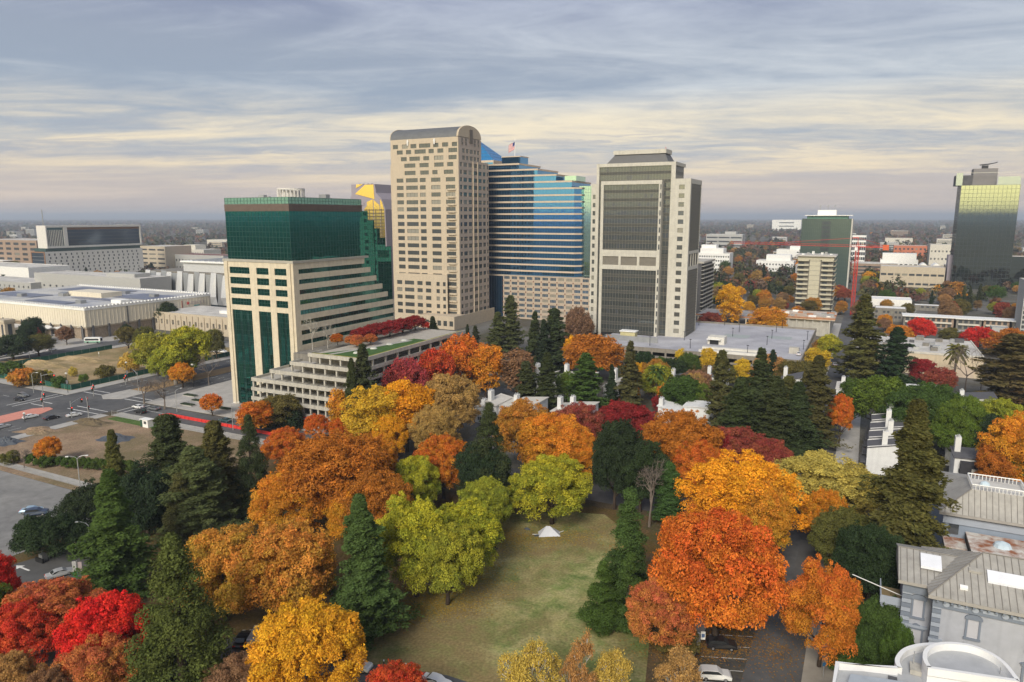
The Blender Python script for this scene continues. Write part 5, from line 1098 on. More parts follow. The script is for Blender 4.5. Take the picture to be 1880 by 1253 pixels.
for k in range(3): boxb(mn, 'belt_course', MTL, -3.6 if k == 0 else .2, .3 if k == 0 else 2.0, 3.0 if k == 0 else .25, 3.39 if k == 0 else .59, 5.9, 6.3) if k < 2 else None
# rear house of the museum
rhx, rhy = LL(1728, 938, 13); FOOT.append((rhx, rhx+40, rhy-13, rhy+30))
rh = lroot('rear_house', 'grey house with a wide hipped tin roof and a railed roof platform behind the mansion', 'house', rhx, rhy)
boxb(rh, 'wall', mat('mansion_blue_wall', (.25, .30, .37), .85, var=.06), .8, 36, .8, 24, 0, 12.4); boxb(rh, 'frieze', MTL, .5, 36, .5, .79, 10.6, 12.0); boxb(rh, 'eave', mat('weathered_gutter', (.36, .34, .31)), -.3, 37, -.3, 25, 12.4, 12.9)
pxa, pya = LL(1784, 897, 17.2); pxb, pyb = LL(1838, 905, 17.2); pxc, pyc = LL(1775, 876, 17.2); ax0, ax1, ay0, ay1 = pxa-rhx, pxb-rhx, pya-rhy, pyc-rhy
b = MB(); b.add([(-.3, -.3, 12.92), (37, -.3, 12.92), (37, 25, 12.92), (-.3, 25, 12.92), (ax0, ay0, 17.0), (ax1+4, ay0, 17.0), (ax1+4, ay1, 17.0), (ax0, ay1, 17.0)], [(0, 1, 5, 4), (1, 2, 6, 5), (2, 3, 7, 6), (3, 0, 4, 7)]); b.build('hip_roof', SEAM, rh)
boxb(rh, 'roof_platform', ROOFW, ax0, ax1+4, ay0, ay1, 16.8, 17.05)
rl = MB()
for (p, q) in (((ax0, ay0), (ax1+4, ay0)), ((ax1+4, ay0), (ax1+4, ay1)), ((ax1+4, ay1), (ax0, ay1)), ((ax0, ay1), (ax0, ay0))):
    rl.tube([(p[0], p[1], 18.0), (q[0], q[1], 18.0)], .12, 4); m_ = int(max(abs(p[0]-q[0]), abs(p[1]-q[1]))/.6)
    for j in range(m_+1): rl.tube([(p[0]+(q[0]-p[0])*j/m_, p[1]+(q[1]-p[1])*j/m_, 17.05), (p[0]+(q[0]-p[0])*j/m_, p[1]+(q[1]-p[1])*j/m_, 18.0)], .07, 4)
rl.build('balustrade', WHITE, rh)
rb = MB()
for k in range(30):
    x = .6+k*.95; t = min(1.0, max(.02, (x+.3)/(ax0+.3))); rb.tube([(x, -.3, 12.96), (x if x < ax0 else x, -.3+(ay0+.3)*t, 12.96+4.08*t)], .05, 4)
rb.tube([(-.3, -.3, 12.98), (ax0, ay0, 17.05)], .1, 5); rb.build('roof_seam', RIB, rh)
b = MB(); b.tube([(ax0+2.5, (ay0+ay1)/2, 17.05), (ax0+2.5, (ay0+ay1)/2, 17.6), (ax0+2.5, (ay0+ay1)/2, 17.9)], [.9, .75, .2], 10); b.build('dome_light', mat('skylight_blue', (.55, .66, .72), .3), rh)
boxb(rh, 'flat_annex', CONCD, 4.5, 15, -13, .5, 0, 9.2); boxb(rh, 'annex_roof', mat('stained_white_roof', (.64, .61, .56), .9, var=.12, scale=.5, col2=(.30, .12, .06), sc2=.35), 4.3, 15.2, -13.2, .49, 9.202, 9.5); boxb(rh, 'low_wing', MTL, .9, 4.4, -4, .7, 0, 7.6); boxb(rh, 'low_wing_roof', mat('stained_white_roof', (.5, .5, .5)), .7, 4.29, -4.2, .69, 7.602, 7.9)
hw = MB(); hw.box(1.6, 3.2, .55, .79, 8.6, 10.4); hw.build('window', WINB, rh); b = MB(); b.tube([(9.5, -4, 9.5), (9.5, -4, 10.1), (9.5, -4, 10.5)], [1.5, 1.2, .3], 10); b.build('dome_light', mat('skylight_blue', (.55, .66, .72)), rh)
# white curved annex in the foreground
an = lroot('museum_annex', 'white modern annex with curved parapets and pale grey roofs in the lower right corner', 'museum annex', 8.0, 92.0); FOOT.append((-2, 40, 60, 104))
ZA = 12.0; loc = lambda px, py, z: (LL(px, py, z)[0]-8.0, LL(px, py, z)[1]-92.0)
def arc(pts, n=5):
    out = []
    for i in range(len(pts)-1):
        p0, p1, p2, p3 = pts[max(i-1, 0)], pts[i], pts[i+1], pts[min(i+2, len(pts)-1)]
        for k in range(n):
            t = k/n; out.append(tuple(.5*((2*p1[j])+(-p0[j]+p2[j])*t+(2*p0[j]-5*p1[j]+4*p2[j]-p3[j])*t*t+(-p0[j]+3*p1[j]-3*p2[j]+p3[j])*t**3) for j in (0, 1)))
    return out+[pts[-1]]
cA = arc([loc(*p, ZA) for p in ((1649, 1228), (1643, 1210), (1656, 1192), (1680, 1183), (1706, 1180), (1735, 1180))])
polyA = [loc(1534, 1214, ZA)]+cA+[loc(1780, 1300, ZA), loc(1520, 1310, ZA)]
polyB = arc([loc(*p, ZA+1.5) for p in ((1704, 1227), (1694, 1208), (1700, 1189), (1728, 1179), (1775, 1182), (1818, 1197), (1848, 1218), (1872, 1248))])+[loc(1872, 1252, ZA+1.5)]
def parapet(poly, z0, z1, wdt, m, name):
    cxm = sum(p[0] for p in poly)/len(poly); cym = sum(p[1] for p in poly)/len(poly); inn = []
    n = len(poly)
    for i in range(n):
        a, b_, c_ = poly[i-1], poly[i], poly[(i+1) % n]; tx, ty = c_[0]-a[0], c_[1]-a[1]; l = sqrt(tx*tx+ty*ty)+1e-9; nx, ny = -ty/l, tx/l
        if (cxm-b_[0])*nx+(cym-b_[1])*ny < 0: nx, ny = -nx, -ny
        inn.append((b_[0]+nx*wdt, b_[1]+ny*wdt))
    b = MB(); vs = [(x, y, z1) for x, y in poly]+[(x, y, z1) for x, y in inn]+[(x, y, z0) for x, y in poly]+[(x, y, z0) for x, y in inn]
    fs = []
    for i in range(n):
        j = (i+1) % n; fs += [(i, j, n+j, n+i), (2*n+i, 2*n+j, j, i), (n+i, n+j, 3*n+j, 3*n+i)]
    b.add(vs, fs); return b.build(name, m, an)
AWH = mat('annex_white', (.78, .78, .77), .7, var=.04); AGR = mat('annex_grey_roof', (.42, .43, .44), .9, var=.10, scale=.4)
b = MB(); b.prism(polyA, 0, ZA-1.0); b.build('body', AWH, an); parapet(polyA, ZA-1.1, ZA, .55, AWH, 'parapet'); b = MB(); b.sheet(polyA, ZA-.95); b.build('roof', AGR, an)
b = MB(); b.prism(polyB, 0, ZA+.5); b.build('drum', AWH, an); parapet(polyB, ZA+.4, ZA+1.5, .5, AWH, 'parapet'); b = MB(); b.sheet(polyB, ZA+.56); b.build('roof', AGR, an)
k = MB(); q = [loc(*p, ZA) for p in ((1562, 1235), (1640, 1246), (1690, 1254), (1690, 1300), (1540, 1300))]; k.prism(q, ZA-.9, ZA-.2); k.build('raised_skylight', mat('annex_blue_grey', (.40, .44, .48), .5), an)
for (px, py) in ((1678, 1208), (1768, 1190), (1812, 1206), (1836, 1238)): x, y = loc(px, py, ZA+.6); b = MB(); b.tube([(x, y, ZA-.9 if px < 1690 else ZA+.56), (x, y, ZA+1.5)], .06, 5); b.build('vent_pipe', GALV, an)
x, y = loc(1684, 1218, ZA); boxb(an, 'roof_hatch', CONC, x-.8, x+.9, y-1.4, y+.6, ZA-.9, ZA-.3); x, y = loc(1640, 1236, ZA); boxb(an, 'roof_drain', ROOFD, x-.5, x+.5, y-.4, y+.4, ZA-.9, ZA-.7)

# ---- far low buildings scattered through the woods
fr_ = random.Random(77); FWALL = [('white', mat('far_white_render', (.5, .5, .5), .8)), ('tan', TANW), ('grey', GRYB), ('cream', mat('pale_cream', (.6, .57, .5))), ('brown', BRN)]
for k in range(85):
    d = 820*math.exp(fr_.random()*1.75); an = radians(fr_.uniform(-37, 37)); x, y = d*sin(an), d*cos(an); lx, ly = x*E1[0]+y*E1[1], x*E2[0]+y*E2[1]
    if any(a-8 < lx < b_+8 and c-8 < ly < e_+8 for a, b_, c, e_ in FOOT): continue
    w_, dp, h = fr_.uniform(18, 60), fr_.uniform(14, 34), fr_.uniform(7, 15)*(1+d/5000); cn_, m_ = fr_.choice(FWALL); sd_ = 'left of the green tower' if an < -.37 else 'behind the tall towers' if an < .24 else 'right of the framed tower' if an < .5 else 'near the right edge'; r = lroot('far_building', 'low %s flat building half buried in the %s woods, %s' % (cn_, 'farthest' if d > 2200 else 'middle', sd_), 'building', lx, ly, group='low buildings in the far woods'); FOOT.append((lx-2, lx+w_+2, ly-2, ly+dp+2))
    boxb(r, 'wall', m_, 0, w_, 0, dp, 0, h); boxb(r, 'roof', fr_.choice([ROOFW, WHITE, ROOFG]), -.4, w_+.4, -.4, dp+.4, h+.002, h+.6)
    for j in range(int(h/4)): boxb(r, 'window_strip', WINB, 1.5, w_-1.5, -.12, -.005, 1.5+j*4, 3.2+j*4)
# ================================================================ TREES
rs_ = np.random.RandomState(11)
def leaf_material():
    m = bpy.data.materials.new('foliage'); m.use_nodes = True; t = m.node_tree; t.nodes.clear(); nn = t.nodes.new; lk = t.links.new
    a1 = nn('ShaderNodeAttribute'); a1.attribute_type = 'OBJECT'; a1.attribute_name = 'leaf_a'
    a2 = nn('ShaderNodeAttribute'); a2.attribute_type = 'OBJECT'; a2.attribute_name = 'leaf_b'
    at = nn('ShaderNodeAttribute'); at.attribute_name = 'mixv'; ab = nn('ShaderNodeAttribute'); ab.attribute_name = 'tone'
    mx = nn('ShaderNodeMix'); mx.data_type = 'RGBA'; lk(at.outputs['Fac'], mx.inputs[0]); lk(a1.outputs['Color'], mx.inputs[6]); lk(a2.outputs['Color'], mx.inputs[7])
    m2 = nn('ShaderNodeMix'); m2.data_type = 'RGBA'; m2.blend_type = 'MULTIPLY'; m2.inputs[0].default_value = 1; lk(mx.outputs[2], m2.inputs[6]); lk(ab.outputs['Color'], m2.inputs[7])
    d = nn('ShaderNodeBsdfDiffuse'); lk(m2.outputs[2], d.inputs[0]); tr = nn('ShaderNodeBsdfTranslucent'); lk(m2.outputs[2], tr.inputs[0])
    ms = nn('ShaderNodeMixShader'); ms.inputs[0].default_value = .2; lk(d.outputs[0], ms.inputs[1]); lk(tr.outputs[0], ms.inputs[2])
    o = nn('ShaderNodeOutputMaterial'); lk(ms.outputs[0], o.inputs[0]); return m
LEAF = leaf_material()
BARK = mat('brown_bark', (.075, .055, .042), .95, var=.3, scale=3); BARKW = mat('white_bark', (.55, .52, .46), .9, var=.3, scale=2, col2=(.25, .22, .18), sc2=1.5); BARKG = mat('grey_twig', (.19, .155, .13), .95, var=.2)
def cards_mesh(name, c, nrm, size, mixv, tone, asp=.62):
    n = len(c); r = rs_.normal(size=(n, 3)); nrm = nrm/(np.linalg.norm(nrm, axis=1, keepdims=True)+1e-9)
    a = np.cross(nrm, r); a /= np.linalg.norm(a, axis=1, keepdims=True)+1e-9; b = np.cross(nrm, a)
    s = size[:, None]
    V = np.stack([c+a*s*1.25, c-a*s*.75+b*s*asp*1.3, c-a*s*.75-b*s*asp*1.3], 1).reshape(-1, 3)
    me = bpy.data.meshes.new(name); me.vertices.add(3*n); me.loops.add(3*n); me.polygons.add(n)
    me.vertices.foreach_set('co', V.astype(np.float32).ravel()); me.loops.foreach_set('vertex_index', np.arange(3*n, dtype=np.int32)); me.polygons.foreach_set('loop_start', np.arange(0, 3*n, 3, dtype=np.int32))
    x = me.attributes.new('mixv', 'FLOAT', 'FACE'); x.data.foreach_set('value', np.clip(mixv, 0, 1).astype(np.float32))
    x = me.attributes.new('tone', 'FLOAT_VECTOR', 'FACE'); x.data.foreach_set('vector', np.repeat(tone[:, None], 3, 1).astype(np.float32).ravel())
    me.update(calc_edges=True); me.materials.append(LEAF); return me
def unit(n):
    d = rs_.normal(size=(n, 3)); return d/np.linalg.norm(d, axis=1, keepdims=True)
def lobed(N, ctr, rad, nl, lr, leaf, kind='round', low=.0, droop=0.0, gap=.0):
    """crown of many leaf-covered clumps; metres, base at z=0"""
    d = unit(nl*3); d[:, 2] = np.where(d[:, 2] < -.72, -d[:, 2]*.6, d[:, 2]); d = d[:nl]
    rr = np.where(rs_.uniform(0, 1, nl) < .75, rs_.uniform(.74, .95, nl), rs_.uniform(.3, .7, nl)) if kind != 'shell' else rs_.uniform(.7, .9, nl)
    for _ in range(7):                                     # dents and bulges so that no two sides are alike
        ax_ = unit(1)[0]; ax_[2] *= .6; g_ = np.clip((d@ax_-.55)/.45, 0, 1); rr = rr*(1+g_*rs_.uniform(-.38, .20))
    C_ = np.array(ctr)+d*np.array(rad)*rr[:, None]
    if kind == 'cone':
        h = rs_.uniform(0, 1, nl)**1.25; ang = rs_.uniform(0, 2*pi, nl); R = (1-h)**.8*.82*rs_.uniform(.45, 1, nl)
        C_ = np.stack([np.cos(ang)*R*rad[0], np.sin(ang)*R*rad[1], ctr[2]+(h*2-1)*rad[2]*.93], 1)
    if kind == 'vase':
        C_[:, :2] *= (0.55+.5*np.clip((C_[:, 2:]-ctr[2]+rad[2])/(2*rad[2]), 0, 1))
    L_ = lr*rs_.uniform(.65, 1.3, nl)
    if kind == 'cone': L_ *= (1.15-.6*h)
    if kind in ('round', 'vase'):                          # small sprays that stand out of the clumps
        d2 = unit(nl*2); d2[:, 2] = np.where(d2[:, 2] < -.6, -d2[:, 2], d2[:, 2]); C2 = C_[rs_.randint(0, nl, nl*2)]; C_ = np.concatenate([C_, C2+d2*lr*rs_.uniform(.8, 1.35, nl*2)[:, None]]); L_ = np.concatenate([L_, lr*rs_.uniform(.18, .42, nl*2)]); nl = nl*3
    w_ = L_**1.7; k = rs_.choice(nl, N, p=w_/w_.sum()); q = unit(N); q[:, 2] = np.where(q[:, 2] < -.45, -q[:, 2], q[:, 2])
    flat = np.array([1.08, 1.08, .82]); u = rs_.uniform(0, 1, N)
    P_ = C_[k]+q*flat*(L_[k]*(.62+.42*u**.5))[:, None]
    P_ += rs_.normal(size=(N, 3))*leaf*.8
    if droop: P_[:, 2] -= droop*((P_[:, 0]/rad[0])**2+(P_[:, 1]/rad[1])**2)
    nrm = q*.9+rs_.normal(size=(N, 3))*.55+np.array([0, 0, .35])
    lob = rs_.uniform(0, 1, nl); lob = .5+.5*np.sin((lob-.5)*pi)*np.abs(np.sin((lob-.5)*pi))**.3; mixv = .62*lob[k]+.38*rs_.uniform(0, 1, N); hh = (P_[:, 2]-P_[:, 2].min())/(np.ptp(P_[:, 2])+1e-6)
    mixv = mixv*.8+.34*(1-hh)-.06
    tone = rs_.uniform(.72, 1.28, N)*(.78+.44*rs_.uniform(0, 1, nl))[k]
    return P_, nrm, leaf*rs_.uniform(.6, 1.35, N), mixv, tone
def branches(nl=7, h=6, spread=4.5, r0=.32, top=9.0, seed=0, m=6):
    b = MB(); rr = random.Random(seed); b.tube([(0, 0, -.3), (rr.uniform(-.1, .1), rr.uniform(-.1, .1), h*.5), (rr.uniform(-.3, .3), rr.uniform(-.3, .3), h), (0, 0, top)], [r0*1.25, r0*.9, r0*.65, r0*.15], m)
    for i in range(nl):
        a = 2*pi*i/nl+rr.uniform(-.4, .4); z0 = h*rr.uniform(.45, .95); L_ = spread*rr.uniform(.7, 1.1); e = rr.uniform(.35, .9)
        p1 = (cos(a)*L_*.45, sin(a)*L_*.45, z0+L_*e*.5); p2 = (cos(a+.2)*L_, sin(a+.2)*L_, z0+L_*e*.95)
        b.tube([(0, 0, z0), p1, p2], [r0*.5, r0*.3, r0*.08], 5)
        for s in (-1, 1):
            q = (p1[0]+cos(a+s*.8)*L_*.45, p1[1]+sin(a+s*.8)*L_*.45, p1[2]+L_*.35); b.tube([p1, q], [r0*.22, r0*.06], 4)
    return b
def twigs(seed, h=10, spread=4.0, r0=.22, lev=4, nb=3, up=.55, m=5, tipr=.02):
    rr = random.Random(seed); b = MB(); tips = []
    def grow(p, d, L_, r, k):
        q = tuple(p[i]+d[i]*L_ for i in range(3)); mid = tuple((p[i]+q[i])/2+rr.uniform(-.06, .06)*L_ for i in range(3)); b.tube([p, mid, q], [r, r*.8, r*.6], 3 if k < 2 else m, cap=False)
        if k == 0: tips.append(q); return
        for i in range(nb + (1 if rr.random() < .4 else 0)):
            v = [d[j]*1.0+rr.gauss(0, .62) for j in range(3)]; v[2] = v[2]*.8+up*.55; n = sqrt(sum(x*x for x in v)); grow(q, tuple(x/n for x in v), L_*rr.uniform(.6, .82), max(r*.58, tipr), k-1)
    grow((0, 0, -.2), (rr.uniform(-.05, .05), rr.uniform(-.05, .05), 1), h*.30, r0, lev); return b, tips
def finish(P_, nrm, s, mixv, tone, R, Ht, name='crown', asp=.62):
    P2 = P_.copy(); return cards_mesh(name, P2, nrm, s, mixv, tone, asp)
LIB = {}
def scalemesh(me, sx, sz):
    n = len(me.vertices); v = np.empty(n*3, np.float32); me.vertices.foreach_get('co', v); v = v.reshape(-1, 3)
    v[:, 0] *= sx; v[:, 1] *= sx; v[:, 2] *= sz; me.vertices.foreach_set('co', v.ravel()); me.update(); return me
def add_lib(key, crown, trunk, R, Ht):          # stored so that the crown is 1 wide and the tree 1 high
    if crown:
        n = len(crown.vertices); v = np.empty(n*3, np.float32); crown.vertices.foreach_get('co', v); v = v.reshape(-1, 3)
        R = np.percentile(np.hypot(v[:, 0], v[:, 1]), 98.5); Ht = v[:, 2].max(); scalemesh(crown, .5/R, 1/Ht)
    if trunk: scalemesh(trunk, .5/R, 1/Ht)
    LIB.setdefault(key, []).append((crown, trunk))
def conifer(N_b, per, R, Ht, leaf, kind=0):
    zf = rs_.uniform(.05, .985, N_b)**.92; ang = rs_.uniform(0, 2*pi, N_b)
    prof = (1-zf)**[.82, .62, .95, .52][kind]; prof *= np.where(zf < .16, .72+1.7*zf, 1)
    tier = .82+.18*np.sin(zf*60+ang*.5)
    ln = R*prof*rs_.uniform(.55, 1.12, N_b)*tier*(.82+.2*np.sin(ang*2+zf*11+rs_.uniform(0, 6))+.14*np.sin(ang*3-zf*19))+.25
    for _ in range(5):                                     # missing limbs
        az_, zz_ = rs_.uniform(0, 2*pi), rs_.uniform(.1, .8); gone = (np.cos(ang-az_) > .75) & (np.abs(zf-zz_) < .05); ln = np.where(gone, ln*.4, ln)
    t = rs_.uniform(.12, 1, (N_b, per))**.75; x = np.cos(ang)[:, None]*ln[:, None]*t; y = np.sin(ang)[:, None]*ln[:, None]*t
    dr = [.30, .12, .46, .22][kind]; z = (zf*Ht)[:, None]-dr*ln[:, None]*t+.16*ln[:, None]*t**3
    lat = rs_.normal(size=(N_b, per))*(.13*ln[:, None]*(1.25-t)+.10); x += -np.sin(ang)[:, None]*lat; y += np.cos(ang)[:, None]*lat; z += rs_.normal(size=(N_b, per))*.16
    n = N_b*per; P_ = np.stack([x.ravel(), y.ravel(), z.ravel()], 1); rad = np.stack([np.cos(ang)[:, None]*np.ones((1, per)), np.sin(ang)[:, None]*np.ones((1, per)), np.zeros((N_b, per))], -1).reshape(-1, 3)
    nrm = np.array([0, 0, 1.0])+rad*.45+rs_.normal(size=(n, 3))*.5
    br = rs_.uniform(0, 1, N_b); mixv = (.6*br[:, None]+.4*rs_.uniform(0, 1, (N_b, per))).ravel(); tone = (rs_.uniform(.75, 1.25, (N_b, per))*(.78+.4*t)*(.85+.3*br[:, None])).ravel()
    return P_, nrm, leaf*rs_.uniform(.6, 1.3, n), mixv, tone
for tier, (nf, lf, nv) in {'near': (1.0, 1.0, 4), 'mid': (.30, 1.7, 4), 'far': (.09, 2.8, 3)}.items():
    for v in range(nv):
        tr = branches(7, 3.6, 4.6, .36, 9.5, v).mesh('trunk', BARK, True)
        nl = [250, 190, 310, 220][v]
        add_lib(('D', tier), finish(*lobed(int(86000*nf), (0, 0, 7.6), (6.8, 6.8, [5.6, 6.2, 5.2, 5.8][v]), nl, [.92, 1.08, .82, .98][v], ([.112, .108, .108, .115][v])*lf), 6.6, 14), tr, 7.4, 14.2)
        tr = branches(6, 5, 3.2, .3, 12, 20+v).mesh('trunk', BARK, True)
        add_lib(('V', tier), finish(*lobed(int(36000*nf), (0, 0, 8.8), (5.2, 5.2, 7.6), 110, 1.1, .135*lf, 'vase'), 5, 16), tr, 5.6, 16.4)
        tr = MB().tube([(0, 0, -.3), (.05, .05, 12), (0, 0, 23)], [.55, .3, .05], 7).mesh('trunk', BARK, True)
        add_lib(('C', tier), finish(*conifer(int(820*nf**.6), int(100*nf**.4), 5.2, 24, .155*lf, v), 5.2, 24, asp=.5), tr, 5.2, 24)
        if v < 3:
            tr = MB().tube([(0, 0, -.3), (.1, .05, 10), (0, 0, 19)], [.55, .35, .08], 7).mesh('trunk', BARK, True)
            add_lib(('P', tier), finish(*lobed(int(52000*nf), (0, 0, 11.2), (6.5, 6.5, 10.4), 210, 1.15, .14*lf, 'cone'), 6.5, 21, asp=.45), tr, 6.6, 21.5)
            tr = MB().tube([(0, 0, -.3), (.05, .05, 8), (0, 0, 14)], [.35, .25, .05], 7).mesh('trunk', BARK, True)
            add_lib(('S', tier), finish(*lobed(int(32000*nf), (0, 0, 8.2), (3.1, 3.1, 8.0), 110, .8, .115*lf, 'cone'), 3.1, 16, asp=.45), tr, 3.3, 16.4)
            tr = branches(6, 2.2, 4.2, .36, 5, 40+v).mesh('trunk', BARK, True)
            add_lib(('O', tier), finish(*lobed(int(44000*nf), (0, 0, 4.2), (6.4, 6.4, 3.9), 90, 1.2, .135*lf), 6.4, 8), tr, 7.0, 8.4)
            add_lib(('U', tier), finish(*lobed(int(14000*nf), (0, 0, 1.3), (1.9, 1.9, 1.4), 40, .5, .09*lf, 'shell'), 1.9, 2.8), MB().tube([(0, 0, 0), (0, 0, 1.4)], [.1, .04], 5).mesh('trunk', BARK), 2.3, 3.0)
for v in range(4):
    b_, tips = twigs(100+v, 13, 4, .28, 5, 3, .5, tipr=.022)
    T = np.array(tips); Ht = T[:, 2].max()+.3; R = np.percentile(np.abs(T[:, :2]), 97)
    add_lib(('B', 'near'), None, b_.mesh('trunk', BARKG), R, Ht)
    b_, tips = twigs(200+v, 15, 4, .5, 5, 3, .7, tipr=.065)
    T = np.array(tips); Ht = T[:, 2].max()+.3; R = np.percentile(np.abs(T[:, :2]), 97); k = rs_.choice(len(T), 17000); u = unit(17000)
    lm = rs_.uniform(0, 1, len(T))
    cr = cards_mesh('crown', T[k]+u*rs_.uniform(.1, .95, 17000)[:, None], u+rs_.normal(size=(17000, 3))*.6, .12*rs_.uniform(.6, 1.4, 17000), .6*lm[k]+.4*rs_.uniform(0, 1, 17000), rs_.uniform(.7, 1.3, 17000))
    add_lib(('Y', 'near'), cr, b_.mesh('trunk', BARKW), R, Ht)
for v in range(2):                                                  # palm: one curved frond blade of paired leaflets each
    c, nr = [], []
    b = MB()
    for i in range(46):
        a = i*2.4; e = 1.25-1.9*(i/46); Lf = 3.0; pts = []
        for k in range(9):
            s = k/8; pts.append((cos(a)*Lf*s*cos(e*.6), sin(a)*Lf*s*cos(e*.6), 9+Lf*(s*sin(e)-.55*s*s)))
        for k in range(8):
            p, q = np.array(pts[k]), np.array(pts[k+1]); w_ = .42*(1-(k/8-.35)**2)+.02; sd = np.array((-sin(a), cos(a), 0))*w_; dn = np.array((0, 0, -w_*.5))
            b.add([tuple(p), tuple(q), tuple(q+sd+dn), tuple(p+sd*.9+dn)], [(0, 1, 2, 3)]); b.add([tuple(p), tuple(q), tuple(q-sd+dn), tuple(p-sd*.9+dn)], [(3, 2, 1, 0)])
    me = b.mesh('crown', LEAF); n = len(b.f)
    x = me.attributes.new('mixv', 'FLOAT', 'FACE'); x.data.foreach_set('value', rs_.uniform(0, 1, n).astype(np.float32)); x = me.attributes.new('tone', 'FLOAT_VECTOR', 'FACE'); x.data.foreach_set('vector', np.repeat(rs_.uniform(.7, 1.2, n)[:, None], 3, 1).astype(np.float32).ravel())
    tr = MB().tube([(0, 0, -.2), (.1, 0, 4), (0, .1, 9)], [.34, .26, .3], 8).mesh('trunk', BARKG, True); add_lib(('M', 'near'), me, tr, 3.0, 11.4)
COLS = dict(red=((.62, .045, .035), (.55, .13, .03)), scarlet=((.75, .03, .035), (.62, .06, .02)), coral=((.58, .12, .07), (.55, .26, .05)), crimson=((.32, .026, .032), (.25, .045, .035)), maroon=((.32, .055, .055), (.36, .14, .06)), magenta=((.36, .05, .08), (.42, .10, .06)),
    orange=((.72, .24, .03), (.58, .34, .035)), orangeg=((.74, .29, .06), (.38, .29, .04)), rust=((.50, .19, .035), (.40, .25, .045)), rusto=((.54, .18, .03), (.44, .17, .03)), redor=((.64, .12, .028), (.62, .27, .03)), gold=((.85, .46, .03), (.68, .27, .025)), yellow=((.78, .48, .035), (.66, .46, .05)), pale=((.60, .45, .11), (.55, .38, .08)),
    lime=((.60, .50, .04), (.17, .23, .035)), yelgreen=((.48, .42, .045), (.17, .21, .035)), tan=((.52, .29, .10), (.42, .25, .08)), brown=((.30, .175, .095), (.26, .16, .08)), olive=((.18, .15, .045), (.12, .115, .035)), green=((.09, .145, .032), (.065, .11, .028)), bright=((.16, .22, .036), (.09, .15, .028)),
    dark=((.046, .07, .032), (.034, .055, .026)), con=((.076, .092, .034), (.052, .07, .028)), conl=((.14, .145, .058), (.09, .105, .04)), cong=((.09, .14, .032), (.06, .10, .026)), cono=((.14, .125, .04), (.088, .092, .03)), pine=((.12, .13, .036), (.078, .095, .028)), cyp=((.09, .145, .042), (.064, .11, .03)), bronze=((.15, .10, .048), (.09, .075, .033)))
NT = [0]
def plant(label, kind, P, Ht, wd, col, tier, name=None, z=0.0, group=None, cat='tree', rz=None):
    lib = LIB.get((kind, tier)) or LIB[(kind, 'near')]
    cr, tr = lib[NT[0] % len(lib)]; NT[0] += 1
    rr = random.Random(NT[0]*13+5)
    nm = name or {'C': 'conifer', 'P': 'pine_tree', 'S': 'cypress_tree', 'U': 'shrub', 'M': 'palm_tree', 'B': 'bare_tree'}.get(kind, 'broadleaf_tree')
    r = thing(nm, label, cat, P, z, rz if rz is not None else rr.uniform(0, 6.28), group); r.rotation_euler[0], r.rotation_euler[1] = rr.uniform(-.03, .03), rr.uniform(-.03, .03); r.scale = (wd, wd*rr.uniform(.88, 1.12), Ht)
    a, b_ = COLS[col]; j = [rr.uniform(.92, 1.08) for _ in range(3)]
    if cr:
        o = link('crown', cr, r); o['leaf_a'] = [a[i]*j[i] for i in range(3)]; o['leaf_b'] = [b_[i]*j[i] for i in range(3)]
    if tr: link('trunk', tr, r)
    return r
def tree(label, kind, cx, top, base, wpx, col, tier=None, z=0.0, name=None, cat='tree', group=None, fw=1.0):
    if z == 0:
        for _ in range(40):
            lx, ly = LL(cx, base)
            if not any(a-2 < lx < b_+2 and c-2 < ly < d+2 for a, b_, c, d in FOOT): break
            base += 3
    P = G(cx, base, z); Ht = hz(P, top)-z; wd = wpx*mpp(P, Ht*.6)*fw*(1.04 if kind in 'DOV' else .97 if kind in 'CS' else 1.0)
    if kind in 'DVOUYB':                                   # seen from above, the far rim of a round crown rises over its tip
        ph = atan((H-z-Ht*.55)/P[1]); H0 = Ht; a_ = wd/2*.8
        for _ in range(30):
            f_ = .55*Ht*cos(ph)+sqrt((.45*Ht*cos(ph))**2+(a_*sin(ph))**2); Ht *= (H0*cos(ph)/f_)**.7
    tier = tier or ('near' if P[1] < 210 else 'mid' if P[1] < 480 else 'far')
    return plant(label, kind, P, Ht, wd, col, tier, name, z, group, cat)
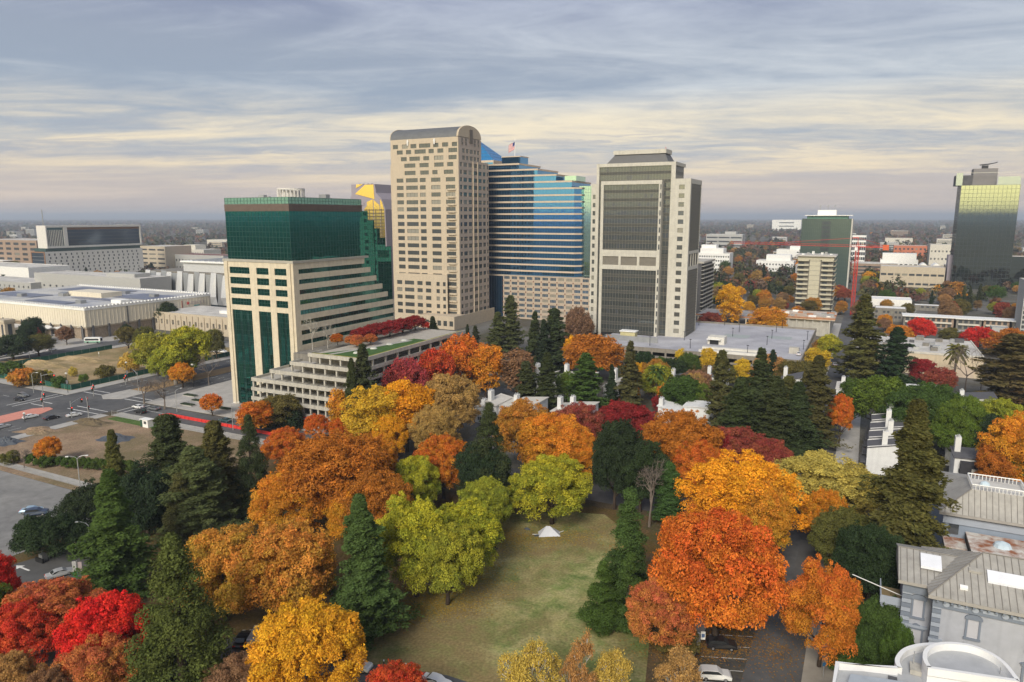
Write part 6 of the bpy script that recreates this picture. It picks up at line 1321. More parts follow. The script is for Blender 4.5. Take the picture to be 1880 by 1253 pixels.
T_ = [
('scarlet tree cut off by the left edge above the red maples','D',-18,1000,1165,110,'scarlet'),
('small green tree at the left edge under the scarlet one','D',-22,1062,1190,100,'bright'),
('wide coral red tree at lower left beside the driveway sign','D',92,1060,1195,190,'coral'),
('round red tree at the far lower left in front of the coral one','D',45,1098,1235,140,'red'),
('brilliant scarlet tree left of the big pine at lower left','D',208,1085,1260,175,'scarlet'),
('red orange tree low under the brilliant scarlet tree','D',185,1165,1330,150,'coral'),
('tall bright green conifer standing beside the parking lot driveway','C',215,860,1082,140,'cong'),
('huge dark olive pine in the lower left foreground','P',342,978,1305,240,'pine'),
('wide dark evergreen oak over the parking lot entrance','O',97,935,1022,122,'dark'),
('dark evergreen behind the bright green conifer by the lot','O',168,880,985,110,'dark'),
('slim olive conifer above the hedge of the parking lot','C',222,788,965,78,'cono'),
('dark olive conifer right of the hedge end','C',318,758,950,110,'con'),
('dark blue green evergreen mass between two conifers by the lot','O',272,845,985,120,'dark'),
('feathery olive redwood left of the park avenue','C',366,818,992,125,'conl'),
('small pale green weeping conifer in front of the feathery redwood','S',336,868,1005,82,'conl'),
('olive conifer left of the dark pine with a bare trunk','C',410,770,955,100,'cono'),
('dark pine with a bare lower trunk near the red barrier street','P',466,760,950,88,'con'),
('peach orange tree at left centre beside the olive pine','D',415,957,1140,185,'orangeg'),
('broad orange tree with green underside left of the drooping conifer','D',535,952,1160,215,'orangeg'),
('golden yellow tree at the bottom left of the lawn','D',570,1098,1310,215,'gold'),
('tall green conifer with bare lower twigs at the left edge of the lawn','C',674,908,1172,135,'cyp'),
('large yellow green tree at the left rim of the lawn','D',765,902,1095,150,'lime'),
('yellow green tree behind the lawn corner beside the dark bags','D',850,915,1060,145,'lime'),
('low yellow green tree bulging onto the lawn','D',822,955,1110,150,'yelgreen'),
('small yellow green tree just left of the lime tree with the tent','D',893,875,978,100,'yelgreen'),
('yellow green tree top left of the orange red tree','D',762,832,945,90,'lime'),
('wide rust brown tree at left centre of the park','D',630,790,975,235,'rusto'),
('rust tree leaning left over the park path','D',545,855,990,140,'orange'),
('dense russet tree above the tall green conifer','D',695,858,1000,140,'rusto'),
('orange tree between the russet one and the lime group','D',650,885,1005,100,'orange'),
('golden orange tree at the rim of the rust brown one','D',700,800,900,90,'orange'),
('red orange tree beside the barrier street, by the dark pine','D',527,783,860,80,'redor'),
('vivid red orange tree at the garage corner','V',470,733,800,62,'redor'),
('olive tree in front of the garage left corner','D',512,722,775,85,'olive'),
('orange red round tree at the garage entrance','D',580,760,812,55,'redor'),
('orange red tree just right of the garage entrance','D',627,765,815,50,'redor'),
('slim orange tree against the garage decks','V',632,710,790,50,'orange'),
('bright yellow tree at left centre, left of the pair','V',682,706,840,100,'yellow'),
('bright golden tree at left centre, right of the pair','V',748,690,830,105,'gold'),
('golden orange tree between the yellow pair','D',715,760,850,70,'gold'),
('tan brown tree behind the yellow pair','D',828,680,812,115,'tan'),
('pale tan tree below the tan brown one','D',800,740,850,90,'tan'),
('purple red tree beside the conifers of the garage','D',745,652,745,85,'magenta'),
('pinkish red tree above the golden tree','D',796,635,730,85,'red'),
('red orange tree below the beige vaulted tower','D',842,610,705,85,'redor'),
('tall bright orange tree above the white chimney','V',892,630,735,66,'orange'),
('reddish brown thin tree right of the bright orange one','V',947,636,735,70,'brown'),
('grey brown tree left of the bright orange one','D',872,650,725,45,'brown'),
('grey green conifer below the blue tower, left of its twin','C',913,572,655,48,'conl'),
('taller grey green conifer right below the blue tower','C',937,542,655,50,'conl'),
('dark conifer at centre between the towers','C',980,570,685,46,'con'),
('broad dark green conifer left of the framed tower','C',1020,565,685,62,'con'),
('third dark conifer filling the gap beside the broad one','C',1000,585,690,45,'dark'),
('conifer pressed against the garage front, right one','C',673,630,745,62,'con'),
('conifer pressed against the garage front, left one','C',648,655,745,45,'con'),
('conifer at the far garage side with a pointed tip','C',748,586,680,40,'con'),
('pointed conifer at the far garage corner','C',798,580,665,36,'con'),
('small conifer between the two pointed ones by the garage','C',775,605,670,30,'con'),
('tiny dark conifer left of its twin under the vaulted tower','C',858,595,640,20,'con'),
('tiny dark conifer right of its twin under the vaulted tower','C',873,598,645,20,'con'),
('rust orange tree at the foot of the framed tower','D',1090,612,700,115,'rusto'),
('golden tree slice left of the rust tree by the framed tower','V',1048,615,690,30,'gold'),
('bare grey brown tree between the blue and framed towers','D',1060,560,650,60,'brown'),
('conifer in front of the white townhouses, leftmost','C',967,662,755,52,'con'),
('taller conifer in front of the cream townhouse roof','C',1004,646,755,58,'con'),
('wide green conifer right of the townhouse chimneys','C',1076,648,758,80,'cong'),
('olive conifer below the framed tower garage','C',1156,625,755,70,'cono'),
('bright green low tree among the townhouses','D',1040,680,740,50,'bright'),
('russet tree behind the big orange one at centre','D',965,731,860,115,'rust'),
('bright orange tree at the centre of the picture','D',1012,753,885,140,'orange'),
('orange tree with yellow flecks behind the lime tree','D',1060,790,895,90,'orange'),
('dark red tree right of the central orange one','D',1060,736,860,110,'maroon'),
('deep crimson tree above the dark green evergreen','D',1148,733,855,115,'crimson'),
('dark grey green evergreen at the centre of the park','P',895,738,932,112,'con'),
('lower dark evergreen left of the lime tree','D',880,810,935,105,'dark'),
('vivid orange red tree left of the dark evergreen','D',815,795,915,112,'redor'),
('massive dark green evergreen behind the lime tree','D',1128,762,935,95,'dark'),
('dark green evergreen right of the massive one','D',1175,800,940,105,'dark'),
('rust orange tree right of the dark evergreens','D',1245,750,900,145,'rusto'),
('red brown tree hanging below the rust orange one','D',1275,800,915,100,'redor'),
('maroon tree below the row of tall conifers','D',1345,778,885,110,'maroon'),
('dusty red tree right of the maroon one','D',1405,800,900,95,'maroon'),
('wine red tree left of the maroon one','D',1310,785,890,80,'crimson'),
('lime green tree with the tent beneath it','D',1013,832,962,150,'lime'),
('bare grey tree behind the small green conifer','B',1192,838,968,60,'tan'),
('small green conifer behind the huge orange tree','C',1227,848,960,58,'cyp'),
('green cypress at the right edge of the lawn','S',1147,895,1110,112,'cyp'),
('low dark juniper at the right corner of the lawn','S',1106,1030,1152,88,'cong'),
('dark juniper at the foot of the green cypress','S',1150,1010,1152,84,'cong'),
('yellow orange tree behind the huge red orange one','D',1352,826,1020,215,'gold'),
('orange tree leaning right behind the huge one','D',1400,880,1050,120,'orange'),
('huge red orange tree right of the lawn','D',1312,922,1182,272,'redor'),
('coral orange tree low at the left of the huge one','D',1215,1055,1195,125,'coral'),
('red orange street tree across from the parked cars','D',1503,1018,1225,145,'redor'),
('orange tree top behind the street, before the yellow one','D',1512,895,1020,90,'orange'),
('olive tree in shade beside the great redwood','D',1545,930,1060,110,'olive'),
('pale yellow tree at right centre beyond the street','D',1510,828,955,190,'pale'),
('pale yellow tree lobe beside the chimney row','D',1580,860,950,80,'pale'),
('great olive redwood left of the mansion','C',1655,730,1085,178,'cono'),
('dark evergreen under the great redwood','D',1592,955,1120,135,'dark'),
('dark evergreen left of the mansion roof','D',1635,985,1085,85,'dark'),
('green rounded shrub beside the mansion porch','O',1605,1085,1185,95,'green'),
('second green rounded shrub nearer the annex','O',1590,1140,1230,90,'green'),
('dark hedge tree behind the white annex','O',1640,1130,1215,60,'green'),
('thin pale yellow sycamore at bottom centre, leftmost of its row','Y',965,1165,1345,140,'pale'),
('thin tan sycamore at bottom centre, tallest of its row','Y',1068,1135,1345,125,'tan'),
('thin pale yellow sycamore just right of the tallest tan one','Y',1140,1175,1345,125,'pale'),
('thin tan sycamore beside the parked white car','Y',1225,1178,1335,140,'tan'),
('red tree at the very bottom left of the sycamores','D',725,1212,1345,135,'red'),
('brown red tree at the bottom beside the olive pine','D',440,1195,1330,125,'brown'),
('tan tree in the bottom left corner','D',25,1195,1345,110,'tan'),
('brownish tree at the bottom left near the arrow','D',95,1225,1375,100,'brown'),
('green and orange shrub beside the park sign','O',1240,1135,1200,85,'olive'),
('tall dark conifer of the right row, leftmost','C',1320,642,790,66,'cono'),
('tall dark conifer of the right row, second','C',1386,637,800,86,'con'),
('tall dark conifer of the right row, third and lower','C',1437,688,812,78,'cono'),
('tall dark conifer of the right row, rightmost','C',1488,652,812,88,'cono'),
('dark conifer filling behind the maroon trees','C',1415,690,838,88,'con'),
('dark conifer beside the dusty red tree','C',1462,700,842,88,'con'),
('dark evergreen under the right conifer row','C',1352,690,838,84,'con'),
('thin yellow tree in front of the garage, leftmost','V',1247,638,690,18,'yellow'),
('yellow tree in front of the garage, second','V',1299,638,695,32,'yellow'),
('yellow tree in front of the garage, third','V',1359,655,715,34,'yellow'),
('yellow tree at the garage right corner','V',1499,638,695,46,'yellow'),
('yellow green tree beside the street at the garage','D',1516,612,665,46,'lime'),
('dark tree in front of the garage, leftmost','D',1182,643,705,46,'dark'),
('grey dark tree in front of the garage, second','D',1232,655,712,52,'dark'),
('dark tree beside the second yellow one','D',1265,645,705,46,'green'),
('grey green tree in front of the garage middle','D',1330,668,715,50,'olive'),
('round green tree among the townhouses','D',1255,688,768,88,'green'),
('green tree behind the round one','D',1285,700,770,60,'bright'),
('small crimson tree beside the townhouse palm','D',1212,725,762,38,'crimson'),
('dark conifer with orange patches at right, tallest','C',1578,540,705,92,'cono'),
('dark green conifer left of the warehouse','C',1638,600,715,76,'dark'),
('glossy green round tree at right centre','D',1612,685,795,120,'bright'),
('glossy green tree right of the round one','D',1692,698,808,135,'green'),
('green tree at the end of the glossy row','D',1752,722,815,90,'bright'),
('dark green tree left of the chimney row','D',1560,690,790,60,'green'),
('orange red tree left of the chimney row','D',1540,722,815,52,'redor'),
('bronze dark conifer at the right edge','C',1852,612,755,135,'bronze'),
('second bronze conifer further right','C',1895,600,760,110,'bronze'),
('orange tree cut off by the right edge','D',1868,752,905,140,'orange'),
('orange tree left of the one at the right edge','D',1822,805,900,90,'rusto'),
('olive green tree above the right orange tree','D',1828,728,825,90,'yelgreen'),
('dark green tree behind the right townhouse chimney','D',1800,755,840,80,'dark'),
('burgundy tree by the warehouse wall','D',1690,657,712,50,'crimson'),
('red orange tree right of the burgundy one','D',1722,673,722,66,'maroon'),
('bright red bush tree behind the warehouse, left','D',1690,582,628,52,'scarlet'),
('bright red bush tree behind the warehouse, right','D',1795,598,645,60,'scarlet'),
('orange tree left of the left red bush','D',1650,596,632,44,'orange'),
('olive tree between the two red bushes','D',1742,600,638,50,'olive'),
('orange olive tree at the right behind the warehouse','D',1850,600,660,70,'rusto'),
('golden orange tree before the building site','D',1414,562,622,74,'orange'),
('red tree right of the framed tower foot','D',1303,572,610,42,'maroon'),
('yellow tree with pale trunk right of the framed tower','V',1338,518,590,44,'gold'),
('large yellow green tree in the field, right half','D',345,595,695,95,'lime'),
('large yellow green tree in the field, left half','D',292,608,690,85,'yelgreen'),
('green tree low between the two field trees','D',318,630,700,80,'yelgreen'),
('orange tree beside the grey arch monument','D',336,664,712,46,'orange'),
('bare tree at the plaza corner','B',302,688,752,70,'tan'),
('bare tree left of the plaza corner one','B',265,688,742,55,'tan'),
('bare dark tree on the avenue near the green tower','B',384,643,708,36,'tan'),
('small red tree on the tower plaza','D',390,721,764,38,'redor'),
('blazing orange small tree by the parking lot hedge','D',92,801,852,46,'orange'),
('bare little tree beside the round shrub','B',45,820,860,30,'tan'),
('dark tree at the left edge before the parking structure','D',25,612,662,70,'dark'),
('olive tree right of the dark one by the stair tower','D',72,612,655,55,'olive'),
('brown olive street tree before the tan office, left','D',236,598,640,40,'olive'),
('brown olive street tree before the tan office, right','D',268,598,640,40,'olive'),
('olive street tree left of the green tower','D',398,602,660,36,'olive'),
('dark round tree behind the tan office roof','D',310,553,600,46,'dark'),
('green tree on the concrete terrace, left','D',148,510,540,32,'green'),
('green tree on the concrete terrace, middle','D',186,512,540,32,'olive'),
('green tree on the concrete terrace, right','D',225,502,540,36,'green'),
]
for t in T_: tree(*t)
PALMS = [('tall palm in front of the beige warehouse','M',1748,632,712,44,'olive'), ('palm beside the olive conifer below the garage','M',1204,672,742,40,'green'), ('big palm top at the right edge above the rear house','M',1872,840,925,84,'green')]
for t in PALMS: tree(*t)
tree('bare tree right of the warehouse palm', 'B', 1772, 628, 722, 60, 'tan'); tree('bare tree before the warehouse right end', 'B', 1800, 655, 722, 44, 'tan')
SHR = [('round clipped shrub at the left end of the hedge','U',20,826,852,34,'olive'),('dark green oval shrub right of the round one','U',62,830,856,32,'green'),('dark green oval shrub beside the blazing orange tree','U',88,832,857,32,'green'),
('field shrub near the traffic signal','U',110,690,712,28,'green'),('grey green shrub in the straw field','U',195,668,694,36,'olive'),('light green shrub beside the fallen board','U',154,686,702,16,'bright'),('yellowing shrub at the field edge','U',88,678,704,26,'yelgreen'),('green shrub at the left edge of the field','U',15,662,690,60,'green'),('brownish shrub left in the field','U',45,675,708,55,'rust'),('olive shrub by the field fence','U',70,678,708,34,'olive'),('small yellow shrub in the field middle','U',135,672,692,16,'pale'),('dark shrub in front of the garage plinth','U',505,748,775,60,'dark'),('dark shrub right of the garage plinth shrub','U',540,752,778,40,'dark'),('tan hazy shrub beside the field trees','U',240,645,682,40,'pale'),
('brown shrub at the park path','U',470,1010,1050,60,'olive'),('shrub by the mansion sidewalk','U',1560,1190,1235,70,'green')]
for t in SHR: tree(*t, cat='shrub', name='shrub')
# clipped hedge along the parking lot: eleven joined bushes
for k in range(11):
    tree('%s bush of the long green hedge beside the parking lot' % ['first', 'second', 'third', 'fourth', 'fifth', 'sixth', 'seventh', 'eighth', 'ninth', 'tenth', 'eleventh'][k], 'U', 112+k*13, 836+k*.7, 858+k*1.0, 20, 'green', cat='hedge', name='hedge_bush', group='bushes of the parking lot hedge')
# roof garden trees on the stepped garage
GZ = 23.25
for i, (cx, top, base, w_, col) in enumerate([(668, 600, 628, 44, 'crimson'), (692, 592, 622, 46, 'crimson'), (716, 588, 618, 48, 'crimson'), (740, 583, 612, 46, 'crimson'), (762, 578, 606, 44, 'crimson'), (781, 590, 606, 16, 'scarlet'), (620, 612, 634, 26, 'redor'), (655, 614, 638, 26, 'coral'), (680, 612, 634, 26, 'coral'), (643, 616, 634, 20, 'coral')]):
    tree(['first dark red tree of the roof garden row', 'second dark red tree of the roof garden row', 'third dark red tree of the roof garden row', 'fourth dark red tree of the roof garden row', 'last dark red tree of the roof garden row', 'small scarlet tree at the end of the roof garden row', 'orange red tree beside the roof garden birches', 'coral tree on the roof garden lawn, middle', 'coral tree on the roof garden lawn, right', 'coral tree on the roof garden path'][i], 'D', cx, top, base, w_, col, z=GZ, group='roof garden trees')
for i, (cx, top, base, w_) in enumerate([(574, 580, 642, 24), (602, 592, 640, 22)]):
    r = tree(['white trunked bare birch on the roof garden, left', 'white trunked bare birch on the roof garden, right'][i], 'B', cx, top, base, w_, 'tan', z=GZ)
    for c in r.children: c.data = c.data.copy(); c.data.materials[0] = BARKW
# ---------------------------------------------------------------- town trees scattered between the buildings behind
def infoot(lx, ly, m=3.0): return any(a-m < lx < b+m and c-m < ly < d+m for a, b, c, d in FOOT) or -14 < lx < -2 or -275 < lx < -235
rr = random.Random(21); cnt = 0; tries = 0
PALCOL = ['brown', 'brown', 'tan', 'rust', 'olive', 'olive', 'green', 'dark', 'rust', 'maroon', 'yelgreen', 'orange', 'gold', 'tan']
zones = [((1290, 470), (1470, 600), 62), ((1470, 480), (1880, 612), 90), ((1560, 425), (1745, 470), 26), ((1285, 430), (1470, 470), 30), ((0, 500), (410, 640), 34), ((1100, 660), (1560, 760), 30)]
ZLAB = [' right of the framed tower', ' among the low buildings at the right', ' in the far streets beyond the crane', ' in the far streets beyond the framed tower', ' among the blocks at the left', ' between the garage and the townhouses']
ADJ = dict(brown='brown', tan='tan', rust='rust', olive='olive', green='green', dark='dark green', maroon='maroon', yelgreen='yellow green', orange='orange', gold='golden')
BGLAB = {(False, c): 'small %s background tree' % a for c, a in ADJ.items()}; BGLAB.update({(True, 'con'): 'small dark background conifer', (True, 'dark'): 'small blackish background conifer', (True, 'cono'): 'small olive background conifer'})
for zi, ((a, b_), (c, d), n) in enumerate(zones):
    k = 0; tries = 0
    while k < n and tries < 4000:
        tries += 1; px, py_ = rr.uniform(a, c), rr.uniform(b_, d); lx, ly = LL(px, py_)
        if infoot(lx, ly): continue
        if px < 420 and (-352 < lx < -277 and ly < 262 or lx > -373 and lx < -356): continue
        kind = rr.choice('DDDDVC'); col = rr.choice(PALCOL) if kind != 'C' else rr.choice(['con', 'dark', 'cono'])
        Ht = rr.uniform(8, 15)*(1.25 if kind == 'C' else 1); wd = Ht*rr.uniform(.75, 1.05)*(.42 if kind == 'C' else 1)
        plant(BGLAB[(kind == 'C', col)] + ZLAB[zi], kind, G(px, py_), Ht, wd, col, 'far' if py_ < 560 else 'mid', group='background town trees, ' + ZLAB[zi].strip()); k += 1; cnt += 1
# ---------------------------------------------------------------- far woods: one mass to the horizon
def farwoods(name, n, dmin, dmax, size, cards, leaf, half=50, pw=1.0):
    u = rs_.uniform(0, 1, n); d = np.sqrt(dmin**2+(dmax**2-dmin**2)*u**pw); an = np.radians(rs_.uniform(-half, half, n)); X_, Y_ = d*np.sin(an), d*np.cos(an)
    lx = X_*E1[0]+Y_*E1[1]; ly = X_*E2[0]+Y_*E2[1]; keep = np.ones(n, bool)
    for a, b_, c, e in FOOT: keep &= ~((lx > a-6) & (lx < b_+6) & (ly > c-6) & (ly < e+6))
    keep &= ~((lx > -14) & (lx < -2)); clump = np.sin(X_*.006+1)+np.sin(Y_*.005+X_*.002)+np.sin(X_*.013-Y_*.011); keep &= (clump > -1.3) | (rs_.uniform(0, 1, n) < .25)
    X_, Y_ = X_[keep], Y_[keep]; m_ = len(X_); hgt = size*rs_.uniform(.6, 1.25, m_); con = rs_.uniform(0, 1, m_) < .12; hgt[con] *= 1.5
    k = np.repeat(np.arange(m_), cards); q = unit(len(k)); q[:, 2] = np.abs(q[:, 2])
    wid = np.where(con, .28, .55)*hgt; f = rs_.uniform(.55, 1, len(k))
    P_ = np.stack([X_[k]+q[:, 0]*wid[k]*f, Y_[k]+q[:, 1]*wid[k]*f, hgt[k]*(.22+.76*q[:, 2]*f)], 1)
    me = cards_mesh(name, P_, q+rs_.normal(size=(len(k), 3))*.4, leaf*rs_.uniform(.6, 1.3, len(k)), np.clip(rs_.uniform(0, 1, m_)[k], 0, 1), (rs_.uniform(.75, 1.25, m_)[k])*rs_.uniform(.8, 1.2, len(k)), .8)
    pal = np.array([[.13, .085, .055], [.10, .075, .05], [.15, .10, .055], [.17, .08, .045], [.085, .08, .035], [.06, .065, .03], [.05, .06, .03], [.17, .12, .05], [.12, .06, .05]])
    ci = rs_.randint(0, len(pal), m_); ci[con] = 6; x = me.attributes.new('wood_col', 'FLOAT_COLOR', 'FACE'); cc = np.ones((len(k), 4), np.float32); cc[:, :3] = pal[ci][k]*(rs_.uniform(.75, 1.3, m_)[k])[:, None]; x.data.foreach_set('color', cc.ravel())
    me.materials.clear(); me.materials.append(FARLEAF); o = link(name, me); tag(o, kind='stuff', label='far autumn woods stretching to the horizon in muted brown and green', cat='woods'); return o
FARLEAF = bpy.data.materials.new('far_foliage'); FARLEAF.use_nodes = True; t_ = FARLEAF.node_tree; p_ = t_.nodes['Principled BSDF']; a_ = t_.nodes.new('ShaderNodeAttribute'); a_.attribute_name = 'wood_col'; t_.links.new(a_.outputs['Color'], p_.inputs['Base Color']); p_.inputs['Roughness'].default_value = 1; p_.inputs['Specular IOR Level'].default_value = 0
farwoods('middle_woods', 7000, 640, 1500, 11, 44, 1.35)
farwoods('far_woods', 17000, 1500, 5200, 12, 9, 3.4, pw=.9)
farwoods('horizon_woods', 16000, 5000, 14000, 16, 5, 9.0)
# ================================================================ VEHICLES, STREET FURNITURE, SMALL THINGS
CARGL = glass('car_glass', (.05, .055, .06), .4, .05); TYRE = mat('tyre_rubber', (.02, .02, .02), .9); RIMM = mat('wheel_rim', (.4, .4, .42), .4, .7); LAMPW = mat('headlight_lens', (.75, .75, .72), .2); LAMPR = mat('tail_light', (.45, .02, .02), .3)
def carpaint(n, c):
    m = mat('paint_'+n, c, .28, .15, var=.03, spec=.6); return m
PAINTS = dict(white=(.75, .75, .74), black=(.02, .02, .023), silver=(.45, .46, .47), blue=(.30, .42, .52), navy=(.03, .05, .10), grey=(.16, .165, .17), teal=(.03, .08, .09))
_cm = {}
def car_meshes(kind):
    if kind in _cm: return _cm[kind]
    L_, Wd, hb, ht = {'sedan': (4.7, 1.82, .92, 1.42), 'suv': (4.7, 1.9, 1.08, 1.72), 'van': (5.6, 2.05, 1.2, 2.3)}[kind]
    if kind == 'sedan': prof = [(-2.35, .35), (-2.38, .72), (-2.2, .88), (-1.55, .95), (-.95, 1.36), (-.4, 1.43), (.55, 1.40), (1.25, .98), (2.1, .82), (2.35, .62), (2.35, .32)]; cab = [(-1.42, .98), (-.92, 1.33), (-.4, 1.39), (.52, 1.36), (1.12, 1.0)]
    elif kind == 'suv': prof = [(-2.35, .4), (-2.38, .9), (-2.28, 1.1), (-2.0, 1.62), (-1.2, 1.72), (.35, 1.68), (1.1, 1.15), (2.1, 1.0), (2.36, .75), (2.36, .38)]; cab = [(-2.12, 1.12), (-1.9, 1.57), (-1.2, 1.66), (.32, 1.62), (.98, 1.15)]
    else: prof = [(-2.8, .4), (-2.8, 2.2), (-2.6, 2.3), (1.2, 2.3), (2.0, 1.5), (2.7, 1.2), (2.8, .9), (2.8, .4)]; cab = [(.2, 1.3), (.2, 2.1), (1.15, 2.15), (1.85, 1.45), (1.85, 1.3)]
    b = MB(); n = len(prof); y = Wd/2
    rings = []
    for yy, ins in ((-y, .0), (-y+.12, 1), (y-.12, 1), (y, .0)):
        sc = 1.0 if ins else .985
        rings.append([(x*sc, yy*(.86 if (z > hb and kind != 'van') else 1), z*(1 if ins else .975)+(0 if ins else .01)) for x, z in prof])
    for r in rings: b.v += r
    for k in range(3): b.f += [(k*n+i, k*n+(i+1) % n, (k+1)*n+(i+1) % n, (k+1)*n+i) for i in range(n)]
    b.f += [tuple(range(n))[::-1], tuple(range(3*n, 4*n))]; b.m = [0]*len(b.f)
    body = b
    g = MB(); m_ = len(cab); w_ = Wd*.432 if kind != 'van' else Wd*.5+.005
    for s in (-1, 1):
        v = [(x, s*(w_+.012), z) for x, z in cab]+[(x, s*(w_-.1), z) for x, z in cab]; f = [tuple(range(m_))] if s < 0 else [tuple(range(m_))[::-1]]; g.add(v, f)
    e = .012
    def scr(i, j): (xa, za), (xb, zb) = cab[i], cab[j]; d = (e+.03 if xb > 0 else -e-.03); g.add([(xa+d, -w_*.86, za+.03), (xa+d, w_*.86, za+.03), (xb+d, w_*.82, zb+.03), (xb+d, -w_*.82, zb+.03)], [(0, 1, 2, 3)])
    scr(len(cab)-1, len(cab)-2); scr(0, 1)
    wl = MB(); wl.tube([(0, -.12, 0), (0, .12, 0)], .34, 14); rim = MB(); rim.tube([(0, -.13, 0), (0, .13, 0)], .2, 10)
    hl = MB(); hl.box(-.05, .05, -.22, .22, -.08, .08)
    _cm[kind] = (body, g, wl.mesh('tyre', TYRE, True), rim.mesh('rim', RIMM), hl, L_, Wd, {}); return _cm[kind]
def car(label, kind, colr, px, py, ang, z=0.03, cat='car', group=None):
    body, g, wl, rim, hl, L_, Wd, cache = car_meshes(kind); P = G(px, py); r = thing('parked_car' if kind != 'van' else 'parked_van', label, cat, P, z, ang, group)
    if colr not in cache: cache[colr] = body.mesh('body', carpaint(colr, PAINTS[colr]), False)
    link('body', cache[colr], r)
    if 'g' not in cache: cache['g'] = g.mesh('windows', CARGL); cache['h'] = hl.mesh('headlight', LAMPW); cache['t'] = hl.mesh('tail_light', LAMPR)
    link('windows', cache['g'], r)
    for sx in (-1, 1):
        for sy in (-1, 1):
            o = link('wheel', wl, r, (sx*L_*.305, sy*(Wd/2-.12), .34)); link('rim', rim, o)
    for sy in (-1, 1): link('headlight', cache['h'], r, (L_/2-.02, sy*(Wd/2-.35), .66)); link('tail_light', cache['t'], r, (-L_/2+.02, sy*(Wd/2-.32), .8))
    return r
AV = -AL+pi/2; ST = -AL            # along the avenue (away) / along the cross street
CARS = [('black car on the left side street, nearer of two', 'sedan', 'black', 36, 736, ST), ('dark suv on the left side street, farther of two', 'suv', 'grey', 43, 729, ST), ('white car passing the pink traffic island', 'sedan', 'white', 56, 768, AV-.1), ('black car behind the white one beside the pink island', 'sedan', 'black', 95, 770, AV-.1), ('white car crossing the junction near the signal', 'sedan', 'white', 136, 765, AV-.3), ('silver car cut off by the left edge on the avenue', 'sedan', 'silver', 3, 787, AV), ('white car waiting at the plaza corner', 'sedan', 'white', 254, 750, ST+pi), ('black suv beside the white car at the plaza corner', 'suv', 'black', 258, 759, ST+pi), ('dark grey car behind the pair at the plaza corner', 'sedan', 'grey', 283, 753, ST+pi), ('dark teal car on the street past the red tree', 'sedan', 'teal', 414, 775, ST+pi),
('pale blue car in the big parking lot', 'sedan', 'blue', 58, 941, ST+.7), ('dark navy car beside the pale blue one', 'suv', 'navy', 68, 946, ST+.75), ('white suv under the evergreen oak at the lot entrance', 'suv', 'white', 160, 1006, AV-.5), ('silver sedan leaving by the driveway', 'sedan', 'silver', 110, 1058, AV-.35), ('black car parked on the park drive', 'sedan', 'black', 446, 1180, AV+.5), ('white van beside the black car on the park drive', 'van', 'white', 476, 1180, AV+.5), ('white car half under the golden tree', 'sedan', 'white', 655, 1228, ST+.2), ('white car at the bottom edge beside the red tree', 'sedan', 'white', 800, 1258, ST), ('black car in the angled bays, farther', 'sedan', 'black', 1338, 1152, -AL+.36), ('black suv in the angled bays, middle', 'suv', 'black', 1324, 1190, -AL+.36), ('white car in the angled bays at the bottom edge', 'suv', 'white', 1312, 1246, -AL+.36),
('white car on the road before the tan office, left', 'sedan', 'white', 394, 647, ST), ('white car on the road before the tan office, right', 'suv', 'white', 409, 648, ST), ('white car on the street behind the green fence', 'sedan', 'white', 95, 644, AV), ('white car on the rooftop deck of the garage', 'sedan', 'white', 1467, 652, AV), ('silver car on the street beside the garage', 'sedan', 'silver', 1533, 672, AV), ('dark car parked near the yellow trees at the park', 'sedan', 'black', 696, 842, ST), ('grey car parked beside the russet tree', 'suv', 'grey', 702, 852, ST), ('navy car on the street below the dark pine', 'sedan', 'navy', 530, 888, ST)]
for c in CARS:
    if 'rooftop' in c[0]:
        r = car(*c); P = G(c[3], c[4], 10.1); r.location = (P[0], P[1], 10.05)
    else: car(*c)
def bus(label, px, py, ang, c1, c2, L_=10.5):
    P = G(px, py); r = thing('bus', label, 'bus', P, .03, ang); b = MB(); b.box(-L_/2, L_/2, -1.25, 1.25, .4, 2.95); b.box(-L_/2+.1, L_/2-.2, -1.2, 1.2, 2.95, 3.1); b.build('body', c1, r)
    for s in (-1, 1):
        boxb(r, 'window_band', CARGL, -L_/2+.4, L_/2-.8, s*1.26-.02, s*1.26+.02, 1.5, 2.5); boxb(r, 'stripe', c2, -L_/2+.05, L_/2-.05, s*1.27-.02, s*1.27+.02, .5, 1.1)
        for x in (-L_*.3, L_*.32): b = MB(); b.tube([(x, s*1.05, .48), (x, s*1.3, .48)], .48, 14); b.build('wheel', TYRE, r)
    boxb(r, 'windscreen', CARGL, L_/2-.01, L_/2+.03, -1.1, 1.1, 1.2, 2.6); return r
bus('white and green shuttle bus turning beside the cream store', 172, 630, ST+.5, WHITE, mat('bus_green', (.10, .35, .22), .5), 8.5)
bus('long blue and white bus behind the green fence at the left edge', 12, 655, AV-.05, mat('bus_blue', (.03, .05, .14), .4), WHITE, 14)
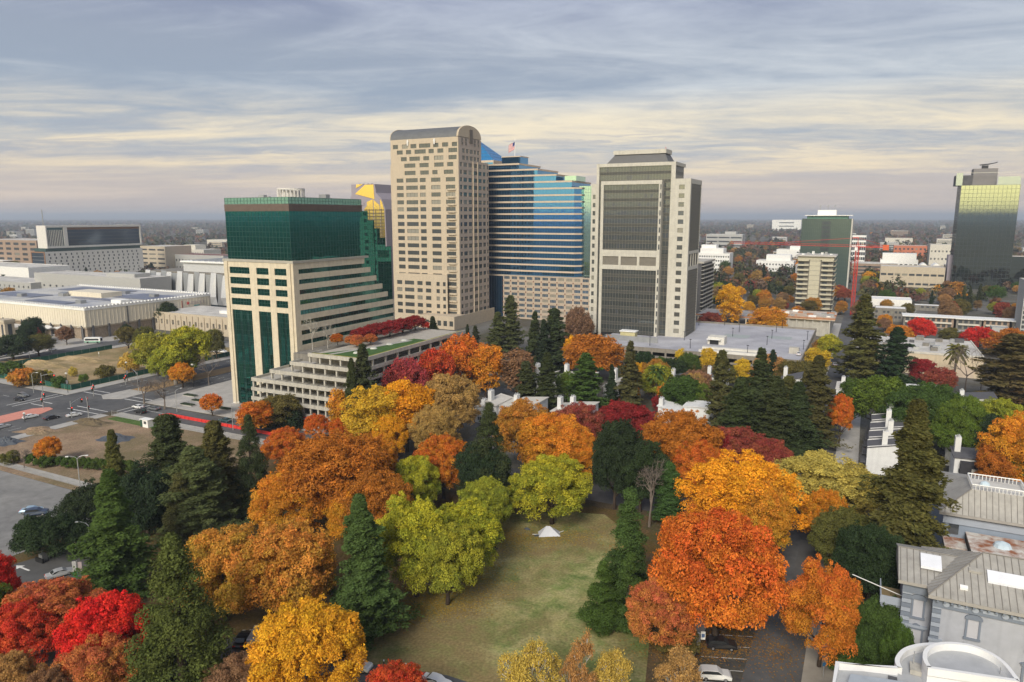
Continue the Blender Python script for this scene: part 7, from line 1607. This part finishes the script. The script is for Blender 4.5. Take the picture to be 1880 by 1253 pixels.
# ---- lamps, signals
def cobra(label, px, py, h=9.0, ang=0.0, arms=1, m=GALV):
    r = thing('street_lamp', label, 'street lamp', G(px, py), 0, ang); b = MB(); b.tube([(0, 0, 0), (0, 0, h*.8), (0, 0, h-.4)], [.13, .10, .08], 7); b.build('pole', m, r)
    for a in range(arms):
        s = 1 if a == 0 else -1; b = MB(); b.tube([(0, 0, h-.5), (s*.5, 0, h), (s*1.4, 0, h+.25), (s*2.2, 0, h+.25)], [.07, .06, .05, .05], 5); ao = b.build('arm', m, r); b = MB(); b.box(s*2.2-.35, s*2.2+.35, -.16, .16, h+.1, h+.32); b.build('lamp_head', mat('lamp_head_white', (.7, .7, .68), .4), ao)
LAMPS = [('street lamp left of the olive tree by the parking structure', 55, 660, 9, .3, 1), ('street lamp beside the shuttle bus', 154, 632, 9, pi, 1), ('double armed lamp standing in the big parking lot', 149, 910, 10, .2, 2), ('single armed lamp at the lot entrance beside the white suv', 168, 1020, 7, pi, 1), ('street lamp behind the fenced field', 95, 648, 9, 0, 1), ('street lamp beside the red tree on the plaza', 428, 790, 9, .2, 1), ('tall lamp at the plaza edge near the bare tree', 325, 757, 8, 1.0, 1), ('street lamp in front of the stacked sign on the side street', 62, 722, 8, 0, 1)]
for l_ in LAMPS: cobra(*l_)
DIA = mat('globe_white', (.72, .71, .66), .5)
for i, (px, py, t) in enumerate([(235, 705, 664), (335, 678, 644), (356, 712, 668), (125, 722, 684), (46, 775, 757)]):
    P = G(px, py); h = hz(P, t); r = thing('lantern_lamp', ['lantern lamp at the corner of the fenced field', 'lantern lamp beside the field trees', 'lantern lamp right of the arch monument', 'lantern lamp behind the traffic signal', 'small twin lantern on the pink island'][i], 'street lamp', P, 0, 0)
    b = MB(); b.tube([(0, 0, 0), (0, 0, h-.9)], [.1, .07], 6); b.build('pole', BLACKM, r); b = MB(); b.tube([(0, 0, h-.9), (0, 0, h-.45), (0, 0, h)], [.08, .55, .05], 4); b.build('lantern', DIA, r); b = MB(); b.box(-.35, .35, -.03, .03, h*.45, h*.45+1.4); b.build('banner', mat('banner_grey', (.2, .2, .22), .8), r)
def signal(label, px, py, ang, h=6.0, arm=5.0):
    r = thing('traffic_signal', label, 'traffic signal', G(px, py), 0, ang); b = MB(); b.tube([(0, 0, 0), (0, 0, h)], [.14, .1], 7); b.tube([(0, 0, h-1.0), (arm*.5, 0, h-.3), (arm, 0, h)], [.09, .07, .06], 6); b.build('mast', GALV, r)
    for x in (arm*.95, .0):
        b = MB(); b.box(x-.32, x+.32, -.42, -.15, h-1.7 if x else h*.42, h-.3 if x else h*.42+1.4); s = b.build('signal_head', BLACKM, r)
        for k, c in enumerate(((.5, .03, .02), (.4, .28, .02), (.03, .3, .1))):
            z = (h-.55 if x else h*.42+1.15)-k*.45; q = MB(); q.tube([(x, -.46, z), (x, -.421, z)], .15, 8); q.build('lens', emit('lens_red', (.9, .05, .03), 2.0) if k == 0 else mat('lens_%d' % k, tuple(v*.3 for v in c), .4), s)
signal('traffic signal with black heads at the near corner of the junction', 132, 768, AV+.3); signal('traffic signal at the pink island tip', 80, 752, ST, 6.5, 2.0); signal('traffic signal with a long arm at the field corner', 79, 722, ST+.3, 8, 6.5); signal('traffic signal on the median nose', 172, 728, ST, 5, 1.0); signal('traffic signal with a curved arm on the plaza side', 255, 722, AV+1.2, 8.5, 6); signal('traffic signal on the far side of the avenue', 231, 707, ST, 4.5, 1.0); signal('pole with a small blue street sign in the middle of the junction edge', 163, 768, 2.2, 7, 3); signal('black signal board beside the red barriers', 296, 780, ST, 4.0, .8)
# ---- red and white water barriers, one after another
RB = mat('barrier_red', (.62, .035, .03), .55); bm = MB(); bm.add([(-.95, -.3, 0), (.95, -.3, 0), (.95, .3, 0), (-.95, .3, 0), (-.95, -.12, .95), (.95, -.12, .95), (.95, .12, .95), (-.95, .12, .95)], [(0, 3, 2, 1), (4, 5, 6, 7), (0, 1, 5, 4), (1, 2, 6, 5), (2, 3, 7, 6), (3, 0, 4, 7)]); barm = bm.mesh('red_barrier', RB)
n = 30
for k in range(n):
    lx = -211.5+k*2.05; ly = 159.2-.02*k
    o = link('red_barrier', barm, None, (*LW(lx, ly), .03), -AL+random.Random(k).uniform(-.06, .06)); tag(o, 'red plastic road barrier in the line along the street below the green tower', 'barrier', 'red road barriers along the street')
for k in range(8):
    o = link('red_barrier', barm, None, (*LW(-213.2-k*.35, 157.2-k*.12 if k else 158.2), .03), -AL+pi/2*.6) if k < 2 else None
    if o: tag(o, 'red plastic road barrier turned across the end of the line', 'barrier', 'red road barriers at the line end')
r = lroot('guard_booth', 'small dark green and white portable booth at the dirt lot corner', 'booth', *LL(272, 784)); boxb(r, 'cabin', WHITE, -1.3, 1.3, -1, 1, 0, 2.5); boxb(r, 'dark_side', mat('booth_green', (.04, .09, .06), .7), -2.4, -1.31, -1, 1, 0, 2.5); boxb(r, 'roof', WHITE, -2.6, 1.5, -1.2, 1.2, 2.502, 2.65); boxb(r, 'window', WINB, -.6, .6, -1.06, -1.004, 1.2, 2.1)
# ---- green screened fences round the field (posts + panels) and wire fence of the dirt lot
FG = mat('green_fence_screen', (.015, .085, .062), .85, var=.25, scale=.8)
def fence(label, pts, hgt, m, step=3.0, wire=False):
    P0 = LW(*pts[0]); r = thing('fence', label, 'fence', P0, 0, 0.0)
    for (a, b_) in zip(pts, pts[1:]):
        A_, B_ = LW(*a), LW(*b_); d = sqrt((B_[0]-A_[0])**2+(B_[1]-A_[1])**2); n = max(1, int(d/step)); an = atan2(B_[1]-A_[1], B_[0]-A_[0])
        pm = MB(); s = d/n
        if wire:
            for z in (.1, hgt*.5, hgt-.05): pm.box(0, s, -.015, .015, z-.02, z+.02)
            for j in range(5): pm.box(s*j/5-.012, s*j/5+.012, -.01, .01, .1, hgt)
        else: pm.box(.03, s-.03, -.03, .03, .1, hgt)
        pmesh = pm.mesh('panel', m); po = MB(); po.tube([(0, 0, 0), (0, 0, hgt+.1)], .05, 5); pom = po.mesh('post', GALV)
        for k in range(n):
            x, y = A_[0]+(B_[0]-A_[0])*k/n-P0[0], A_[1]+(B_[1]-A_[1])*k/n-P0[1]; link('panel', pmesh, r, (x, y, 0), an); link('post', pom, r, (x, y, 0))
fence('dark green screened fence along the avenue side of the straw field', [(-279.6, 255), (-279.6, 166.8), (-350, 166.8)], 2.2, FG, 4.0)
fence('dark green screened fence behind the straw field beside the bus', [(-349.6, 167.5), (-349.6, 232)], 2.2, FG, 4.0)
fence('wire fence in front of the shuttle bus at the end of the field', [(-349.6, 233), (-349.6, 258), (-330, 260)], 2.0, GALV, 3.0, True)
fence('wire fence between the dirt lot and the barrier street', [(-230.5, 150.4), (-152, 150.4)], 1.8, GALV, 3.0, True)
fence('wire fence beside the lot hedge', [(-228, 104.2), (-168, 104.2)], 1.4, GALV, 3.0, True)
# ---- tarps on the dirt lot
def mound(label, px, py, rx, ry, h, m, seed, name='tarpaulin', cat='tarp'):
    rr = np.random.RandomState(seed); n = 22; b = MB(); vs = []; P = G(px, py)
    for i in range(n+1):
        for j in range(n+1):
            x, y = -1+2*i/n, -1+2*j/n; rr_ = sqrt(x*x+y*y); z = max(0, 1-rr_**1.4)*h*(.75+.5*rr.rand())+.05*rr.rand(); e = 1+.12*sin(6*atan2(y, x)+seed)
            vs.append((x*rx*e, y*ry*e, z))
    b.add(vs, [(i*(n+1)+j, (i+1)*(n+1)+j, (i+1)*(n+1)+j+1, i*(n+1)+j+1) for i in range(n) for j in range(n)])
    o = b.build(name, m, None, (P[0], P[1], .02), -AL); return tag(o, label, cat)
TRP = mat('slate_tarp', (.075, .085, .10), .45, var=.25, scale=.7)
mound('crumpled dark tarpaulin spread on the dirt lot', 212, 806, 5.2, 3.6, 1.0, TRP, 1); mound('dark tarpaulin heap at the left edge of the dirt lot', 12, 812, 4.6, 3.0, 1.5, TRP, 2); mound('small dark tarpaulin heap under the conifers', 380, 822, 2.2, 1.5, .9, TRP, 5)
mound('brown heap of soil on the dirt lot, left', 70, 792, 6, 4, 1.1, DIRT, 3, 'soil_heap', 'soil heap'); mound('brown heap of soil beside the grass verge', 165, 776, 7, 3.2, 1.3, mat('dark_heap_soil', (.13, .10, .06), .95, var=.3), 4, 'soil_heap', 'soil heap')
mound('long straw covered bank in the field', 70, 668, 22, 5, 1.6, STRAW, 8, 'straw_bank', 'bank'); mound('low straw rise in the middle of the field', 150, 660, 20, 6, 1.0, STRAW, 9, 'straw_bank', 'bank')
# ---- tent, bags, park sign, arch, posts
P = G(1007, 981); r = thing('tent', 'low pale grey tent pitched under the lime tree on the lawn', 'tent', P, 0.01, .1); b = MB()
b.add([(-2.3, -1.3, 0), (2.4, -1.4, 0), (2.6, 1.2, 0), (-2.1, 1.4, 0), (-.5, 0, 1.9), (.3, .1, 1.8)], [(0, 1, 5, 4), (1, 2, 5), (2, 3, 4, 5), (3, 0, 4)]); b.build('canopy', mat('tent_grey', (.56, .58, .63), .7, var=.08), r)
b = MB(); b.tube([(-2.0, 0, .05), (-3.6, -.3, .25)], .06, 5); b.tube([(2.2, .2, .1), (3.4, .6, .3)], .05, 5); b.build('pole', WHITE, r); boxb(r, 'ground_sheet', TRP, -3.2, -2.2, -.9, -.1, 0.0, .12)
mound('small grey bundle left of the tent', 968, 972, .7, .4, .35, TRP, 11, 'bundle', 'bundle'); mound('black bags beside the yellow green tree', 905, 1008, .9, .7, .9, mat('black_plastic', (.02, .02, .025), .35), 12, 'rubbish_bags', 'bags'); mound('small green tent at the rim of the lawn', 892, 1010, 1.3, .9, 1.5, mat('tent_green', (.10, .25, .05), .7), 13, 'tent', 'tent')
mound('dark bundle under the trees behind the lawn', 1078, 868, 1.6, 1.0, .8, TRP, 14, 'bundle', 'bundle')
P = G(1268, 1190); r = thing('park_sign', 'arched metal entrance sign of the park beside the angled bays', 'sign', P, 0, -.1); b = MB(); b.tube([(-1.3, 0, 0), (-1.3, 0, 2.6)], .07, 6); b.tube([(1.3, 0, 0), (1.3, 0, 2.6)], .07, 6); b.tube([(-1.4+2.8*k/8, 0, 2.6+.35*sin(pi*k/8)) for k in range(9)], .12, 5); b.build('frame', GALV, r); boxb(r, 'board', WHITE, 1.5, 2.2, -.04, .04, 1.6, 3.0); boxb(r, 'notice', mat('notice_blue', (.1, .16, .3), .6), 1.6, 2.1, -.06, -.041, 2.0, 2.6)
P = G(335, 706); r = thing('arch_monument', 'dark grey curved arch sculpture standing beside the plaza', 'monument', P, 0, 0.1); b = MB(); b.tube([(-2.6, 0, 0), (-2.6, 0, 4.5), (-2.2, 0, 6.6), (-.6, 0, 7.2), (1.2, 0, 6.0), (2.4, 0, 3.6), (3.6, 0, 1.4), (4.6, 0, .6)], [.8, .7, .6, .5, .45, .4, .35, .3], 8); b.build('arch', CONCD, r)
def post_sign(label, px, py, h, boards):
    r = thing('sign_post', label, 'sign', G(px, py), 0, .15); b = MB(); b.tube([(0, 0, 0), (0, 0, h)], .07, 6); b.build('post', GALV, r)
    for (x0, x1, z0, z1, m) in boards: boxb(r, 'sign_board', m, x0, x1, -.1, -.071, z0, z1)
SGR = mat('sign_green', (.03, .22, .10), .6); SWH = mat('sign_pale', (.62, .62, .60), .6); SBL = mat('sign_blue', (.04, .16, .32), .6)
post_sign('tall post with two pale boards at the driveway', 146, 1075, 5.0, [(-.85, -.15, 2.8, 4.9, SWH), (.15, .8, 2.9, 4.7, mat('sign_pinkish', (.6, .5, .5), .6))]); post_sign('small green sign beside the driveway bay', 140, 1068, 2.0, [(-.4, .4, .9, 2.0, SGR)]); post_sign('blue parking sign under the evergreen oak', 78, 1022, 3.4, [(-.45, .45, 2.0, 3.4, SBL)]); post_sign('small blue sign on the sidewalk near the annex', 1511, 1245, 2.6, [(-.3, .3, 2.0, 2.6, SBL)]); post_sign('slim white marker post in the straw field', 182, 656, 2.6, [(-.2, .2, 1.6, 2.6, SWH)])
r = lroot('attendant_booth', 'dark framed pay kiosk under the evergreen oak', 'kiosk', *LL(80, 1030)); boxb(r, 'box', GREYM, -.6, .6, -.5, .5, 0, 1.5); boxb(r, 'rack', BLACKM, -1.2, 1.2, -.9, -.6, 0, .9)
r = thing('litter_bin', 'black litter bin on the soil beside the bright green conifer', 'bin', G(156, 1093), 0, 0); b = MB(); b.tube([(0, 0, 0), (0, 0, 1.0)], [.3, .36], 10); b.build('body', BLACKM, r); b = MB(); b.tube([(0, 0, 1.0), (0, 0, 1.15)], [.38, .3], 10); b.build('lid', BLACKM, r)
for i, (px, py) in enumerate([(660, 1240), (705, 1225), (745, 1232), (800, 1262)]):
    r = thing('bollard_light', ['short bollard light beside the white car under the golden tree', 'short bollard light at the lawn edge, second', 'short bollard light at the lawn edge, third', 'short bollard light right of the red tree'][i], 'bollard', G(px, py), 0, 0); b = MB(); b.tube([(0, 0, 0), (0, 0, 1.0)], .07, 6); b.build('post', BLACKM, r); b = MB(); b.tube([(0, 0, 1.0), (0, 0, 1.2)], .11, 8); b.build('cap', WHITE, r)
# plaza planters and benches
for i, (px, py) in enumerate([(345, 745), (365, 738), (385, 732), (410, 752), (350, 728)]):
    r = lroot('planter_bed', ['low planter bed on the plaza, nearest the avenue', 'low planter bed on the plaza, second', 'low planter bed on the plaza, middle', 'low planter bed beside the plaza red tree', 'low planter bed at the back of the plaza'][i], 'planter', *LL(px, py)); boxb(r, 'curb', WALK, -3.2, 3.2, -1.1, 1.1, .13, .45); boxb(r, 'planting', mat('dark_planting', (.03, .045, .02), .95, var=.5, scale=3), -2.9, 2.9, -.9, .9, .45, .75)
# ---- fallen leaves
def leaves(label, poly_px, n, cols, seed):
    rr = np.random.RandomState(seed); c = []
    for (cx, cy, sx, sy, k) in poly_px:
        px = rr.normal(cx, sx, k); py = rr.normal(cy, sy, k)
        for a, b_ in zip(px, py): p = G(a, min(b_, 1330)); c.append((p[0], p[1], .035))
    c = np.array(c); m_ = len(c); me = cards_mesh('fallen_leaves', c, np.tile([[0, 0, 1.]], (m_, 1))+rr.normal(size=(m_, 3))*.15, .13*rr.uniform(.6, 1.4, m_), rr.uniform(0, 1, m_), rr.uniform(.7, 1.2, m_)); o = link('fallen_leaves', me); o['leaf_a'] = list(cols[0]); o['leaf_b'] = list(cols[1]); tag(o, label, 'leaves', kind='stuff')
leaves('fallen yellow leaves around the lime trees on the lawn', [(800, 1105, 45, 14, 2600), (880, 1050, 30, 25, 2200), (1000, 985, 60, 10, 2200), (930, 990, 30, 14, 1200), (740, 1130, 30, 12, 900)], 0, ((.42, .28, .04), (.30, .20, .05)), 5)
leaves('fallen rust leaves below the orange trees', [(1260, 1190, 40, 16, 1500), (1330, 1175, 45, 20, 2200), (1430, 1200, 30, 25, 700), (1150, 1010, 20, 14, 700), (560, 1190, 60, 20, 1500), (330, 840, 60, 16, 300)], 0, ((.30, .13, .03), (.34, .2, .05)), 6)
# ================================================================ AIR
b = MB(); b.box(-45000, 45000, -45000, 45000, -1, 150); hzo = b.build('haze', None); hm = bpy.data.materials.new('haze_air'); hm.use_nodes = True; ht_ = hm.node_tree; ht_.nodes.clear()
vp = ht_.nodes.new('ShaderNodeVolumePrincipled'); vp.inputs['Color'].default_value = (.74, .84, 1.0, 1); vp.inputs['Density'].default_value = .00013; vp.inputs['Anisotropy'].default_value = .1
ho = ht_.nodes.new('ShaderNodeOutputMaterial'); ht_.links.new(vp.outputs[0], ho.inputs['Volume']); hzo.data.materials.clear(); hzo.data.materials.append(hm); tag(hzo, kind='stuff')
